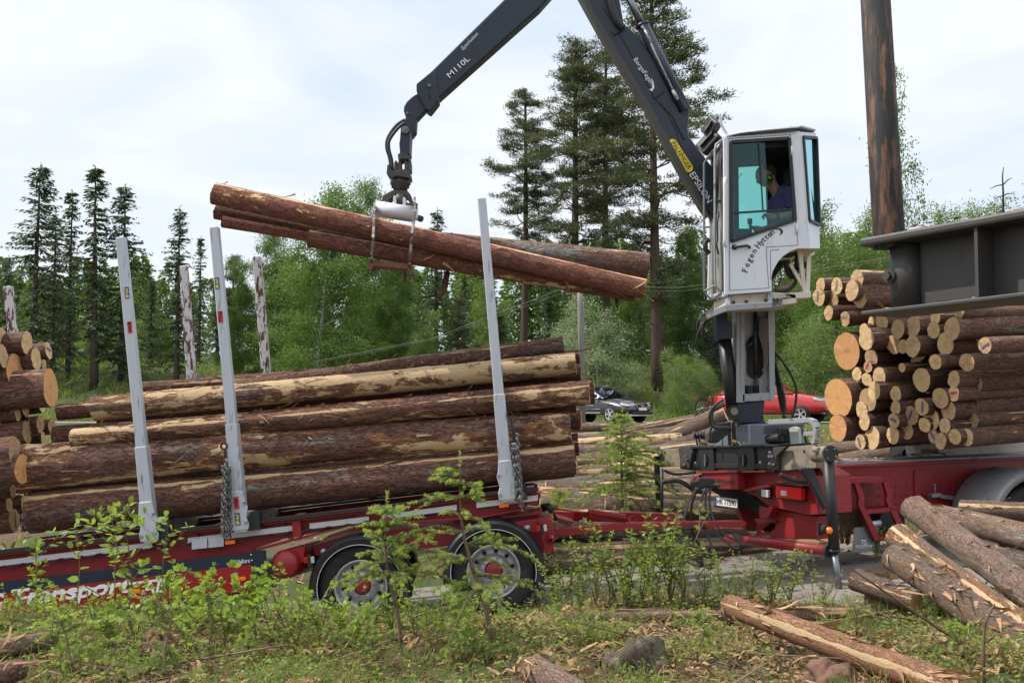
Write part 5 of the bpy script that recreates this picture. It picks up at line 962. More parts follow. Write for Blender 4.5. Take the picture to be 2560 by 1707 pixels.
# ------------------------------------------------------------------ the crane
OBr = RC + LAT * 1.55 - H * .35 ; OBn = NR
def OB(px, py, d=0.0): return hit(px, py, RC + NR * (.06 - d), NR)
cr = thing('loader_crane', 'dark blue loader crane on spread outriggers at the truck tail with grey column', 'crane', RC + UPZ * .9)
def obp(mb, pts, d, depth): mb.prism([OB(x, y, d) for x, y in pts], H * depth)
mb = MB(); obp(mb, [(1698, 1120), (1940, 1113), (1948, 1120), (1944, 1166), (1935, 1180), (1775, 1181), (1700, 1172)], 0, .42); mb.build('support_beam', MT['black'], cr, bev=.01)
mb = MB()
for x in (1762, 1863): obp(mb, [(x - 16, 1116), (x + 20, 1114), (x + 24, 1176), (x - 14, 1180)], -.03, .05)
obp(mb, [(1700, 1116), (1945, 1110), (1945, 1116), (1700, 1122)], -.05, .5); obp(mb, [(1700, 1158), (1945, 1160), (1945, 1172), (1700, 1168)], -.02, .05)
mb.build('beam_plate', MT['black'], cr, bev=.005)
for x in (1760, 1855):
    mb = MB(); c = OB(x, 1150, -.045); mb.lathe([(.001, 0), (.075, 0)], c, NR, 20); mb.build('beam_hole', MT['dark'], cr)
    mb = MB(); mb.beam(OB(x + 2, 1136, -.052), OB(x + 2, 1165, -.052), .03, .004, NR); mb.build('hose_in_hole', MT['ghose'], cr)
mb = MB(); obp(mb, [(1643, 1124), (1720, 1120), (1720, 1165), (1645, 1168)], .05, .26); mb.build('outrigger_arm', MT['mud'], cr, bev=.008)
mb = MB(); obp(mb, [(1935, 1118), (2038, 1112), (2040, 1170), (1940, 1178)], .03, .28); mb.build('outrigger_arm', MT['mud'], cr, bev=.008)
mb = MB()
for x, y in ((2010, 1128), (2026, 1140), (1653, 1138), (1662, 1132)): mb.lathe([(.001, 0), (.022, 0)], OB(x, y, .025 if x > 1900 else .045), NR, 10)
mb.build('pin_hole', MT['dark'], cr)
for pts in (((1695, 1120), (1725, 1115), (1730, 1130), (1722, 1170), (1702, 1166)), ((1932, 1118), (1965, 1116), (1940, 1140), (1940, 1175), (1930, 1176))):
    mb = MB(); obp(mb, pts, -.06, .06); mb.build('lock_bracket', MT['steel'], cr, bev=.006)
for x, y in ((1712, 1140), (1738, 1156), (1710, 1160), (1716, 1146), (1900, 1155), (1924, 1130), (1933, 1160), (1922, 1140), (1929, 1140), (1923, 1158)): mb = MB(); mb.tube([OB(x, y, -.05), OB(x, y, -.10)], .017, 6, smooth=False); mb.build('bolt', MT['bolt'], cr)
# outrigger legs with rods and feet
def leg(top, mid, low, rt, rr, dy, cap):
    Yt = OB(*top).y + dy; a = P(*top, Yt); b = P(*mid, Yt); c = P(*low, Yt); mb = MB(); mb.tube([a, b], rt, 18); mb.tube([b - (b - a).normalized() * .02, b + (b - a).normalized() * .012], rt * 1.05, 18)
    lg = mb.build('outrigger_leg', MT['black'], cr)
    mb = MB(); mb.tube([b, c], rr, 14); mb.build('leg_rod', MT['chrome'], lg)
    g = Vector((c.x, c.y, gz(c.x, c.y))); mb = MB(); mb.lathe([(.001, .10), (rr, .10), (.06, .06), (.16, .03), (.17, 0), (.001, 0)], Vector((c.x + .01, c.y, c.z - .03)), UPZ, 20); mb.build('foot_plate', MT['black'], lg)
    return a
leg((2070, 1150), (2086, 1377), (2101, 1500), M2(13.5, 13.3), M2(8.5, 13.3), -.12, 1)
leg((1641, 1140), (1649, 1310), (1653, 1392), M2(7.5, 16), M2(6, 16), .02, 0)
Yr = OB(2070, 1150).y - .12
mb = MB(); mb.tube([P(2040, 1136, Yr + .3), P(2075, 1133, Yr - .06)], M2(20, 13.3), 20); mb.tube([P(2034, 1122, Yr + .1), P(2048, 1126, Yr + .02)], .035, 10); mb.build('leg_head', MT['mud'], cr)
mb = MB(); mb.tube([P(2075, 1133, Yr - .06), P(2077.5, 1133, Yr - .09)], M2(19, 13.2), 24); mb.build('head_cap', MT['black'], cr)
mb = MB()
for a in (.6, 2.2, 3.8, 5.4): c = P(2077.7 + 14 * math.cos(a), 1133 + 14 * math.sin(a), Yr - .09); mb.tube([c, c + Vector((.0, -.012, 0))], .010, 8)
mb.build('cap_bolt', MT['bolt'], cr)
mb = MB(); mb.tube([P(1630, 1126, OB(1641, 1140).y - .0), P(1648, 1124, OB(1641, 1140).y - .06)], M2(9, 16), 16); mb.build('leg_head', MT['mud'], cr)
mb = MB(); mb.tube([P(1655, 1170, 15.8), P(1655, 1310, 15.8)], .02, 8); mb.beam(P(1640, 1296, 15.9), P(1660, 1296, 15.8), .03, .04, UPZ); mb.build('leg_pipe', MT['black'], cr)
mb = MB(); c = P(2066, 1323, Yr - .12); mb.tube([c + Vector((-.04, .03, 0)), c], M2(11, 13.2), 16); mb.box(c + Vector((-.06, .05, .0)), (.05, .05, .14)); mb.build('lamp_holder', MT['rubber'], cr)
mb = MB(); mb.lathe([(M2(8.5, 13.2), 0), (M2(8, 13.2), .03), (M2(5, 13.2), .045), (.001, .05)], c + Vector((.02, -.005, -.008)), (.55, -.8, 0), 16); mb.build('marker_lamp', MT['amber'], cr)
# base cone, slewing knuckle
BA = OB(1880, 1110, .3); BY = BA.y
mb = MB(); obp(mb, [(1778, 1118), (1850, 1062), (1868, 1060), (1868, 1117)], .0, .5); obp(mb, [(1866, 1061), (1912, 1062), (1906, 1085), (1912, 1116), (1866, 1118)], -.03, .6); mb.build('column_base', MT['dusty'], cr, bev=.012)
cc = OB(1878, 1060, .3); ax_ = (OB(1872, 1000, .3) - cc).normalized(); r_ = M2(33, BY)
mb = MB(); mb.lathe([(r_ * 1.05, -.1), (r_ * 1.08, 0), (r_ * 1.08, .03), (r_, .04), (r_ * .92, .12), (r_ * .85, .35), (r_ * .85, .5)], cc, UPZ, 28); mb.build('slew_ring', MT['black'], cr)
kY = cc.y - .1
mb = MB(); mb.prism([P(x, y, kY - .1) for x, y in ((1830, 1015), (1848, 1008), (1912, 1000), (1908, 1035), (1900, 1056), (1848, 1058), (1828, 1040))], (0, .3, 0)); mb.build('knuckle', MT['navy'], cr, bev=.01)
mb = MB(); mb.tube([P(1834, 1030, kY - .24), P(1834, 1030, kY + .1)], M2(17, kY), 20); mb.build('lift_pin', MT['black'], cr)
mb = MB(); mb.tube([P(1836, 1028, kY - .262), P(1836, 1028, kY - .25)], M2(9, kY), 16); mb.build('pin_cap', MT['mud'], cr)
# grey column channel
cY = kY + .02
mb = MB()
def cpoly(pts, y0, dep): mb.prism([P(x, y, y0) for x, y in pts], (0, dep, 0))
cpoly([(1841, 768), (1862, 768), (1862, 1006), (1842, 1006)], cY - .16, .28); cpoly([(1920, 768), (1937, 768), (1937, 1001), (1925, 1001)], cY - .16, .28)
cpoly([(1857, 985), (1924, 981), (1924, 1000), (1857, 1004)], cY - .16, .08)
cpoly([(1862, 768), (1922, 768), (1922, 838), (1862, 838)], cY - .02, .05); cpoly([(1862, 948), (1922, 948), (1922, 985), (1862, 985)], cY - .02, .05)
cpoly([(1862, 838), (1866, 838), (1866, 948), (1862, 948)], cY - .02, .05); cpoly([(1909, 838), (1922, 838), (1922, 948), (1909, 948)], cY - .02, .05)
for sx_, x0, x1 in ((1, 1866, 1887.5), (-1, 1909, 1887.5)):      # rounded slot ends
    for top in (0, 1):
        y0 = 838 if top == 0 else 948; arc = [(x0 + (x1 - x0) * (1 - math.cos(t)), (y0 + 22 * (1 - math.sin(t))) if top == 0 else (y0 - 22 * (1 - math.sin(t)))) for t in np.linspace(0, math.pi / 2, 6)]
        cpoly(arc + [(x0, y0)], cY - .02, .05)
cpoly([(1853, 776), (1858, 776), (1858, 975), (1853, 975)], cY - .18, .03); cpoly([(1884, 952), (1889, 952), (1889, 985), (1884, 985)], cY - .06, .06); cpoly([(1898, 948), (1902, 948), (1902, 985), (1898, 985)], cY - .06, .06)
mb.build('column', MT['grey'], cr, bev=.005)
mb = MB(); mb.prism([P(x, y, cY + .12) for x, y in ((1846, 775), (1934, 775), (1934, 1000), (1848, 1000))], (0, .12, 0)); mb.build('column_inside', MT['steel'], cr)
mb = MB(); mb.tube([P(1889, 770, cY - .1), P(1889, 935, cY - .1)], M2(6, cY), 12); mb.tube([P(1889, 935, cY - .1), P(1889, 985, cY - .1)], M2(4, cY), 10); mb.build('column_cylinder', MT['black'], cr)
mb = MB(); mb.tube([P(1866, 872, cY - .05), P(1884, 852, cY - .08)], .008, 6); mb.tube([P(1900, 865, cY - .05), P(1909, 873, cY - .05)], .008, 6); mb.tube([P(1902, 928, cY - .1), P(1907, 926, cY - .12), P(1910, 918, cY - .12)], .012, 6); mb.build('grease_pipe', MT['chrome'], cr)
mb = MB(); mb.prism([P(x, y, cY - .165) for x, y in ((1900, 800), (1910, 790), (1921, 800), (1920, 915), (1911, 912), (1907, 870), (1897, 840))], (0, .006, 0)); mb.build('rust_smear', flat('old_grease', (.10, .075, .06), .8), cr)
mb = MB(); mb.prism([P(x, y, cY + .3) for x, y in ((1827, 805), (1838, 800), (1842, 990), (1838, 900))], (0, .08, 0)); mb.build('guard_plate', MT['cream'], cr)
# lift cylinder left of the column
lcY = cY - .05
mb = MB(); mb.tube([P(1812, 850, lcY), P(1833, 1030, lcY)], M2(17, lcY), 20); mb.build('lift_cylinder', MT['black'], cr)
mb = MB(); mb.prism([P(x, y, lcY - .16) for x, y in ((1789, 778), (1818, 774), (1820, 802), (1831, 806), (1832, 846), (1794, 850))], (0, .28, 0)); mb.build('cylinder_guard', MT['navy'], cr, bev=.01)
# hoses
def hose(pts, Y, r=.018, name='hose', mat='hose', par=None, dy=None):
    q = [P(p[0], p[1], (Y + (dy[i] if dy else 0))) for i, p in enumerate(pts)]; out = []
    for i in range(len(q) - 1):        # Catmull-Rom
        p0, p1, p2, p3 = q[max(i - 1, 0)], q[i], q[i + 1], q[min(i + 2, len(q) - 1)]
        for t in np.linspace(0, 1, 7)[:-1 if i < len(q) - 2 else None]:
            out.append(.5 * ((2 * p1) + (p2 - p0) * t + (2 * p0 - 5 * p1 + 4 * p2 - p3) * t * t + (3 * p1 - p0 - 3 * p2 + p3) * t ** 3))
    mb = MB(); mb.tube(out, r, 7); return mb.build(name, MT[mat], par or cr)
rg = random.Random(2)
for k in range(9):
    o1, o2 = rg.uniform(-8, 8), rg.uniform(-10, 10)
    hose([(1790 + k, 765 + k), (1760 + o1 - k, 790 + k * 3), (1748 + o1 + k * 2, 825 + o2 + k * 2), (1760 + o1 + k * 2, 852 + o2 + k), (1795, 858 + k * 1.5 - 20)], lcY + .15 + k * .02, .013)
hose([(1764, 800), (1744, 835), (1742, 865), (1760, 888), (1800, 880)], lcY + .1, .012)
for k in range(3): hose([(1808 + k * 2, 1000 + k * 6), (1785, 1016 + k * 5), (1774 + k * 3, 1040), (1784, 1068 - k * 4), (1825, 1072 - k * 5)], lcY - .1 + k * .04, .016, mat='ghose' if k == 1 else 'hose')
for k in range(3): hose([(1937, 880 + k * 10), (1941 + k * 3, 940), (1950 + k * 6, 1005), (1962 - k * 2, 1045), (1968 - k * 12, 1070)], cY + .15 - k * .05, .017)
hose([(1938, 880), (1968, 920), (1988, 962), (1990, 1000), (1978, 1050), (1950, 1075), (1905, 1070)], cY + .1, .017)
hose([(1905, 1066), (1950, 1062), (1975, 1052), (1990, 1040)], cY + .1, .014); hose([(1905, 1072), (1940, 1085), (1960, 1074)], cY + .05, .014)
for x in (1823, 1834): hose([(x, 1055), (x, 1080), (x + 2, 1112)], cY - .1, .024)
# valve block, levers, handrail, gas strut box on the support beam
mb = MB(); o0 = OB(1985, 1095, .15)
for pts, d, dep in (([(1942, 1070), (1966, 1068), (1968, 1105), (1945, 1108)], .1, .2), ([(1922, 1092), (1955, 1088), (1957, 1104), (1924, 1108)], .05, .15)): obp(mb, pts, d, dep)
mb.tube([OB(1918, 1098, .05), OB(1952, 1094, .05)], M2(11, BY), 16); mb.build('valve_block', MT['black'], cr, bev=.006)
mb = MB(); obp(mb, [(1972, 1070), (1984, 1066), (1995, 1070), (1998, 1108), (1976, 1110)], .12, .04); mb.build('valve_bracket', flat('pale_green_grey', (.36, .42, .40), .5), cr, bev=.004)
hose([(1985, 1072), (2000, 1072), (2010, 1082), (2018, 1106)], BY - .3, .026, mat='chrome', name='pipe')
mb = MB(); pr = [OB(x, y, -.02) for x, y in ((1926, 1055), (2025, 1050), (2038, 1056), (2042, 1070), (2040, 1100), (2034, 1108))]
for p, q in zip(pr, pr[1:]): mb.beam(p, q, .06, .07, NR)
mb.beam(OB(2012, 1085, 0), OB(2036, 1083, 0), .05, .05, NR); mb.build('step_bracket', MT['grey'], cr, bev=.006)
for k, x in enumerate((1735, 1742, 1750, 1756, 1763)):
    mb = MB(); p, q = OB(x + 9, 1112, .2 + k * .03), OB(x, 1079 + (k % 2) * 2, .2 + k * .03); mb.tube([p, q], .014, 6); mb.tube([p.lerp(q, .55), q], .022, 8); mb.build('lever', MT['hose'], cr)
hose([(1772, 1104), (1775, 1078), (1782, 1064), (1800, 1060), (1822, 1058)], BY + .1, .018, mat='steel', name='handrail')
hose([(1752, 1104), (1768, 1108), (1773, 1116)], BY - .6, .018, mat='bolt', name='pipe'); hose([(1830, 1104), (1845, 1106), (1852, 1114)], BY - .7, .018, mat='bolt', name='pipe')
mb = MB(); mb.tube([P(1751, 1103, BY - .6), P(1766, 1107, BY - .6)], .028, 8); mb.tube([P(1829, 1103, BY - .7), P(1843, 1106, BY - .7)], .028, 8); mb.build('brass_sleeve', flat('brass', (.38, .24, .07), .4, .7), cr)
mb = MB(); mb.prism([P(x, y, BY + .35) for x, y in ((1772, 1082), (1786, 1070), (1825, 1068), (1826, 1104), (1775, 1108))], (0, .4, 0)); mb.build('oil_tank', MT['steel'], cr, bev=.03)
for x in (1754, 1760, 1860, 1866): mb = MB(); mb.tube([OB(x, 1113, .0), OB(x, 1103, .0)], .026, 6, smooth=False); mb.build('hydraulic_nut', MT['bolt'], cr)
# hoses down to the trailer
for k, pts in enumerate([[(1798, 1212), (1760, 1212), (1728, 1240), (1706, 1320), (1718, 1400), (1758, 1414)], [(1800, 1214), (1745, 1225), (1726, 1290), (1740, 1350), (1790, 1395)], [(1795, 1213), (1762, 1225), (1750, 1290), (1770, 1340), (1788, 1390)], [(1800, 1212), (1770, 1225), (1765, 1270), (1790, 1330), (1840, 1370), (1846, 1350), (1830, 1335)], [(1815, 1212), (1780, 1215), (1775, 1270), (1800, 1325), (1842, 1350), (1852, 1342), (1838, 1333)]]):
    hose(pts, 14.2 + k * .05, .015, mat='ghose' if k != 1 else 'hose', par=tk)
for k in range(4): hose([(1722 + k * 3, 1335), (1732 + k * 2, 1375), (1745 + k * 6, 1405 + k * 3), (1772 + k * 4, 1412 + k * 2), (1785 - k, 1395), (1778, 1370)], 14.15, .016, par=tk)
hose([(1655, 1205), (1700, 1203), (1735, 1225), (1765, 1232)], 15.6, .03, par=tk); hose([(1660, 1175), (1690, 1185), (1740, 1180)], 15.6, .02)
for k in range(4): hose([(2002 + k * 8, 1170), (2026 + k * 5, 1205), (2048 + k * 3, 1245), (2062, 1270)], 13.42 + k * .03, .03, par=tk)
hose([(1950, 1185), (1985, 1200), (2030, 1205)], 13.5, .028, par=tk)
mb = MB(); mb.prism([P(x, y, 14.0) for x, y in ((1738, 1205), (1752, 1194), (1788, 1196), (1788, 1208), (1760, 1218), (1742, 1216))], (0, .15, 0)); mb.build('hose_coupling', MT['hose'], tk, bev=.01)
# ------------------------------------------------------------------ boom and jib
bY = 14.95; bD = .26
def bpoly(mb, pts, y0=bY, dep=bD): mb.prism([P(x, y, y0) for x, y in pts], (0, dep, 0))
bm = MB(); bpoly(bm, [(1452, -60), (1538, -60), (1560, 60), (1597, 92), (1670, 195), (1690, 225), (1700, 262), (1722, 262), (1724, 280), (1720, 320), (1722, 340), (1745, 370), (1790, 430), (1795, 560), (1765, 520), (1700, 410), (1620, 262), (1500, 65), (1445, -20)])
bm.build('main_boom', MT['navy'], cr, bev=.02)
mb = MB(); bpoly(mb, [(1440, -30), (1449, -34), (1505, 62), (1625, 262), (1705, 408), (1765, 515), (1772, 540), (1754, 515), (1694, 412), (1614, 264), (1494, 68)], bY - .012, bD + .024); mb.build('boom_edge', MT['steel'], cr)
mb = MB()
for k in range(2):
    pa = [(1500 + k * 8, -10), (1533, 25 + k), (1600 - k * 8, 150), (1640, 250)]
mb.tube([P(x, y, bY - .004) for x, y in ((1508, 20), (1560, 105), (1640, 250), (1668, 282), (1690, 325), (1708, 380), (1722, 440))], .006, 4); mb.tube([P(x, y, bY - .004) for x, y in ((1650, 258), (1680, 290), (1710, 350))], .010, 5); mb.build('weld_seam', MT['black'], cr)
mb = MB(); bpoly(mb, [(1530, 78), (1556, 64), (1560, 72), (1536, 88)], bY - .03, .3); bpoly(mb, [(1632, 236), (1656, 222), (1660, 230), (1636, 246)], bY - .03, .3); mb.build('hose_clamp', MT['black'], cr)
hose([(1522, -20), (1530, 20), (1545, 55), (1558, 70)], bY - .06, .05, mat='hose', name='hose_sleeve')
mb = MB(); mb.tube([P(1711, 277, bY - .02), P(1711, 277, bY + .3)], M2(11, bY), 16); mb.build('boom_pin', MT['steel'], cr)
ycl = bY + .02
mb = MB(); mb.tube([P(1560, -30, ycl), P(1604, 62, ycl)], M2(9, bY), 14); mb.build('cylinder_rod', MT['chrome'], cr)
mb = MB(); a, b = P(1604, 60, ycl), P(1712, 277, ycl); mb.tube([a, b], M2(16.5, bY), 20); mb.tube([a, a.lerp(b, .03)], M2(18, bY), 20); mb.build('boom_cylinder', MT['navy'], cr)
mb = MB(); mb.tube([P(1612, 76, ycl - .12), P(1640, 140, ycl - .12), P(1688, 238, ycl - .12)], .016, 8); mb.tube([P(1612, 76, ycl - .12), P(1626, 108, ycl - .12)], .022, 8); mb.tube([P(1682, 226, ycl - .12), P(1694, 250, ycl - .12)], .026, 8); mb.build('cylinder_pipe', MT['bolt'], cr)
def along(mb, txt, p, q, Y, h, bold=.01, shear=0):
    a, b = P(*p, Y), P(*q, Y); X = (b - a).normalized(); Yv = Vector((0, -1, 0)).cross(X).normalized()
    text_on(mb, txt, a, X, Yv, width=(b - a).length, height=h, bold=bold, shear=shear)
fy = bY - .008
mb = MB(); along(mb, 'BergsFegen', (1580, 152), (1625, 217), fy, M2(15, bY), bold=-.004); 
cres = [(1628, 194), (1634, 206), (1636, 220), (1630, 229), (1622, 224), (1630, 222), (1631, 210)]
mb.prism([P(x, y, fy) for x, y in cres], (0, .004, 0)); mb.build('lettering', MT['wletter'], cr)
mb = MB(); a, b = P(1681, 359, fy), P(1721, 420, fy); d = (b - a).normalized(); n = Vector((0, -1, 0)).cross(d).normalized(); hh = M2(11.5, bY); pts = []
for c, s in ((a, -1), (b, 1)):
    for t in np.linspace(0, math.pi, 8): pts.append(c + (n * math.cos(t) * (-s) + d * s * math.sin(t)) * hh)
mb.prism(pts, (0, .004, 0)); mb.build('sticker', MT['yletter'], cr)
mb = MB(); along(mb, 'PALFINGER', (1677, 359), (1720, 425), fy - .006, M2(12.5, bY), bold=-.004); mb.build('lettering', MT['bletter'], cr)
mb = MB(); along(mb, 'EPSILON', (1723, 437), (1768, 509), fy, M2(16, bY), bold=.004); mb.build('lettering', MT['wletter'], cr)
# jib
jY = 14.8; jD = .26
mb = MB(); mb.prism([P(x, y, jY) for x, y in ((1310, -50), (1430, -70), (1350, 20), (1095, 248), (1078, 262), (1040, 216), (1048, 208))], (0, jD, 0)); mb.build('jib', MT['navy'], cr, bev=.02)
mb = MB(); mb.prism([P(x, y, jY - .02) for x, y in ((1080, 178), (1091, 182), (1097, 250), (1074, 279), (1064, 272), (1041, 228), (1041, 210))], (0, jD + .04, 0)); mb.build('jib_collar', MT['navy'], cr, bev=.01)
mb = MB(); mb.tube([P(1073, 214, jY - .02), P(1073, 214, jY - .05)], .024, 8); mb.build('collar_bolt', MT['bolt'], cr)
mb = MB()
for y in (235, 242, 247): mb.lathe([(.001, 0), (.010 if y != 242 else .014, 0)], P(1074, y, jY - .023), (0, -1, 0), 10)
mb.build('collar_hole', MT['dark'], cr)
mb = MB(); mb.prism([P(x, y, jY + .04) for x, y in ((1046, 232), (1072, 268), (1042, 300), (1040, 330), (1028, 345), (1004, 340), (1003, 322), (1014, 292), (1009, 278), (1010, 266), (1017, 254), (1030, 242))], (0, .18, 0)); mb.build('jib_tip', MT['navy'], cr, bev=.015)
mb = MB(); mb.tube([P(1018, 283, jY + .02), P(1018, 283, jY + .04)], .018, 10); mb.build('tip_pin', MT['bolt'], cr)
mb = MB(); along(mb, 'M110L', (1125, 196), (1176, 150), jY - .008, M2(14, jY), bold=.006); along(mb, 'Epsolution', (1160, 129), (1199, 89), jY - .008, M2(13, jY), bold=-.004, shear=.3); mb.build('lettering', MT['wletter'], cr)
# ------------------------------------------------------------------ grapple
gY = 14.55
gp = thing('log_grapple', 'white and black log grapple hanging from the jib with claws round the lifted logs', 'grapple', P(1010, 560, gY))
def gpoly(pts, y0, dep, name, mat, bev=.008):
    mb = MB(); mb.prism([P(x, y, y0) for x, y in pts], (0, dep, 0)); return mb.build(name, MT[mat], gp, bev=bev)
gpoly([(1002, 318), (1018, 318), (1026, 330), (1024, 368), (1024, 385), (1000, 385), (998, 360), (1000, 345)], gY - .1, .34, 'link', 'navy')
mb = MB(); mb.tube([P(1013, 325, gY - .14), P(1013, 325, gY + .28)], M2(9.5, gY), 20); mb.build('link_pin', MT['bolt'], gp)
gpoly([(994, 386), (1002, 380), (1018, 384), (1024, 392), (1024, 402), (1018, 398), (1004, 398), (996, 402)], gY - .1, .3, 'link_foot', 'steel')
for x in (989, 998, 1015, 1023):
    gpoly([(x - 4, 428), (x - 4, 408), (x, 400), (x + 4, 404), (x + 4, 428)], gY - .08, .22, 'yoke_ear', 'steel', .006)
gpoly([(968, 412), (974, 410), (977, 424), (988, 428), (1000, 424), (1024, 428), (1026, 440), (1024, 446), (990, 440), (980, 446), (966, 434)], gY - .12, .32, 'yoke', 'steel')
mb = MB(); mb.lathe([(.001, .20), (.10, .20), (.115, .16), (.115, .11), (.13, .10), (.13, .02), (.115, .01), (.115, -.02), (.09, -.03), (.09, -.08), (.001, -.08)], P(1001, 466, gY + .05), UPZ, 28)
for k in range(16): a = k * .3927; mb.box(P(1001, 466, gY + .05) + Vector((math.cos(a) * .118, math.sin(a) * .118, .14)), (.02, .02, .06))
mb.build('rotator', MT['steel'], gp)
gpoly([(955, 496), (958, 488), (980, 476), (1018, 476), (1026, 486), (1032, 506), (1028, 512), (1016, 492), (990, 484), (974, 496), (966, 512), (957, 508)], gY - .05, .3, 'head_frame', 'steel')
mb = MB(); mb.tube([P(940, 522, gY - .18), P(1034, 536, gY - .18)], M2(20, gY), 24); mb.build('claw_tube', MT['white'], gp)
for x, y in ((940, 500), (960, 502), (986, 488), (1010, 492), (1038, 510)):
    gpoly([(x - 3, y + 34), (x - 3, y + 4), (x + 1, y), (x + 4, y + 4), (x + 4, y + 36)], gY - .22, .2, 'claw_lug', 'white', .005)
mb = MB(); mb.tube([P(990, 498, gY - .08), P(1008, 502, gY - .08)], M2(15, gY), 16); mb.tube([P(944, 506, gY - .1), P(958, 508, gY - .1)], M2(7, gY), 12); mb.tube([P(1014, 514, gY - .1), P(1034, 518, gY - .1)], M2(8, gY), 12); mb.build('claw_cylinder', MT['steel'], gp)
for (x0, y0, x1, y1, x2, y2) in ((936, 535, 933, 600, 929, 650), (1037, 520, 1030, 590, 1024, 664)):
    mb = MB(); prev = None; pts = [P(x0, y0 - 20, gY - .16), P(x0, y0 + 6, gY - .62), P(x1, y1, gY - .98), P(x2, y2 - 12, gY - .95), P(x2, y2, gY - .80)]
    for i in range(len(pts) - 1): mb.beam(pts[i], pts[i + 1], .028, .08, Vector((1, 0, 0)) if 0 else (pts[i + 1] - pts[i]).cross(Vector((1, 0, .0))))
    mb.build('claw_arm', paint('worn_claw', (.30, .28, .27), (.075, .055, .045), 9, .42, .54, rough=.6), gp)
mb = MB(); mb.prism([P(x, y, gY - .85) for x, y in ((920, 650), (1022, 660), (1026, 664), (1032, 682), (1027, 688), (1018, 672), (934, 664), (926, 676), (921, 672))], (0, .3, 0)); mb.build('claw_tip', paint('rusty_claw', (.16, .06, .04), (.28, .2, .15), 8, .55, .7, rough=.7), gp)
mb = MB(); mb.tube([P(1046, 545, gY), P(1054, 548, gY - .03)], .04, 12); mb.tube([P(1036, 516, gY - .2), P(1043, 517, gY - .2)], .045, 10); mb.build('claw_pin', MT['steel'], gp)
hose([(1012, 300), (990, 315), (970, 345), (967, 370), (974, 395), (978, 424)], gY + .05, .022, par=gp); hose([(1012, 308), (994, 322), (974, 350), (972, 372), (979, 400), (981, 426)], gY - .02, .022, par=gp)
# ------------------------------------------------------------------ crane cab
cabn = thing('crane_cab', 'white crane cab with tinted sliding window and black lettering, perched on the grey column', 'cab', P(1890, 740, 14.6))
CY = 13.95; CD = 1.25
def cw(pts, y=CY): return [P(px, py, y) for px, py in pts]
def cprism(name, pts, y, dep, mat, bev=0, par=None):
    mb = MB(); mb.prism(cw(pts, y), (0, dep, 0)); return mb.build(name, MT[mat], par or cabn, bev=bev)
arc = [(2024, 621), (1994, 621), (1976, 628), (1959, 639), (1946, 653), (1937, 668), (1931, 680), (1929, 692)]
# near wall in pieces round the window opening
WIN = [(1828, 355), (1973, 346), (1988, 550), (1828, 604)]
def wall_ring(name, outer, inner, y, dep, mat):
    """wall with an opening: both outlines have the same number of corners"""
    mb = MB(); n = len(outer); a = cw(outer, y); b = cw(inner, y); v = Vector((0, dep, 0))
    vs = a + b + [p + v for p in a] + [p + v for p in b]; fs = []
    for i in range(n):
        j = (i + 1) % n; fs += [(i, j, n + j, n + i), (2 * n + i, 3 * n + i, 3 * n + j, 2 * n + j), (i, 2 * n + i, 2 * n + j, j), (n + i, n + j, 3 * n + j, 3 * n + i)]
    mb.add(vs, fs); return mb.build(name, MT[mat], cabn)
wall_ring('side_wall', [(1815, 343), (2000, 328), (2017, 560), (1817, 616)], WIN, CY, .05, 'white')
cprism('side_wall', [(1817, 615.5), (2017, 559.5), (2024, 621)] + arc[1:] + [(1929, 728), (1819, 736)], CY, .05, 'white')
mb = MB()          # far wall with its own opening, floor, roof, rear panels
FYc = CY + CD
def S2(pts): return [P(x, y, FYc) for x, y in pts]
n = 4; o_ = S2([(1781, 385), (2030, 372), (2040, 600), (1776, 690)]); i_ = S2([(1846, 394), (1913, 390), (1920, 566), (1848, 596)]); v = Vector((0, .05, 0)); vs = o_ + i_ + [p + v for p in o_] + [p + v for p in i_]; fs = []
for i in range(n):
    j = (i + 1) % n; fs += [(i, j, n + j, n + i), (2 * n + i, 3 * n + i, 3 * n + j, 2 * n + j), (i, 2 * n + i, 2 * n + j, j), (n + i, n + j, 3 * n + j, 3 * n + i)]
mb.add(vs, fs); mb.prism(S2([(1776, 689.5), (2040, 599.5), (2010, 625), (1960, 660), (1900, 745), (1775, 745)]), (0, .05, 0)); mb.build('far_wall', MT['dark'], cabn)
E = lambda x, y, d: P(x, y, CY) + Vector((0, d, 0))
REARX = .26
def rear(x, y, d): return E(x, y, d)
mb = MB(); rf = [(1814, 341, 0), (1880, 331, 0), (1994, 322, 0), (2000, 329, 0)]
top = [E(1813, 342, -.02), E(1880, 331, -.02), E(1994, 323, -.02)]; 
c1, c2 = E(2001, 330, 0), E(2024, 621, 0)                    # near wall's rear edge
k1, k2 = P(2040, 333, CY + .42), P(2050, 621, CY + .42)      # chamfer's rear edge
mid = P(2054, 556, CY + .42)
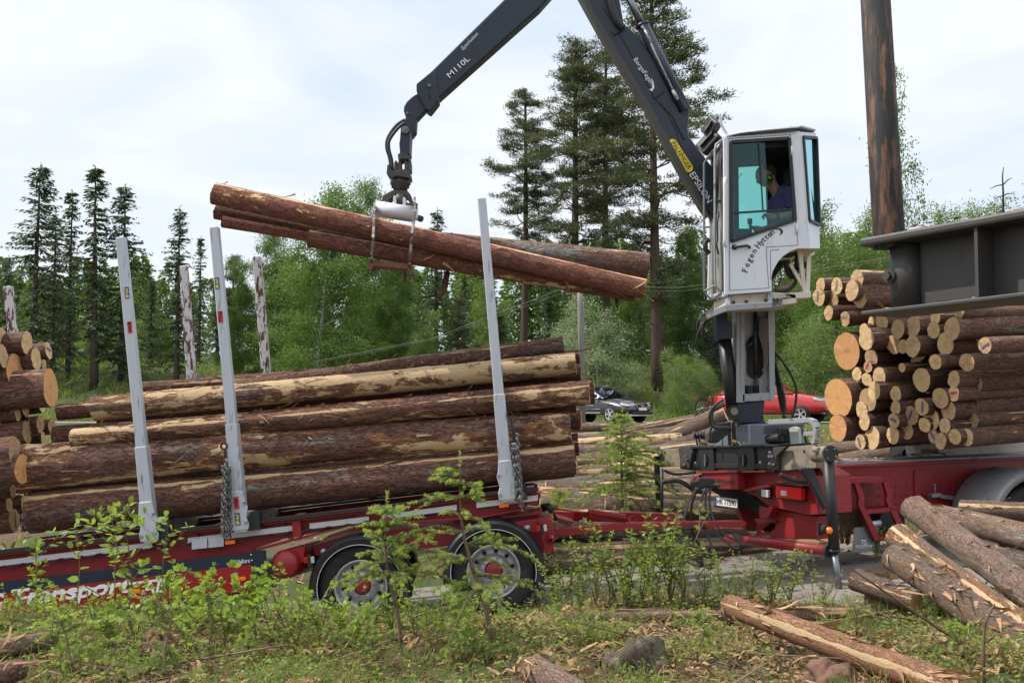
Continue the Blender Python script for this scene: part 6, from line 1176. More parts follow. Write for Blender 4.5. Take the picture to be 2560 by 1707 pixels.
# chamfer panel with window opening (ring)
def lerp4(u, v_): return c1.lerp(k1, u).lerp(c2.lerp(k2, u), v_)
ou = [lerp4(0, 0), lerp4(1, 0), lerp4(1, 1), lerp4(0, 1)]; inn = [lerp4(.12, .045), lerp4(.98, .045), lerp4(.98, .80), lerp4(.12, .76)]
nn = (k1 - c1).cross(c2 - c1).normalized(); nn = nn if nn.y > 0 else -nn
vs = ou + inn + [p + nn * .04 for p in ou] + [p + nn * .04 for p in inn]; fs = []
for i in range(4):
    j = (i + 1) % 4; fs += [(i, j, 4 + j, 4 + i), (8 + i, 12 + i, 12 + j, 8 + j), (4 + i, 4 + j, 12 + j, 12 + i), (i, 8 + i, 8 + j, j)]
mb = MB(); mb.add(vs, fs); mb.build('rear_corner', MT['white'], cabn)
def ring4(q, w_, out, name, mat, par=None):
    c = sum(q, Vector()) / 4; mb = MB(); n_ = (q[1] - q[0]).cross(q[3] - q[0]).normalized(); n_ = n_ if n_.y < 0 else -n_
    for i in range(4): mb.beam(q[i], q[(i + 1) % 4], w_, .03, n_)
    return mb.build(name, MT[mat], par or cabn)
ring4([p - nn * .01 for p in inn], .035, 1, 'window_frame', 'black')
mb = MB(); mb.add([p + nn * .012 for p in inn], [(0, 1, 2, 3)]); mb.build('window_pane', MT['tgl'], cabn)
mb = MB(); k1f, k2f = k1 + Vector((.02, CD - .42, 0)), k2 + Vector((.02, CD - .42, 0)); mb.add([k1, k2, k2f, k1f], [(0, 1, 2, 3)]); mb.add([p + Vector((-.04, 0, 0)) for p in (k1, k2, k2f, k1f)], [(3, 2, 1, 0)], 1); mb.build('rear_wall', [MT['white'], MT['dark']], cabn)
mb = MB()
mb.prism([E(1813, 344, -.03), E(1850, 336, -.03), E(1920, 328, -.03), E(1994, 322, -.03), c1 + Vector((.01, -.02, .06)), k1 + Vector((.0, 0, .03)), k1f + Vector((0, 0, .03)), E(1813, 344, CD + .05)] , Vector((0, 0, .025))); mb.build('roof', MT['white'], cabn, bev=.012)
mb = MB(); mb.prism(cw([(1832, 338), (1870, 331), (1920, 327), (1992, 323), (1992, 328), (1920, 332), (1870, 335.5)], CY - .035), (0, .01, 0)); mb.build('roof_trim', MT['black'], cabn)
mb = MB(); mb.add([E(2024, 621, .0), k2, k2f, E(1994, 621, CD), E(1994, 621, 0)], [(0, 1, 2, 3, 4)]); ar = [E(x, y, 0) for x, y in arc[1:]]; mb.quadstrip(ar, [p + Vector((0, CD, 0)) for p in ar]); mb.build('belly', MT['cream'], cabn)
mb = MB(); mb.prism([E(1820, 700, .06), E(1926, 695, .06), E(1926, 700, .06), E(1820, 705, .06)], (0, CD - .1, 0)); mb.build('floor', MT['dark'], cabn)
# interior: seat, dark lining, joystick console
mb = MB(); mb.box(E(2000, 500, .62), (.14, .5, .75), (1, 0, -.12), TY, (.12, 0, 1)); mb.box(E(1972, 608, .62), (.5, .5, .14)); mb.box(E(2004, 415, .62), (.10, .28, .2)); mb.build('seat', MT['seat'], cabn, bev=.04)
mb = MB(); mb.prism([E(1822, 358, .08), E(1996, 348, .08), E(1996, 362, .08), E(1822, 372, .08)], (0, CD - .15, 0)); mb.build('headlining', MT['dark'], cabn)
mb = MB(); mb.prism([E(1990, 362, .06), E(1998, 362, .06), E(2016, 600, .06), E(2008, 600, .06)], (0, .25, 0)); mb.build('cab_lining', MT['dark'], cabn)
mb = MB(); mb.box(E(1872, 610, .55), (.2, .35, .5)); mb.box(E(1860, 575, .6), (.22, .3, .05), (1, 0, -.2), TY, (.2, 0, 1)); mb.build('console', MT['seat'], cabn, bev=.02)
mb = MB(); mb.tube([E(1892, 575, .35), E(1890, 545, .35)], .018, 8); mb.tube([E(1890, 548, .35), E(1889, 535, .35)], .03, 10); mb.build('joystick', MT['seat'], cabn)
mb = MB(); mb.tube([E(1882, 590, 1.22), E(1881, 412, 1.22)], .022, 8); mb.tube([E(1872, 408, 1.22), E(1890, 407, 1.22)], .022, 6); mb.tube([E(1868, 392, 1.2), E(1876, 560, 1.2)], .014, 6); mb.tube([E(1878, 392, 1.22), E(1878, 408, 1.22)], .012, 6); mb.tube([E(1886, 392, 1.22), E(1886, 408, 1.22)], .012, 6); mb.build('far_handrail', MT['grey'], cabn)
# door: frame lines, window frame, panes, handle
wfr = ring4(cw(WIN, CY - .008), .038, 1, 'window_frame', 'black')
mb = MB(); mb.beam(P(1830, 533, CY - .005), P(1987, 523, CY - .005), .022, .028, TY); mb.beam(P(1897, 352, CY - .004), P(1907.5, 529, CY - .004), .016, .016, TY); mb.build('window_bar', MT['black'], cabn)
mb = MB(); mb.add(cw([(1830, 357), (1897, 353), (1907, 529), (1830, 533)], CY + .012), [(0, 1, 2, 3)]); mb.build('window_pane', MT['tgl'], cabn)
mb = MB(); mb.add(cw([(1899, 354), (1912, 353), (1921, 528), (1909, 529)], CY + .022), [(0, 1, 2, 3)]); mb.build('window_pane', MT['tgl'], cabn)
mb = MB(); mb.add(cw([(1830, 534), (1986, 524), (1987, 550), (1830, 602)], CY + .012), [(0, 1, 2, 3)]); mb.build('window_pane', MT['tgl'], cabn)
mb = MB(); mb.add([p + Vector((0, .03, 0)) for p in i_], [(0, 1, 2, 3)]); mb.build('window_pane', MT['tgl'], cabn)
dl = [[(1823, 347), (1976, 337), (1995, 613), (1915, 618), (1922, 720), (1824, 726), (1823, 347)], [(1925, 626), (1948, 624)], [(1926, 626), (1927, 700)]]
mb = MB()
for l in dl:
    for p, q in zip(l, l[1:]): mb.beam(P(*p, CY - .001), P(*q, CY - .001), .007, .004, TY)
mb.build('door_gap', flat('door_seam', (.16, .16, .17), .7), cabn)
mb = MB()
for x, y in ((1979, 377), (1992, 572)): mb = MB(); mb.tube([P(x, y - 12, CY - .015), P(x, y + 12, CY - .015)], .014, 8); mb.build('door_hinge', MT['white'], cabn)
mb = MB(); mb.lathe([(.001, .03), (.03, .028), (.034, 0)], P(1836, 618, CY), (0, -1, 0), 16); mb.tube([P(1836, 617, CY - .04), P(1846, 617, CY - .05), P(1868, 614, CY - .05), P(1874, 617, CY - .03), P(1874, 619, CY)], .016, 8); mb.build('door_handle', MT['hose'], cabn)
mb = MB(); txt = 'FegenHytten'; prev = None
pth = [(1868, 682), (1872, 669), (1876.5, 657), (1882, 646), (1888.5, 634.5), (1896.5, 622), (1904.5, 612.5), (1911, 606), (1917, 600), (1924, 594), (1931, 588)]
for k, ch in enumerate(txt):
    a = P(*pth[k], CY); b = P(*(pth[k + 1] if k < 10 else (1940, 581)), CY); X = (b - a).normalized(); Yv = Vector((0, -1, 0)).cross(X).normalized()
    vs, fs = text_mesh(ch, 0, .012); sc = M2(15.5, CY) / .72; x0 = min(v.x for v in vs)
    mb.add([a + X * (v.x - x0) * sc * .98 + Yv * v.y * sc + Vector((0, -.004, 0)) for v in vs], fs)
    if ch in 'FH':                 # slab feet of the serif letters
        w_ = max(v.x for v in vs) - x0
        for fx in ((.08,) if ch == 'F' else (.1, w_ - .1)): mb.beam(a + X * (fx - .11) * sc + Yv * .018 * sc + Vector((0, -.004, 0)), a + X * (fx + .13) * sc + Yv * .018 * sc + Vector((0, -.004, 0)), .004, .035 * sc, Yv)
sw = [(1921, 576), (1940, 570), (1953, 572), (1958, 578), (1956, 584), (1948, 589), (1952, 581), (1949, 575), (1940, 573)]
mb.prism(cw(sw, CY - .004), (0, .003, 0)); mb.build('lettering', MT['bletter'], cabn)
mb = MB(); vs_ = [(1816, 617), (1812, 612), (1812, 600), (1812, 460), (1812, 450), (1816, 447)]; mb.tube([P(x, y, CY - .08 if 0 < i < 5 else CY) for i, (x, y) in enumerate(vs_)], .022, 10); mb.build('handrail', MT['white'], cabn)
# front glass and guard bars (the front faces the left)
FA, FB = E(1817, 350, .02), E(1817, 736, .02)
ft, fb = P(1779, 430, CY + CD), P(1773, 745, CY + CD)
mb = MB(); q = [E(1814, 352, .0), E(1814, 733, .0), fb + Vector((.0, 0, .0)), P(1781, 385, CY + CD)]; mb.add(q, [(0, 1, 2, 3)]); mb.build('front_glass', MT['fgl'], cabn)
mb = MB()
for a_, b_ in ((E(1812, 345, -.01), E(1815, 738, -.01)), (q[3], q[2]), (E(1814, 735, 0), fb), (E(1813, 346, 0), q[3])): mb.beam(a_, b_, .05, .06, TY if abs((b_ - a_).normalized().y) < .5 else UPZ)
mb.build('front_pillar', MT['white'], cabn, bev=.008)
mb = MB(); mb.beam(E(1808, 352, .01), E(1810, 735, .01), .012, .02, TY); mb.build('door_seal', MT['hose'], cabn)
for k, l in enumerate([[(1804, 350), (1790, 362), (1787, 376), (1787, 700), (1790, 716), (1802, 730)], [(1800, 352), (1768, 396), (1760, 408), (1760, 726), (1764, 734), (1778, 750)]]):
    mb = MB(); d_ = .1 if k == 0 else .8; mb.tube([P(x, y, CY + d_) for x, y in l], .015, 8)
    mb.build('guard_bar', MT['grey'], cabn)
mb = MB()
for p, q2 in (((1787, 540), (1800, 540)), ((1760, 568), (1774, 568)), ((1760, 728), (1790, 712)), ((1778, 750), (1802, 731))): mb.tube([P(*p, CY + (.1 if p[0] > 1780 else .8)), P(*q2, CY + (.1 if q2[0] > 1784 else .8))], .013, 6)
mb.build('guard_bar', MT['grey'], cabn)
mb = MB(); mb.tube([P(1774, 600, CY + .5), P(1764, 604, CY + .5), P(1763, 622, CY + .5), P(1774, 634, CY + .5)], .03, 8); mb.build('mirror', MT['hose'], cabn)
mb = MB(); mb.tube([P(x, y, CY + .05) for x, y in ((1797, 530), (1793, 560), (1794, 600), (1791, 610), (1796, 636))], .012, 6); mb.box(P(1795, 504, CY + .1), (.06, .05, .03)); mb.build('wiper', MT['hose'], cabn)
mb = MB()
for p, q2 in (((1800, 288), (1804, 314)), ((1804, 314), (1821, 342))): mb.beam(P(*p, CY), P(*q2, CY), .028, .02, TY)
mb.build('lamp_bracket', MT['white'], cabn)
for a_, b_, w_ in (((1766, 340), (1790, 300), .22), ((1752, 378), (1793, 332), .20)):
    mb = MB(); A, B = P(*a_, CY + .3), P(*b_, CY + .2); mb.beam(A, B, .22, .10, (1, 0, .5)); mb.build('work_lamp', MT['hose'], cabn, bev=.02)
    mb = MB(); d = (B - A).normalized(); nrm = d.cross(TY); nrm = nrm if nrm.x < 0 else -nrm; mb.beam(A.lerp(B, .12) + nrm * .055, A.lerp(B, .88) + nrm * .055, .18, .008, nrm); mb.build('lamp_glass', MT['white_l'], cabn)
mb = MB(); mb.tube([P(x, y, CY + .2) for x, y in ((1760, 330), (1765, 318), (1785, 318), (1795, 325))], .010, 6); mb.build('lamp_wire', MT['ghose'], cabn)
# carrier under the cab
mb = MB(); mb.prism(cw([(1817, 738), (1928, 730), (1990, 735), (1992, 758), (1960, 762), (1830, 768), (1817, 762)], CY + .1), (0, .9, 0)); mb.prism(cw([(1925, 736), (2028, 728), (2028, 744), (1925, 752)], CY + .1), (0, .2, 0)); mb.build('cab_carrier', MT['cream'], cabn, bev=.008)
mb = MB(); mb.beam(P(1998, 622, CY + .2), P(2012, 740, CY + .2), .05, .05, TY); mb.beam(P(2022, 640, CY + .25), P(2018, 735, CY + .2), .05, .05, TY); mb.beam(P(1975, 660, CY + .2), P(2018, 735, CY + .2), .04, .04, TY); mb.build('cab_strut', MT['cream'], cabn, bev=.004)
mb = MB(); pr = [P(1766, 790, CY - .1), P(1815, 770, CY - .16), P(1928, 762, CY - .16)]
for p, q2 in zip(pr, pr[1:]): mb.beam(p, q2, .05, .075, UPZ)
mb.beam(P(1819, 765, CY - .1), P(1820, 738, CY + .1), .05, .05, TY); mb.beam(P(1926, 760, CY - .1), P(1922, 735, CY + .1), .05, .05, TY); mb.prism(cw([(1775, 783), (1816, 766), (1816, 772), (1790, 790)], CY - .1), (0, .9, 0)); mb.build('step_rail', MT['grey'], cabn, bev=.006)
mb = MB(); mb.prism(cw([(1928, 745), (1956, 742), (1956, 765), (1928, 768)], CY + .05), (0, .1, 0)); mb.build('lock_plate', MT['grey'], cabn, bev=.004)
for x, y, r in ((1932, 751, .026), (1944, 749, .02), (1953, 749, .014), (1834, 756, .022), (1866, 754, .022), (1915, 751, .022)): mb = MB(); mb.tube([P(x, y, CY + .09 if x < 1925 else CY + .04), P(x, y, CY + .07 if x < 1925 else CY + .02)], r, 10); mb.build('bolt', MT['steel'], cabn)
hose([(1966, 650), (1968, 670), (1978, 690), (1990, 680), (1994, 655), (1995, 635)], CY + .35, .04, par=cabn); hose([(1940, 670), (1952, 680), (1950, 705), (1938, 722)], CY + .4, .010, par=cabn); hose([(1990, 665), (2006, 668), (2016, 660), (2022, 662)], CY + .3, .03, par=cabn); hose([(1935, 735), (1955, 728), (1975, 722), (1990, 700), (1975, 660)], CY + .3, .022, par=cabn)
mb = MB(); mb.tube([P(1938, 722, CY + .3), P(1970, 716, CY + .3)], .035, 10); mb.build('steering_pipe', MT['mud'], cabn)
# ------------------------------------------------------------------ the operator
OY = CY + .62
def O(x, y, d=0): return P(x, y, OY) + Vector((0, d, 0))
op = thing('person', 'crane operator in purple shirt and yellow ear defenders sitting in the white cab', 'person', O(1985, 640))
def body_mesh():
    mb = MB()
    hc = O(1914, 440); rx, ry, rz = .125, .095, .145; tl = -.42     # head tipped forward
    ca, sa = math.cos(tl), math.sin(tl); vs = []; fs = []; nu, nv = 26, 18
    for i in range(nv + 1):
        th = math.pi * i / nv
        for j in range(nu):
            ph = 2 * math.pi * j / nu; x = -math.sin(th) * math.cos(ph); y = math.sin(th) * math.sin(ph); z = math.cos(th)
            s = 1.0
            if z < -.1: s *= 1 + .10 * z * (1 if x > 0 else -.1)
            px_, py_, pz_ = x * rx * s, y * ry * (1 - .25 * max(0, -z)), z * rz
            fr = max(0, -x) ** 3 * (1 - min(1, abs(y) * 1.6))
            if fr > 0:
                px_ -= fr * (.030 * math.exp(-((z + .18) / .16) ** 2) + .012 * math.exp(-((z + .62) / .14) ** 2) + .010 * math.exp(-((z - .20) / .12) ** 2) - .012 * math.exp(-((z - .02) / .07) ** 2) - .006 * math.exp(-((z + .42) / .05) ** 2))
            X = px_ * ca + pz_ * sa * -1 * -1 * (-1); Z = px_ * sa * -1 * (-1) * (-1) + pz_ * ca
            X = px_ * ca - pz_ * (-sa) * 1.0; Z = -px_ * (-sa) * -1.0 + pz_ * ca
            vs.append(hc + Vector((X, py_, Z)))
    for i in range(nv):
        for j in range(nu): fs.append((i * nu + j, i * nu + (j + 1) % nu, (i + 1) * nu + (j + 1) % nu, (i + 1) * nu + j))
    mb.add(vs, fs)
    mb.tube([O(1922, 452), O(1940, 478), O(1955, 492)], [.075, .072, .09], 14)                                    # neck
    mb.tube([O(1952, 484), O(1960, 510), O(1970, 560), O(1978, 610)], [.12, .19, .18, .17], 16)                   # torso
    for d in (-.24, .24):
        if d < 0:
            sh, el, wr, hd = O(1966, 493, -.2), O(1976, 546, -.30), O(1922, 556, -.34), O(1903, 552, -.34)
        else: sh, el, wr, hd = O(1962, 493, .2), O(1966, 556, .28), O(1912, 568, .2), O(1893, 566, .18)
        mb.tube([O(1958, 488, d * .3), sh], [.09, .082], 12)
        mb.tube([sh, sh.lerp(el, .5), el], [.080, .066, .054], 12); mb.tube([el, el.lerp(wr, .35), wr], [.054, .056, .036], 12)
        dr = (hd - wr).normalized(); mb.tube([wr, wr + dr * .045, hd], [.034, .044, .040], 10)                     # palm
        for k in range(4):                                                                                       # four curled fingers
            b = hd + Vector((0, (-.032 + k * .021), .012 - k * .004)); L1 = (.045, .052, .050, .040)[k]
            mb.tube([b, b + dr * L1 * .8 + Vector((0, 0, .010)), b + dr * L1 * 1.2 + Vector((0, 0, -.025)), b + dr * L1 * .8 + Vector((0, 0, -.048))], [.0125, .0115, .0105, .008], 8)
        b = wr + dr * .04; mb.tube([b + Vector((0, -.03 if d < 0 else .03, .012)), b + dr * .035 + Vector((0, -.05 if d < 0 else .05, .022)), b + dr * .07 + Vector((0, -.045 if d < 0 else .045, .01))], [.016, .013, .010], 8)
    for d in (-.11, .11):
        mb.tube([O(1978, 612, d), O(1925, 604, d * 1.5), O(1905, 604, d * 1.6)], [.095, .08, .062], 12); mb.tube([O(1905, 604, d * 1.6), O(1900, 660, d * 1.6), O(1900, 690, d * 1.6)], [.062, .058, .042], 12); mb.tube([O(1902, 692, d * 1.6), O(1880, 698, d * 1.6)], [.045, .03], 10)
    return mb
bo = body_mesh().build('body', MT['skin'], op)
rm = bo.modifiers.new('one_surface', 'REMESH'); rm.mode = 'VOXEL'; rm.voxel_size = .010; rm.use_smooth_shade = True
mb = MB(); mb.tube([O(1948, 480), O(1954, 490), O(1961, 512), O(1971, 560), O(1979, 604)], [.09, .185, .222, .212, .205], 20)
for d in (-1, 1): sh, el = O(1966 if d < 0 else 1962, 493, d * .2), O(1976 if d < 0 else 1966, 548, d * .29); mb.tube([O(1955, 490, d * .08), sh, sh.lerp(el, .35), sh.lerp(el, .68)], [.125, .106, .096, .09], 16)
sm = mb.build('shirt', MT['shirt'], op); q = sm.modifiers.new('one_surface', 'REMESH'); q.mode = 'VOXEL'; q.voxel_size = .012; q.use_smooth_shade = True
mb = MB()
for d in (-.11, .11): mb.tube([O(1980, 612, d), O(1925, 604, d * 1.5), O(1905, 604, d * 1.6), O(1900, 660, d * 1.6), O(1900, 688, d * 1.6)], [.11, .095, .078, .07, .062], 14)
mb.build('trousers', MT['trousers'], op)
mb = MB(); hc = O(1916, 437); vs = []; fs = []
for i in range(8):
    th = 1.35 * i / 7
    for j in range(20):
        ph = 2 * math.pi * j / 20; v = Vector((.126 * math.sin(th) * math.cos(ph), .097 * math.sin(th) * math.sin(ph), .147 * math.cos(th))); vs.append(hc + Matrix.Rotation(.35, 3, 'Y') @ v)
for i in range(7):
    for j in range(20): fs.append((i * 20 + j, i * 20 + (j + 1) % 20, (i + 1) * 20 + (j + 1) % 20, (i + 1) * 20 + j))
mb.add(vs, fs, smooth=True); mb.build('hair', MT['hair'], op)
for d in (-1, 1):
    mb = MB(); c = O(1917, 452, d * .10); mb.lathe([(.052, 0), (.055, .02), (.048, .045), (.02, .055), (.001, .056)], c, (0, d, 0), 20); e_ = mb.build('ear_defender', MT['hose'], op)
    mb = MB(); mb.lathe([(.040, .050), (.052, .032), (.056, .024), (.050, .022), (.036, .046)], c, (0, d, 0), 20); mb.tube([c + Vector((-.02, d * .058, .02)), c + Vector((.015, d * .06, -.005))], .014, 6); mb.build('defender_trim', MT['hiviz'], op)
mb = MB(); pts = [O(1919, 450, -.12)] + [O(1925 + 6 * math.sin(t), 446 - 18 * math.sin(t), -.12 * math.cos(t)) for t in np.linspace(.4, 2.74, 9)] + [O(1919, 450, .12)]; mb.tube(pts, .010, 6); mb.build('headband', MT['hose'], op)
mb = MB(); mb.tube([O(1923, 554, -.345), O(1929, 554, -.335)], .045, 12); mb.build('wristwatch', MT['hose'], op)
# ------------------------------------------------------------------ black beam with the round post, standing close by at the right edge
bb = thing('bunk_frame', 'black steel beam with tall rusty round post in front of the sawn log ends', 'bunk frame', P(2300, 700, 7.3))
D1 = Vector((.535, -.845, .0)).normalized()
A0 = P(2191, 690, 7.6); D1 = Vector((.60, -.80, .03)).normalized(); ND = Vector((-.80, -.60, 0)).normalized()
def BP(px, py, d=0.0): return hit(px, py, A0 + ND * d, ND)
vz = UPZ
def at_b(s, z, d=0.0): return A0 + D1 * s + ND * d + UPZ * z
lo = BP(2192, 783).z - A0.z; hi = BP(2168, 610).z - A0.z; s0 = (BP(2168, 610) - A0).dot(D1)
Lb = 4.2
mb = MB()
mb.beam(at_b(s0, hi, -.10), at_b(s0 + Lb, hi + .02, -.10), .40, .058, UPZ); mb.build('top_flange', MT['steel'], bb, bev=.018)
mb = MB(); s1 = (BP(2178, 783) - A0).dot(D1); mb.beam(at_b(s1, lo, -.10), at_b(s1 + Lb, lo, -.10), .40, .026, UPZ); mb.build('bottom_flange', MT['steel'], bb, bev=.006)
mb = MB(); mb.beam(at_b(s0 + .12, (hi + lo) / 2, -.12), at_b(s0 + Lb, (hi + lo) / 2, -.12), .03, hi - lo - .04, UPZ); mb.build('web', MT['steel'], bb)
for s in ((BP(2458, 650) - A0).dot(D1) - s0, 2.6): mb = MB(); mb.beam(at_b(s0 + s, lo + .012, -.02), at_b(s0 + s, hi - .02, -.02), .022, .19, ND); mb.build('stiffener', MT['steel'], bb)
pb0 = at_b(s0 + .20, lo + .02, -.10); ptp = P(2182, -120, pb0.y - .0); pbt = P(2222, 590, pb0.y)
mb = MB(); dd = (ptp - pbt).normalized(); mb.tube([at_b(s0 + .22, lo + .015, -.11), at_b(s0 + .215, hi, -.11)], .105, 28); mb.build('socket', MT['steel'], bb)
mb = MB(); mb.tube([pbt + dd * -.08, pbt, ptp], [.105, .103, .095], 28); mb.build('post', MT['rusty'], bb)
mb = MB(); c = BP(2192, 695, .0); cs = at_b(s0 + .16, (BP(2192, 695).z - A0.z), .0); 
for r, a_, b_ in ((.045, .0, .03), (.028, .03, .06)): mb.tube([cs + ND * (a_ - .02), cs + ND * (b_ - .02)], r, 6 if a_ > 0 else 14, smooth=False)
mb.build('bolt', MT['steel'], bb)
mb = MB(); mb.beam(at_b(s0 + .28, hi + .034, -.09), at_b(s0 + 2.2, hi + .045, -.09), .2, .02, UPZ); mb.build('wear_plate', MT['steel'], bb)
mb = MB(); c = at_b(s0 + 3.2, 0, -.12); mb.box(Vector((c.x, c.y, (lo + A0.z + gz(c.x, c.y)) / 2)), (.3, .3, A0.z + lo - gz(c.x, c.y))); mb.box(Vector((c.x, c.y, gz(c.x, c.y) + .05)), (1.6, 2.4, .3)); mb.build('stand', MT['steel'], bb)
rg = random.Random(12); mb = MB()
for k in range(40):
    top = k < 24; c = at_b(s0 + rg.uniform(.3, 1.6), (hi + .062) if top else (lo + .018), rg.uniform(-.15, .05) if top else rg.uniform(-.05, .08)); an = rg.random() * 6.3; l = rg.uniform(.012, .045); d = Vector((math.cos(an), math.sin(an), rg.uniform(0, .3))); s = Vector((-d.y, d.x, 0)) * rg.uniform(.005, .012)
    mb.add([c - d * l - s, c + d * l - s, c + d * l + s, c - d * l + s + Vector((0, 0, .008))], [(0, 1, 2, 3)])
stuff(mb.build('bark_litter', MT['chip']), 'bark crumbs lying on the black steel beam', 'litter')
# ------------------------------------------------------------------ cars on the road
def car(name, label, px, py, Y, yaw, paintm, Lc, Wc, Hc, suv, bits):
    o = P(px, py, Y); base = Vector((o.x, Y, gz(o.x, Y) + .02)); t = thing(name, label, 'car', base)
    f = Vector((math.cos(yaw), math.sin(yaw), 0)); s = Vector((math.sin(yaw), -math.cos(yaw), 0))       # s: the car's right side (towards us when heading right)
    def Q(x, y, z): return base + f * x + s * y + UPZ * z
    h0 = .30; bonnet = 1.0 if not suv else 1.20; belt = 1.02 if not suv else 1.20
    # cross sections along the length: (x, half width low, half width high, floor, top)
    st = [(-Lc / 2, .70, .62, .55, .92), (-Lc / 2 + .10, .84, .78, .40, belt - .02), (-Lc / 2 + .7, .93, .86, h0, belt), (-.6, .94, .88, h0, belt), (.35, .94, .88, h0, belt - .02), (.95, .94, .84, h0, bonnet), (Lc / 2 - .75, .93, .80, h0, bonnet - .08), (Lc / 2 - .25, .86, .72, .36, bonnet - .18), (Lc / 2 - .04, .72, .60, .42, bonnet - .30), (Lc / 2, .66, .5, .48, bonnet - .42)]
    mb = MB(); vs = []; m = 12
    for x, wl, wh, z0, z1 in st:
        prof = [(wl * .9, z0), (wl, z0 + .12), (wl * 1.01, (z0 + z1) / 2), (wl * .985, z1 - .18), (wh, z1 - .04), (wh * .72, z1 + .015)]
        for y, z in prof + [(-y, z) for y, z in prof[::-1]]: vs.append(Q(x, y * Wc / 1.88, z))
    fs = []
    for i in range(len(st) - 1):
        for j in range(m): fs.append((i * m + j, (i + 1) * m + j, (i + 1) * m + (j + 1) % m, i * m + (j + 1) % m))
    fs += [list(range(m)), [(len(st) - 1) * m + j for j in range(m)][::-1]]
    mb.add(vs, fs, 0, True); bd = mb.build('body', paintm, t); sd = bd.modifiers.new('s', 'SUBSURF'); sd.levels = 1; sd.render_levels = 1
    r1, r2 = (-Lc / 2 + .25, -Lc / 2 + .75), (.0, .95)
    rt = Hc; hw = .62 * Wc / 1.88; bw = .80 * Wc / 1.88
    A = [(r1[0], belt - .02), (r1[1], rt - .06), (-.5, rt), (r2[0], rt - .05), (r2[1] + .1, belt - .02)]
    mb = MB(); L_, Rr = [], []
    for x, z in A: wv = bw if z < belt + .1 else hw; L_.append(Q(x, -wv, z)); Rr.append(Q(x, wv, z))
    mb.quadstrip([L_[1], L_[2], L_[3]], [Rr[1], Rr[2], Rr[3]]); mb.build('roof', paintm, t)
    mb = MB(); mb.add([L_[3], Rr[3], Rr[4], L_[4]], [(0, 1, 2, 3)]); mb.build('windscreen', MT['cgl'], t)
    mb = MB(); mb.add([L_[0], Rr[0], Rr[1], L_[1]], [(0, 1, 2, 3)]); mb.build('rear_window', MT['cgl'], t)
    for W in (Rr, L_):
        mb = MB(); mb.add(W, [(0, 1, 2, 3, 4)]); mb.build('side_window', MT['cgl'], t)
        mb = MB()
        for p, q in zip(W, W[1:]): mb.beam(p, q, .06, .05, UPZ)
        for u in (.36, .68): mb.beam(W[0].lerp(W[4], u), W[1].lerp(W[3], u), .05, .04, f)
        mb.build('window_frame', paintm, t)
        o_ = W is Rr; sg = 1 if o_ else -1
        mb = MB(); mb.box(Q(.62, sg * (bw + .16), belt + .08), (.1, .22, .15), f, s, UPZ); mb.build('door_mirror', paintm, t, bev=.03)
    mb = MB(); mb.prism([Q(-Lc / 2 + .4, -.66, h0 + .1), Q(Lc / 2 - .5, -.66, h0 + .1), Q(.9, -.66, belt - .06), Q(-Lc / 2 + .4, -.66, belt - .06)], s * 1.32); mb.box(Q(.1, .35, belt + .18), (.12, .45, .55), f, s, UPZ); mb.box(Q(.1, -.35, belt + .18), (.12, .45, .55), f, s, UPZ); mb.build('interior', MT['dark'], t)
    for x in (-Lc / 2 + .95, Lc / 2 - .95):
        for sg in (1, -1):
            c = Q(x, sg * (Wc / 2 - .10), .345); ax = s * sg
            mb = MB(); mb.lathe([(.21, -.1), (.33, -.11), (.345, -.08), (.345, .08), (.33, .11), (.23, .115)], c, ax, 28); mb.lathe([(.40, .03), (.36, .10), (.36, -.06)], c + UPZ * .02, ax, 28); mb.build('tyre', MT['rubber'], t)
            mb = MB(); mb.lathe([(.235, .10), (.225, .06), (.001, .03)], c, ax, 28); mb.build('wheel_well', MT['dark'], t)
            mb = MB(); mb.lathe([(.235, .118), (.24, .10), (.205, .10), (.21, .118), (.235, .118)], c, ax, 28); u = UPZ; b = ax.cross(u)
            for k in range(5):
                for dv in (-.12, .12): a = k * 1.2566 + dv + .3; d = u * math.cos(a) + b * math.sin(a); a2 = k * 1.2566 + dv * .4 + .3; d2 = u * math.cos(a2) + b * math.sin(a2); mb.beam(c + ax * .10 + d2 * .04, c + ax * .11 + d * .215, .03, .03, ax)
            mb.lathe([(.055, .115), (.001, .12)], c, ax, 14); mb.build('rim', MT['silver'], t)
    # nose
    zf = bonnet - .30
    mb = MB(); mb.box(Q(Lc / 2 - .03, 0, zf - .02), (.06, .66, .20), f, s, UPZ); mb.build('grille', MT['black'], t, bev=.02)
    mb = MB(); 
    for k in range(4):
        pass
    cg = [Q(Lc / 2 + .005, y, z) for y, z in ((-.34, zf + .08), (.34, zf + .08), (.30, zf - .12), (-.30, zf - .12))]
    for p, q in zip(cg, cg[1:] + cg[:1]): mb.beam(p, q, .02, .025, f)
    mb.lathe([(.06, -.005), (.06, .01), (.042, .01), (.042, -.005), (.06, -.005)], Q(Lc / 2 + .01, 0, zf - .02), f, 16); mb.beam(Q(Lc / 2 + .012, -.28, zf - .10), Q(Lc / 2 + .012, .28, zf + .07), .02, .02, f); mb.build('grille_trim', MT['silver'], t)
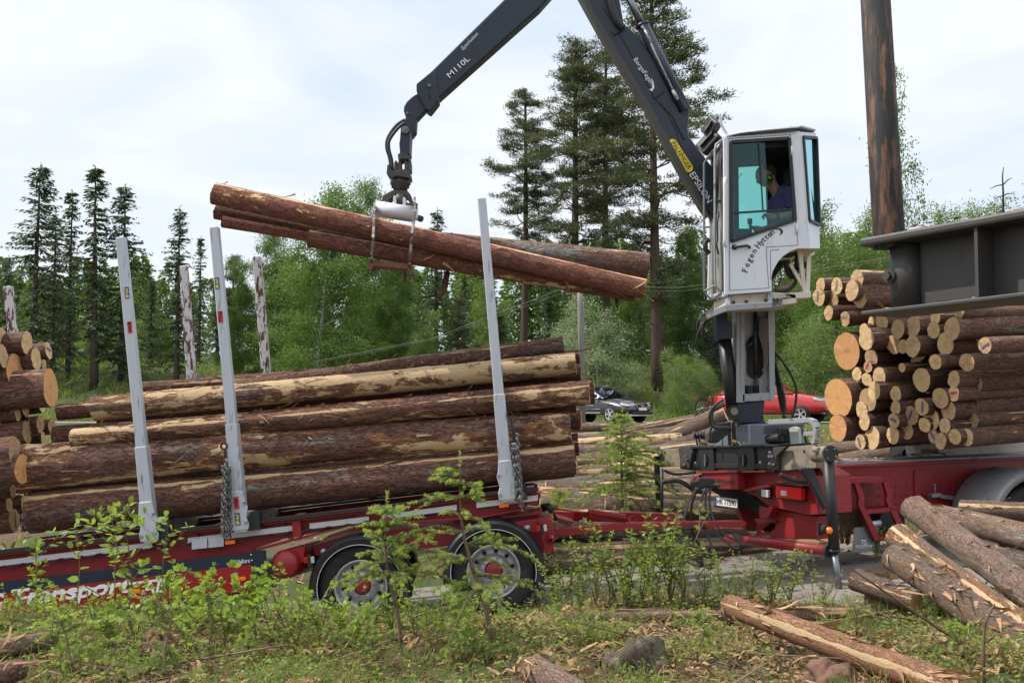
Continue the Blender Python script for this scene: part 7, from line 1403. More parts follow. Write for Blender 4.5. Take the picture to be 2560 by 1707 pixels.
    for sg in (1, -1):
        mb = MB(); mb.prism([Q(Lc / 2 - .10, sg * .40, zf + .10), Q(Lc / 2 - .20, sg * .66, zf + .13), Q(Lc / 2 - .48, sg * .82, zf + .12), Q(Lc / 2 - .42, sg * .86, zf - .0), Q(Lc / 2 - .16, sg * .68, zf - .04), Q(Lc / 2 - .06, sg * .42, zf - .03)], UPZ * .02 + f * .03 + s * sg * .03); mb.build('headlamp', MT['white_l'], t, bev=.01)
        mb = MB(); mb.prism([Q(Lc / 2 - .13, sg * .42, .50), Q(Lc / 2 - .22, sg * .74, .52), Q(Lc / 2 - .22, sg * .74, .66), Q(Lc / 2 - .12, sg * .46, .62)], f * .08 + s * sg * .04); mb.build('air_intake', MT['black'], t)
    mb = MB(); mb.box(Q(Lc / 2 - .0, 0, .40), (.10, 1.2, .12), f, s, UPZ); mb.box(Q(Lc / 2 - .02, 0, .55), (.10, .6, .10), f, s, UPZ); mb.build('lower_grille', MT['black'], t, bev=.02)
    mb = MB(); mb.box(Q(Lc / 2 + .045, 0, .56), (.02, .52, .115), f, s, UPZ); mb.build('number_plate', MT['plate'], t)
    mb = MB(); text_on(mb, bits['plate'], Q(Lc / 2 + .058, -.21, .52), s, UPZ, width=.44, height=.075, bold=.02); mb.build('lettering', MT['bletter'], t)
    mb = MB(); mb.box(Q(Lc / 2 + .056, -.235, .56), (.004, .04, .11), f, s, UPZ); mb.build('plate_strip', MT['blue'], t)
    for sg in (1, -1):
        mb = MB(); mb.box(Q(-Lc / 2 + .12, sg * .78, .85), (.12, .12, .42), f, s, UPZ); mb.build('tail_lamp', MT['redlens'], t, bev=.02)
        mb = MB(); mb.beam(Q(-.95, sg * (Wc / 2 - .005), .56), Q(.9, sg * (Wc / 2 - .005), .56), .015, .02, UPZ); mb.beam(Q(-.95, sg * (Wc / 2 - .015), .40), Q(.9, sg * (Wc / 2 - .015), .40), .02, .03, UPZ); mb.build('sill_trim', MT['silver'] if not suv else MT['black'], t)
        mb = MB()
        for x in (-.75, .05, .92): mb.beam(Q(x, sg * (Wc / 2 - .01), .48), Q(x - .02, sg * (Wc / 2 - .06), belt - .08), .008, .012, f)
        mb.build('door_gap', MT['dark'], t)
        mb = MB(); mb.tube([L_[1] if sg < 0 else Rr[1], (L_[2] if sg < 0 else Rr[2]) + UPZ * .05, L_[3] if sg < 0 else Rr[3]], .02, 6); mb.build('roof_rail', MT['black'], t)
    if 'door' in bits:
        mb = MB()
        for k, tx in enumerate(bits['door']): text_on(mb, tx, Q(.02, Wc / 2 + .006, .80 - k * .09), f, UPZ, width=.62 if k == 0 else .5, height=.055, bold=.02)
        mb.lathe([(.05, 0), (.001, .004)], Q(-.06, Wc / 2 + .003, .80), s, 12); mb.build('lettering', MT['wletter'], t)
    if 'lip' in bits:
        mb = MB(); mb.beam(Q(Lc / 2 - .08, -.75, .30), Q(Lc / 2 + .03, -.3, .30), .06, .05, UPZ); mb.beam(Q(Lc / 2 + .03, -.3, .30), Q(Lc / 2 + .03, .3, .30), .06, .05, UPZ); mb.beam(Q(Lc / 2 + .03, .3, .30), Q(Lc / 2 - .08, .75, .30), .06, .05, UPZ); mb.build('skid_plate', MT['silver'], t)
    return t, Q
car('parked_car', 'black estate car parked on the gravel road beyond the trailer load', 1500, 1062, 49.5, R(-48), MT['carb'], 4.8, 1.88, 1.52, False, dict(plate='AEJ 904', door=('SKOGSTJÄNST.SE', '010-555 20 00'), lip=1))
tcar, Qc = car('parked_car', 'red sport utility car standing behind the crane column with a bicycle at its back', 1937, 1058, 47.6, R(-33), MT['carr'], 4.7, 1.92, 1.66, True, dict(plate='DKL 417'))
# bicycle on the rack behind the red car
bc = Qc(-2.95, .1, .62); bi = thing('bicycle', 'black and red bicycle carried on a rack behind the red car', 'bicycle', bc)
fv = (Qc(1, 0, 0) - Qc(0, 0, 0)).normalized(); sv = (Qc(0, 1, 0) - Qc(0, 0, 0)).normalized(); dirb = (fv * .35 - sv * .94).normalized()
fv2 = (Vector((.75, -.3, 0))).normalized(); axb = fv2.cross(UPZ).normalized()
def BQ(x, z): return bc + fv2 * x + UPZ * z
for x in (-.15, .92):
    c = BQ(x, 0); mb = MB(); mb.tube([c + (fv2 * math.cos(a) + UPZ * math.sin(a)) * .34 for a in np.linspace(0, 2 * math.pi, 33)], .024, 6, caps=False); mb.build('tyre', MT['rubber'], bi)
    mb = MB()
    for k in range(18): a = k * .349; mb.tube([c, c + (fv2 * math.cos(a) + UPZ * math.sin(a)) * .33], .003, 3, caps=False)
    mb.tube([c - axb * .04, c + axb * .04], .025, 8); mb.build('spokes', MT['silver'], bi)
mb = MB()
for p, q in (((-.15, 0), (.22, -.03)), ((-.15, 0), (.16, .45)), ((.22, -.03), (.14, .52)), ((.22, -.03), (.72, .42)), ((.15, .45), (.70, .5)), ((.69, .58), (.92, 0))): mb.tube([BQ(*p), BQ(*q)], .022, 7)
mb.build('frame', MT['redb'], bi)
mb = MB(); mb.tube([BQ(.14, .5), BQ(.12, .66)], .014, 6); mb.box(BQ(.10, .68), (.26, .13, .05), fv2, axb, UPZ); mb.build('saddle', MT['hose'], bi, bev=.02)
mb = MB(); mb.tube([BQ(.69, .56), BQ(.66, .7), BQ(.66, .7) + axb * .28], .013, 6); mb.tube([BQ(.66, .7), BQ(.66, .7) - axb * .28], .013, 6); mb.build('handlebar', MT['hose'], bi)
mb = MB(); mb.tube([BQ(-.15 + .37 * math.cos(a), .37 * math.sin(a)) for a in np.linspace(.4, 3.3, 14)], .018, 5); mb.beam(BQ(-.45, .42), BQ(.02, .42), .12, .015, UPZ); mb.build('carrier', MT['hose'], bi)
mb = MB(); mb.box(BQ(-.48, .40), (.05, .09, .10), fv2, axb, UPZ); mb.build('tail_lamp', MT['redlens'], bi)
mb = MB(); mb.lathe([(.10, -.01), (.10, .01), (.07, .01)], BQ(.22, -.03), axb, 16); mb.build('crank', MT['silver'], bi)
mb = MB(); mb.beam(Qc(-2.2, 0, .34), bc - UPZ * .36, .1, .07, UPZ); mb.beam(BQ(-.35, -.35), BQ(1.15, -.35), .12, .05, UPZ); tag(mb.build('bike_rack', MT['black']), 'black bicycle rack on the tow bar of the red car', 'rack')
# ------------------------------------------------------------------ saplings, shoots and ground cover
def needles(base, dirn, rg, n, ln, wd):
    """n needles along each twig segment: base and tip arrays"""
    m = len(base); t = rg.rand(m, n, 1); p = base[:, None] + (dirn[:, None]) * t; ax = norm(dirn)[:, None]
    rnd = rnd_unit(rg, m * n).reshape(m, n, 3); rad = norm(np.cross(ax, rnd)); di = norm(rad * .75 + ax * .65)
    return blades(p.reshape(-1, 3), di.reshape(-1, 3), rg.uniform(.7, 1.2, m * n) * ln, wd, rg)
def sapling_meshes(h, r, seed, bare=.35, dens=1.0, nl=.024, bend=(0, 0), shootf=.5, per=44):
    rg = np.random.RandomState(seed); tw = []; sh = []; limbs = []
    tr = lambda q: np.array([bend[0] * q * (1.6 - .6 * q) + .02 * math.sin(q * 7), bend[1] * q, h * q])
    z = bare
    while z < 1:
        f = (z - bare) / (1 - bare)
        for k in range(int(rg.randint(4, 7) * dens + .5)):
            Lb = r * (1 - f) ** .7 * rg.uniform(.25, 1.2) + .05; a = rg.rand() * 6.283; n = max(3, int(Lb / .07)); t = np.linspace(0, 1, n)
            c = tr(z) + np.stack([np.cos(a) * Lb * t, np.sin(a) * Lb * t, Lb * (rg.uniform(.0, .45) * t - rg.uniform(.2, .6) * t * t + .35 * f * t)], 1)
            limbs.append(([Vector(p) for p in c], list(np.linspace(.007 * (1 - f * .5), .0025, n))))
            for i in range(1, n):
                d = c[i] - c[i - 1]; tw.append((c[i - 1], d))
                sd = norm(np.cross(d, [0, 0, 1]))
                for s in (-1, 1):
                    if rg.rand() < .85:
                        l2 = rg.uniform(.06, .15) * (1.1 - .6 * t[i]); dd = norm(d * 9 + sd * s * rg.uniform(.5, 1.0) + np.array([0, 0, rg.uniform(-.35, .15)])) * l2
                        q = c[i - 1] + d * rg.rand(); tw.append((q, dd * .65)); sh.append((q + dd * .6, dd * rg.uniform(.45, .75) + np.array([0, 0, rg.uniform(-.012, .02)])))
            sh.append((c[-1], norm(c[-1] - c[-2]) * .08))
        z += .075 / h * rg.uniform(.7, 1.4) / max(.5, dens)
    sh.append((tr(1), np.array([0, 0, .12])))
    A = needles(np.array([q[0] for q in tw]), np.array([q[1] for q in tw]), rg, per, nl, .0042)
    B = needles(np.array([q[0] for q in sh]), np.array([q[1] for q in sh]), rg, int(per * 1.25), nl * .95, .0055)
    V = np.concatenate([A, B]); mi = np.concatenate([np.zeros(len(A) // 4, int), np.ones(len(B) // 4, int)])
    return trunk_mesh('trunk', [Vector(tr(q)) for q in np.linspace(-.03, 1, 9)], list(np.linspace(.018 * h, .004, 9)), MT['twig'], 7, limbs), npmesh('crown', V, quads(V), [MT['shootd'], MT['shoot']], midx=mi)
def leaves_np(base, dirn, ln, wd, rg, fold=.25, droop=.2):
    n = len(base); ln = np.broadcast_to(ln, (n,))[:, None]; wd = np.broadcast_to(wd, (n,))[:, None]
    s = np.cross(dirn, np.array([0, 0, 1.0]) + .5 * rg.normal(size=(n, 3))); s = norm(s); u = norm(np.cross(s, dirn)); dn = np.array([0, 0, -1.0])
    b = base; m = base + dirn * ln * .45 - u * wd * fold * .5; t = base + dirn * ln + dn * ln * droop
    l1 = base + dirn * ln * .22 + s * wd * .42; l2 = base + dirn * ln * .62 + s * wd * .40 + dn * ln * droop * .4; r1 = base + dirn * ln * .22 - s * wd * .42; r2 = base + dirn * ln * .62 - s * wd * .40 + dn * ln * droop * .4
    V = np.stack([b, l1, l2, t, m, r1, r2], 1).reshape(-1, 3); o = (np.arange(n) * 7)[:, None]
    Fq = np.concatenate([o + np.array([[0, 1, 2, 4]]), o + np.array([[4, 2, 3, 6]]), o + np.array([[0, 4, 6, 5]])], 0)
    return V, Fq
def shoot_meshes(h, seed, nst=3, ln=.07, wd=.045, sp=.05, spread=.25, mat='young', lowbare=.25, lean=0):
    rg = np.random.RandomState(seed); limbs = []; B = []; D = []; Ls = []
    for s in range(nst):
        hs = h * rg.uniform(.65, 1.0); a = rg.rand() * 6.283; sp_x = math.cos(a) * spread * rg.rand() + lean * rg.rand(); sp_y = math.sin(a) * spread * rg.rand()
        f = lambda q: np.array([sp_x * max(q, 0) ** 1.4 + .012 * math.sin(q * 9 + s), sp_y * max(q, 0) ** 1.4, hs * q])
        limbs.append(([Vector(f(q)) for q in np.linspace(-.04, 1, 8)], list(np.linspace(.0065, .0018, 8))))
        axes = [(f, hs, lowbare)]
        for k in range(int(hs * 6)):
            q0 = rg.uniform(lowbare, .85); a2 = rg.rand() * 6.283; l2 = hs * rg.uniform(.15, .35); p0 = f(q0); dv = np.array([math.cos(a2) * .75, math.sin(a2) * .75, .75])
            g = (lambda p0, dv, l2: (lambda q: p0 + dv * l2 * q))(p0, dv, l2); limbs.append(([Vector(g(q)) for q in (0, .5, 1)], [.003, .0022, .0012])); axes.append((g, l2, .1))
        for fn, hh, lb in axes:
            q = lb; k = 0
            while q < 1.0:
                p = fn(q); d0 = norm(fn(min(1, q + .05)) - fn(q - .05)); ang = k * 2.4 + seed; k += 1
                out = np.array([math.cos(ang), math.sin(ang), 0]); B.append(p + out * .004); D.append(norm(out * .9 + d0 * .55 + np.array([0, 0, rg.uniform(-.3, .2)]))); Ls.append(ln * rg.uniform(.6, 1.15) * (1 - .45 * max(0, q - .75) / .25)); q += sp / hh * rg.uniform(.7, 1.4)
            for k in range(3): B.append(fn(1)); D.append(norm(rg.normal(size=3) * .4 + [0, 0, .8])); Ls.append(ln * .7)
    B, D, Ls = np.array(B), np.array(D), np.array(Ls); V, Q = leaves_np(B, D, Ls, Ls * wd / ln, rg)
    mb = MB()
    for p, r in limbs: mb.tube(p, r, 4, caps=False)
    me = bpy.data.meshes.new('stem'); me.from_pydata(mb.v, [], mb.f); me.materials.append(MT['twig']); me.update()
    return me, npmesh('leaves', V, Q, MT[mat])
def base_at(px, py):
    """where the ground is met behind this picture point"""
    r = ray(px, py); y = 5.0
    while y < 60:
        p = CAM + r * (y / r.y)
        if p.z < gz(p.x, p.y): return Vector((p.x, p.y, gz(p.x, p.y)))
        y += .03
    return P(px, py, 20)
def plant(name, label, cat, meshes, loc, s, rz, group, parts=('trunk', 'crown'), tilt=(0, 0)):
    t = bpy.data.objects.new(name, None); COL.objects.link(t); t.location = loc; t.scale = (s, s, s); t.rotation_euler = (tilt[0], tilt[1], rz); t['label'] = label; t['category'] = cat
    if group: t['group'] = group
    nobj(parts[0], meshes[0], t); nobj(parts[1], meshes[1], t); return t
GSAP = 'spruce saplings around the logging track'
plant('spruce_sapling', 'spruce sapling with thin bare trunk growing in front of the trailer wheel gap', 'sapling', sapling_meshes(1.02, .36, 31, .55, .95, bend=(-.12, 0)), base_at(1004, 1640), 1, 0, GSAP)
plant('spruce_sapling', 'leaning light green spruce sapling with drooping boughs in front of the rear trailer wheel', 'sapling', sapling_meshes(1.24, .66, 32, .33, .72, bend=(-.26, 0), per=36), base_at(1238, 1625), 1, 0, GSAP)
plant('spruce_sapling', 'neat small spruce with bare lower trunk standing among the felled logs', 'sapling', sapling_meshes(2.15, .82, 33, .45, 1.15, nl=.034, per=24), Vector((P(1556, 1320, 16.75).x, 16.75, gz(P(1556, 1320, 16.75).x, 16.75))), 1.0, 1.0, GSAP)
plant('spruce_sapling', 'low bushy spruce beside the trailer tail by the hanging chain', 'sapling', sapling_meshes(.95, .72, 34, .05, 1.2, nl=.032, per=24), Vector((P(1392, 1300, 16.9).x, 16.9, gz(P(1392, 1300, 16.9).x, 16.9))), 1.15, .3, GSAP)
LOWS = [sapling_meshes(.42, .42, 41, .05, .8, per=30), sapling_meshes(.34, .52, 42, .05, .75, per=30), sapling_meshes(.5, .36, 43, .1, .7, per=30, bend=(.12, 0))]
rg = random.Random(6)
for k, (px, py, s, lab) in enumerate([(190, 1690, .9, 'low spruce seedling at the bottom edge beside the corner logs'), (300, 1655, .95, 'low spruce seedling below the leafy shoots, third from the corner'), (420, 1700, 1.05, 'wide low spruce seedling on the bottom edge by the torn stump'), (520, 1640, .8, 'small spruce seedling behind the torn stump'), (110, 1620, .8, 'spruce seedling right beside the brown corner log'), (640, 1665, .7, 'spruce seedling on the bank below the front trailer wheel'), (740, 1620, .65, 'spruce seedling by the big leaf shoot at the bank edge'), (820, 1670, .65, 'spruce seedling between the torn stump and the thin trunk sapling'), (900, 1610, .6, 'spruce seedling at the foot of the front wheel'), (1745, 1655, .75, 'yellow green spruce seedling beside the grey rock'), (1180, 1655, .7, 'spruce seedling at the foot of the leaning sapling'), (2150, 1600, .6, 'spruce seedling between the pale orange log and the low stump'), (2400, 1660, .6, 'spruce seedling under the lowest slanting log'), (1490, 1600, .6, 'spruce seedling behind the grey rock'), (960, 1690, .7, 'spruce seedling at the very bottom near the log butt')]):
    plant('spruce_seedling', lab, 'seedling', LOWS[k % 3], base_at(px, py), s, rg.uniform(0, 6), 'spruce seedlings on the bank', tilt=(rg.uniform(-.45, .45), rg.uniform(-.45, .45)))
BRO = [shoot_meshes(.95, 51, 2, .105, .062, .075, .18), shoot_meshes(.95, 52, 1, .105, .064, .07, .1), shoot_meshes(.6, 53, 3, .085, .056, .06, .25), shoot_meshes(.6, 54, 3, .11, .088, .07, .2)]
for k, (px, py, s, j, lab) in enumerate([(92, 1570, .80, 0, 'leafy shoot standing before the G of the trailer lettering'), (195, 1560, .98, 1, 'tall leafy shoot before the first letters of the trailer panel'), (285, 1560, 1.02, 1, 'tall leafy shoot below the first white stake'), (330, 1575, 1.10, 0, 'tallest leafy shoot, its tip reaching the first white stake foot'), (405, 1560, .95, 1, 'leafy shoot leaning towards the chain from the lettering panel'), (375, 1590, .9, 2, 'dense low leafy clump before the middle of the lettering'), (240, 1600, .7, 2, 'low leafy clump under the first letters of the panel'), (450, 1575, .9, 2, 'low leafy clump under the last letters of the panel'), (520, 1570, .8, 2, 'leafy shoot at the end of the trailer side panel'), (640, 1570, .9, 3, 'broad leaved shoot left of the front trailer wheel'), (700, 1560, .8, 2, 'leafy shoot at the air tank of the trailer'), (755, 1580, .6, 3, 'broad leaved shoot touching the front trailer wheel'), (120, 1600, .8, 2, 'low leafy clump over the brown corner log'), (500, 1590, .9, 3, 'broad leaved shoot below the orange panel lamp'), (930, 1600, .65, 2, 'leafy shoot rising before the front wheel rim'), (1100, 1580, .7, 2, 'leafy shoot between the two trailer wheels'), (30, 1590, .7, 2, 'low leafy clump at the picture edge before the panel'), (130, 1640, .8, 2, 'leafy clump between the spruce seedling and the brown corner log'), (270, 1650, .75, 3, 'broad leaved shoot low below the tall leafy shoots'), (340, 1630, .85, 2, 'leafy clump left of the torn stump'), (470, 1670, .75, 2, 'leafy clump right in front of the torn stump'), (560, 1640, .9, 2, 'leafy clump on the bank below the panel end'), (620, 1650, .8, 3, 'broad leaved shoot on the bank below the air tank'), (740, 1650, .8, 2, 'leafy clump low on the bank under the front wheel'), (800, 1620, .8, 2, 'leafy clump just below the front wheel tyre'), (900, 1650, .7, 3, 'broad leaved shoot beside the thin sapling trunk'), (980, 1600, .8, 2, 'leafy clump behind the thin sapling trunk'), (1080, 1650, .7, 2, 'leafy clump between the trunks of the two saplings low down'), (1170, 1650, .6, 3, 'broad leaved shoot left of the leaning sapling foot'), (610, 1600, .8, 3, 'broad leaved shoot between the panel end and the air tank'), (680, 1620, .8, 2, 'leafy clump on the bank under the red air tank'), (850, 1610, .55, 3, 'broad leaved shoot at the lower rim of the front wheel'), (1040, 1605, .7, 2, 'leafy clump between the two spruce saplings'), (1150, 1610, .6, 3, 'broad leaved shoot at the trunk of the leaning sapling'), (1210, 1575, .6, 2, 'leafy shoot in front of the rear wheel tyre'), (460, 1620, .8, 3, 'broad leaved shoot above the torn stump')]):
    plant('leafy_shrub', lab, 'shoot', BRO[j], base_at(px, py), s, rg.uniform(0, 6), 'leafy shoots on the bank', ('stem', 'leaves'))
WIL = [shoot_meshes(.66, 61, 6, .062, .024, .027, .26), shoot_meshes(.66, 62, 5, .066, .026, .027, .22), shoot_meshes(.58, 63, 6, .055, .030, .030, .30, 'herb')]
WP = [(1265, 1530), (1300, 1525), (1345, 1530), (1385, 1515), (1420, 1525), (1455, 1515), (1490, 1520), (1530, 1515), (1570, 1520), (1605, 1510), (1640, 1520), (1675, 1515), (1710, 1520), (1560, 1535), (1450, 1540), (1760, 1515), (1810, 1525), (1880, 1520), (1930, 1525), (1975, 1515), (2060, 1520), (1400, 1545), (1640, 1540), (1840, 1540)]
ws = [.95, .8, 1.0, 1.3, 1.15, .95, .9, 1.0, 1.2, .9, 1.25, 1.35, 1.0, .7, .7, .75, .7, .75, .8, .7, .65, .7, .7, .7]
for k, (px, py) in enumerate(WP):
    plant('willow_shrub', f'narrow leaved willow shoot at the track edge, {ORD[k] if k < 20 else ["twenty first", "twenty second", "twenty third", "twenty fourth"][k - 20]} along from the rear wheel', 'shoot', WIL[k % 3], base_at(px, py), ws[k], k * 1.3, 'willow shoots along the track edge', ('stem', 'leaves'))
plant('willow_shrub', 'single dark stemmed shoot with leafy top between the drawbar end and the outrigger foot', 'shoot', shoot_meshes(.68, 66, 1, .05, .028, .02, .05, 'herb', .55), base_at(2032, 1520), 1, 0, None, ('stem', 'leaves'))
plant('willow_shrub', 'leafy shoot growing at the mud flap beside the slanting logs', 'shoot', WIL[0], base_at(2190, 1410), .8, 0, None, ('stem', 'leaves'))
# stump, rock, torn stump, dead twig
def lumpy(name, label, cat, c, rx, ry, rz, mat, seed, rough=.25, res=26, flat_top=False):
    rg = np.random.RandomState(seed); mb = MB(); vs = []; fs = []
    for i in range(res + 1):
        th = math.pi * i / res
        for j in range(res * 2):
            ph = math.pi * j / res; d = Vector((math.sin(th) * math.cos(ph), math.sin(th) * math.sin(ph), math.cos(th)))
            n = mnoise.fractal(d * 1.7 + Vector((seed, 0, 0)), 1.0, 2.1, 5) * rough + mnoise.fractal(d * 6 + Vector((0, seed, 0)), 1, 2, 3) * rough * .3
            v = Vector((d.x * rx, d.y * ry, d.z * rz)) * (1 + n)
            if flat_top: v.z = min(v.z, rz * (.72 + .06 * n))
            vs.append(Vector(c) + v)
    m = res * 2
    for i in range(res):
        for j in range(m): fs.append((i * m + j, (i + 1) * m + j, (i + 1) * m + (j + 1) % m, i * m + (j + 1) % m))
    mb.add(vs, fs, 0, True); return tag(mb.build(name, MT[mat]), label, cat)
g = base_at(1580, 1690); lumpy('rock', 'dark lichen covered rock among bark litter in front of the willow shoots', 'rock', g + Vector((.04, .12, -.04)), .22, .2, .21, 'rock', 3, .55)
g = base_at(2235, 1535); lumpy('stump', 'low reddish tree stump between the short log chunk and the slanting logs', 'stump', g + Vector((0, .1, .06)), .20, .18, .20, 'stump', 5, .16, flat_top=True)
g = base_at(395, 1660); lumpy('stump', 'torn splintered brown stump among spruce seedlings at the bottom', 'stump', g + Vector((0, .05, .03)), .13, .12, .17, 'stump', 8, .55)
g = base_at(2085, 1720); lumpy('stump', 'reddish bark stump at the bottom edge below the pale orange log', 'stump', g + Vector((0, .05, .03)), .16, .14, .12, 'stump', 9, .4)
mb = MB(); mb.tube([P(2462, 1740, 6.9), P(2458, 1620, 6.9), P(2462, 1560, 6.9), P(2480, 1520, 6.9), P(2487, 1508, 6.9)], [.011, .010, .009, .007, .004], 6); mb.tube([P(2460, 1608, 6.9), P(2490, 1585, 6.85), P(2545, 1575, 6.8)], [.005, .004, .002], 5); tag(mb.build('dead_twig', MT['twig']), 'upright dead twig in front of the lowest slanting log', 'twig')
# scattered cover: bark chips, twigs, grass, herbs (nobody could count these)
rg = np.random.RandomState(90)
def scatter(n, x0, x1, y0, y1, dens=None):
    x = rg.uniform(x0, x1, n * 3); y = rg.uniform(y0, y1, n * 3); k = (np.abs(x) < y * .47 + .4)
    if dens is not None: k &= rg.rand(n * 3) < dens(x, y)
    x, y = x[k][:n], y[k][:n]; return np.stack([x, y, ground_z(x, y)], 1)
blob = lambda x, y, s=1.0, p=0: .5 + .5 * np.sin(x * 1.9 * s + 1.7 * np.sin(y * 1.3 * s + p) + p) * np.cos(y * 1.6 * s - x * .7 + p)
def flatbits(P0, ln, wd, up, curl=.3):
    n = len(P0); a = rg.rand(n) * 6.283; d = np.stack([np.cos(a), np.sin(a), rg.normal(size=n) * up], 1); d = norm(d); s = norm(np.cross(d, [0, 0, 1] + rg.normal(size=(n, 3)) * .45))
    ln = ln[:, None]; wd = wd[:, None]; u = norm(np.cross(s, d)); u *= np.sign(u[:, 2:3] + 1e-9)
    b = P0 + [0, 0, .012]; m = b + d * ln * .5 + u * ln * curl * rg.rand(n)[:, None]; t = b + d * ln
    V = np.stack([b - s * wd, b + s * wd, m + s * wd, m - s * wd, t + s * wd * .6, t - s * wd * .6], 1).reshape(-1, 3); o = (np.arange(n) * 6)[:, None]
    return V, np.concatenate([o + np.array([[0, 1, 2, 3]]), o + np.array([[3, 2, 4, 5]])], 0)
pl = np.concatenate([scatter(10000, -4.6, 4.6, 5.8, 11.6, lambda x, y: .3 + .7 * blob(x, y) * np.where(x > -.5, 1, .6)), scatter(2500, -8, 8, 11.6, 16.6, lambda x, y: .25 + 0 * x)]); n = len(pl)
V, Q = flatbits(pl, rg.uniform(.02, .13, n) * np.where(rg.rand(n) < .05, 2.2, 1), rg.uniform(.004, .018, n), .35); stuff(nobj('bark_chips', npmesh('bark_chips', V, Q, MT['chip'])), 'bark chips and splinters strewn over the bank and track', 'bark chips')
pl = scatter(16000, -4.6, 4.6, 5.8, 11.4); n = len(pl)
V, Q = flatbits(pl, rg.uniform(.015, .07, n), rg.uniform(.002, .008, n), .3); stuff(nobj('forest_litter', npmesh('forest_litter', V, Q, MT['slab'])), 'dark brown needles and crushed bark covering the bank', 'litter')
pl = scatter(300, -4.6, 4.6, 5.8, 10.8, lambda x, y: .3 + .7 * blob(x, y, 1, 3)); n = len(pl)
V, Q = flatbits(pl + [0, 0, .015], rg.uniform(.06, .18, n), rg.uniform(.010, .026, n), .3, .22); stuff(nobj('bark_slabs', npmesh('bark_slabs', V, Q, MT['slab'])), 'curled reddish bark slabs lying on the bank', 'bark slabs')
pl = scatter(9000, -16, 16, 16.6, 42, lambda x, y: .5 + .5 * blob(x, y, .5)); n = len(pl)
V, Q = flatbits(pl, rg.uniform(.06, .28, n), rg.uniform(.010, .03, n), .5); stuff(nobj('logging_debris', npmesh('logging_debris', V, Q, MT['chip'])), 'pale splinters and branches littering the cleared slope behind the trailer', 'debris')
pl = scatter(2200, -4.6, 4.6, 5.8, 11.2); n = len(pl); a = rg.rand(n) * 6.283; d = norm(np.stack([np.cos(a), np.sin(a), rg.normal(size=n) * .22], 1)); ln = rg.uniform(.08, .5, n)[:, None]; pl[:, 2] += .02
mid = pl + d * ln * .5 + rg.normal(size=(n, 3)) * .02; big = rg.rand(n) < .05; ln[big] *= 2.4; w_ = np.where(big, rg.uniform(.008, .016, n), rg.uniform(.002, .006, n))[:, None]; s = norm(np.cross(d, [0, 0, 1])); u = np.cross(s, d); rows = []
for q, k in ((pl, 1.0), (mid, .8), (pl + d * ln, .4)):
    for an in (0, 2.094, 4.189): rows.append(q + (s * math.cos(an) + u * math.sin(an)) * w_ * k)
V = np.stack(rows, 1).reshape(-1, 3); o = (np.arange(n) * 9)[:, None]; Q = np.concatenate([o + np.array([[r * 3 + j, r * 3 + (j + 1) % 3, r * 3 + 3 + (j + 1) % 3, r * 3 + 3 + j]]) for r in (0, 1) for j in range(3)], 0)
stuff(nobj('twigs', npmesh('twigs', V, Q, MT['twig'])), 'thin brown twigs scattered over the bank', 'twigs')
def grassy(pl, h0, h1, wd, lean=.5):
    n = len(pl); d = norm(rg.normal(size=(n, 3)) * [lean, lean, .15] + [0, 0, 1]); return blades(pl, d, rg.uniform(h0, h1, n), wd, rg)
pl = scatter(10000, -4.8, 4.8, 5.8, 11.3, lambda x, y: np.clip(blob(x, y, 1.3, 2) * 1.3 - .35 + np.where(x < -1, .3, 0), 0, 1)); V = grassy(pl, .05, .20, .006)
stuff(nobj('grass', npmesh('grass', V, quads(V), MT['grass'])), 'green grass tufts on the bank in front of the trailer', 'grass')
pl = scatter(7000, -4.8, 4.8, 5.8, 11.3, lambda x, y: blob(x, y, 1.7, 4)); V = grassy(pl, .06, .22, .004, 1.0)
stuff(nobj('dry_grass', npmesh('dry_grass', V, quads(V), MT['drygrass'])), 'dry straw lying between the grass on the bank', 'straw')
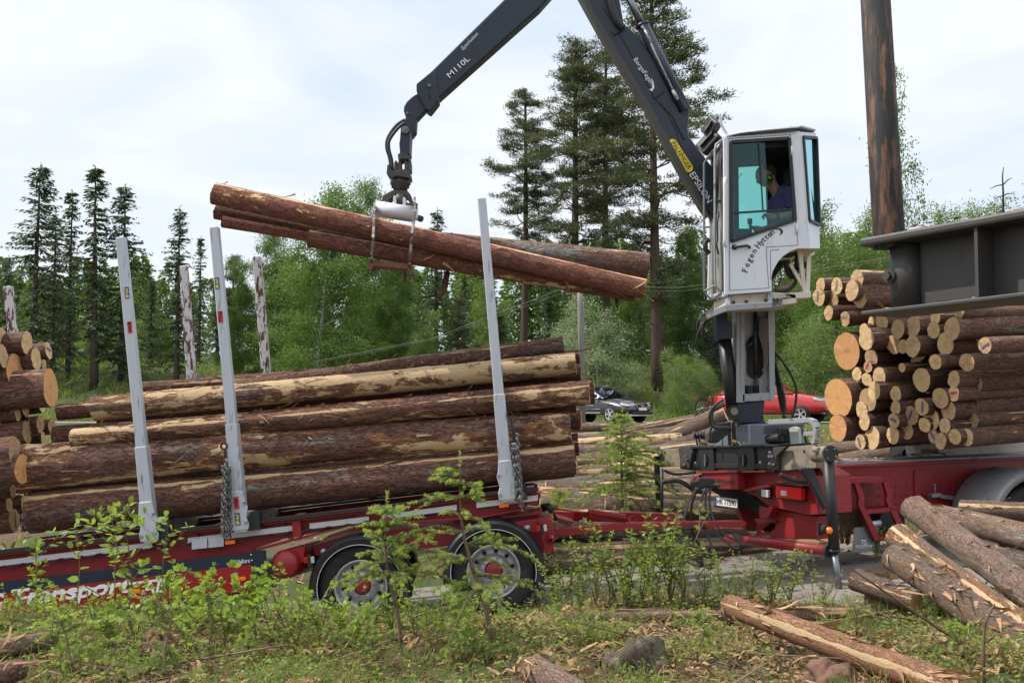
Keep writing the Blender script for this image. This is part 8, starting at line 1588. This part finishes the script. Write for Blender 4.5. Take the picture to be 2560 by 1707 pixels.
pl = scatter(42000, -20, 22, 16.8, 43, lambda x, y: np.clip(blob(x, y, .45, 1) * 1.2 - .25 + np.where(y > 30, .4, 0) + np.where(x > 5, .35, 0), 0, 1)); V = grassy(pl, .08, .26, .016)
stuff(nobj('grass', npmesh('meadow_grass', V, quads(V), MT['grass'])), 'bright grass growing over the cleared slope up to the road', 'grass')
pl = scatter(26000, -30, 32, 53.6, 66); V = grassy(pl, .2, .65, .045)
stuff(nobj('grass', npmesh('verge_grass', V, quads(V), MT['grass'])), 'tall grass on the bank beyond the road under the trees', 'grass')
# low herbs: small leaves in clumps
ct = scatter(800, -4.8, 4.8, 5.8, 11.4, lambda x, y: np.clip(blob(x, y, 1.1, 2) * 1.4 - .30 + np.where(x < 0, .35, 0) + np.where((y > 9.2) & (y < 10.6), .6, 0), 0, 1)); m = 26
b = np.repeat(ct, m, 0); nb = len(b); b = b + np.stack([rg.normal(size=nb) * .07, rg.normal(size=nb) * .07, np.abs(rg.normal(size=nb)) * .065 + .015], 1)
V, Q = leaves_np(b, norm(rg.normal(size=(nb, 3)) * [1, 1, .35] + [0, 0, .25]), rg.uniform(.018, .045, nb), rg.uniform(.012, .026, nb), rg)
stuff(nobj('undergrowth', npmesh('undergrowth', V, Q, MT['herb'])), 'low leafy undergrowth covering the bank between the logs', 'undergrowth')
# cut spruce boughs and needle litter lying on the ground
ct = scatter(300, -4.8, 4.8, 5.8, 10.6, lambda x, y: np.clip(blob(x, y, .9, 5) + np.where(x < -.3, .3, -.1), 0, 1)); n = len(ct); a = rg.rand(n) * 6.283; d = np.stack([np.cos(a) * .22, np.sin(a) * .22, rg.uniform(-.01, .10, n)], 1)
tw = np.concatenate([ct + [0, 0, .04]] + [ct + [0, 0, .04] + d * f for f in (.2, .4, .6, .8) for _ in (0, 1)]); sd = np.stack([-d[:, 1], d[:, 0], d[:, 2]], 1)
td = np.concatenate([d] + [(d * .5 + s * sd * .55) * (1 - f * .5) for f in (.2, .4, .6, .8) for s in (-1, 1)])
V = needles(tw, td, rg, 20, .024, .0045); stuff(nobj('cut_boughs', npmesh('cut_boughs', V, quads(V), MT['shootd'])), 'cut green spruce boughs strewn over the bank', 'boughs')
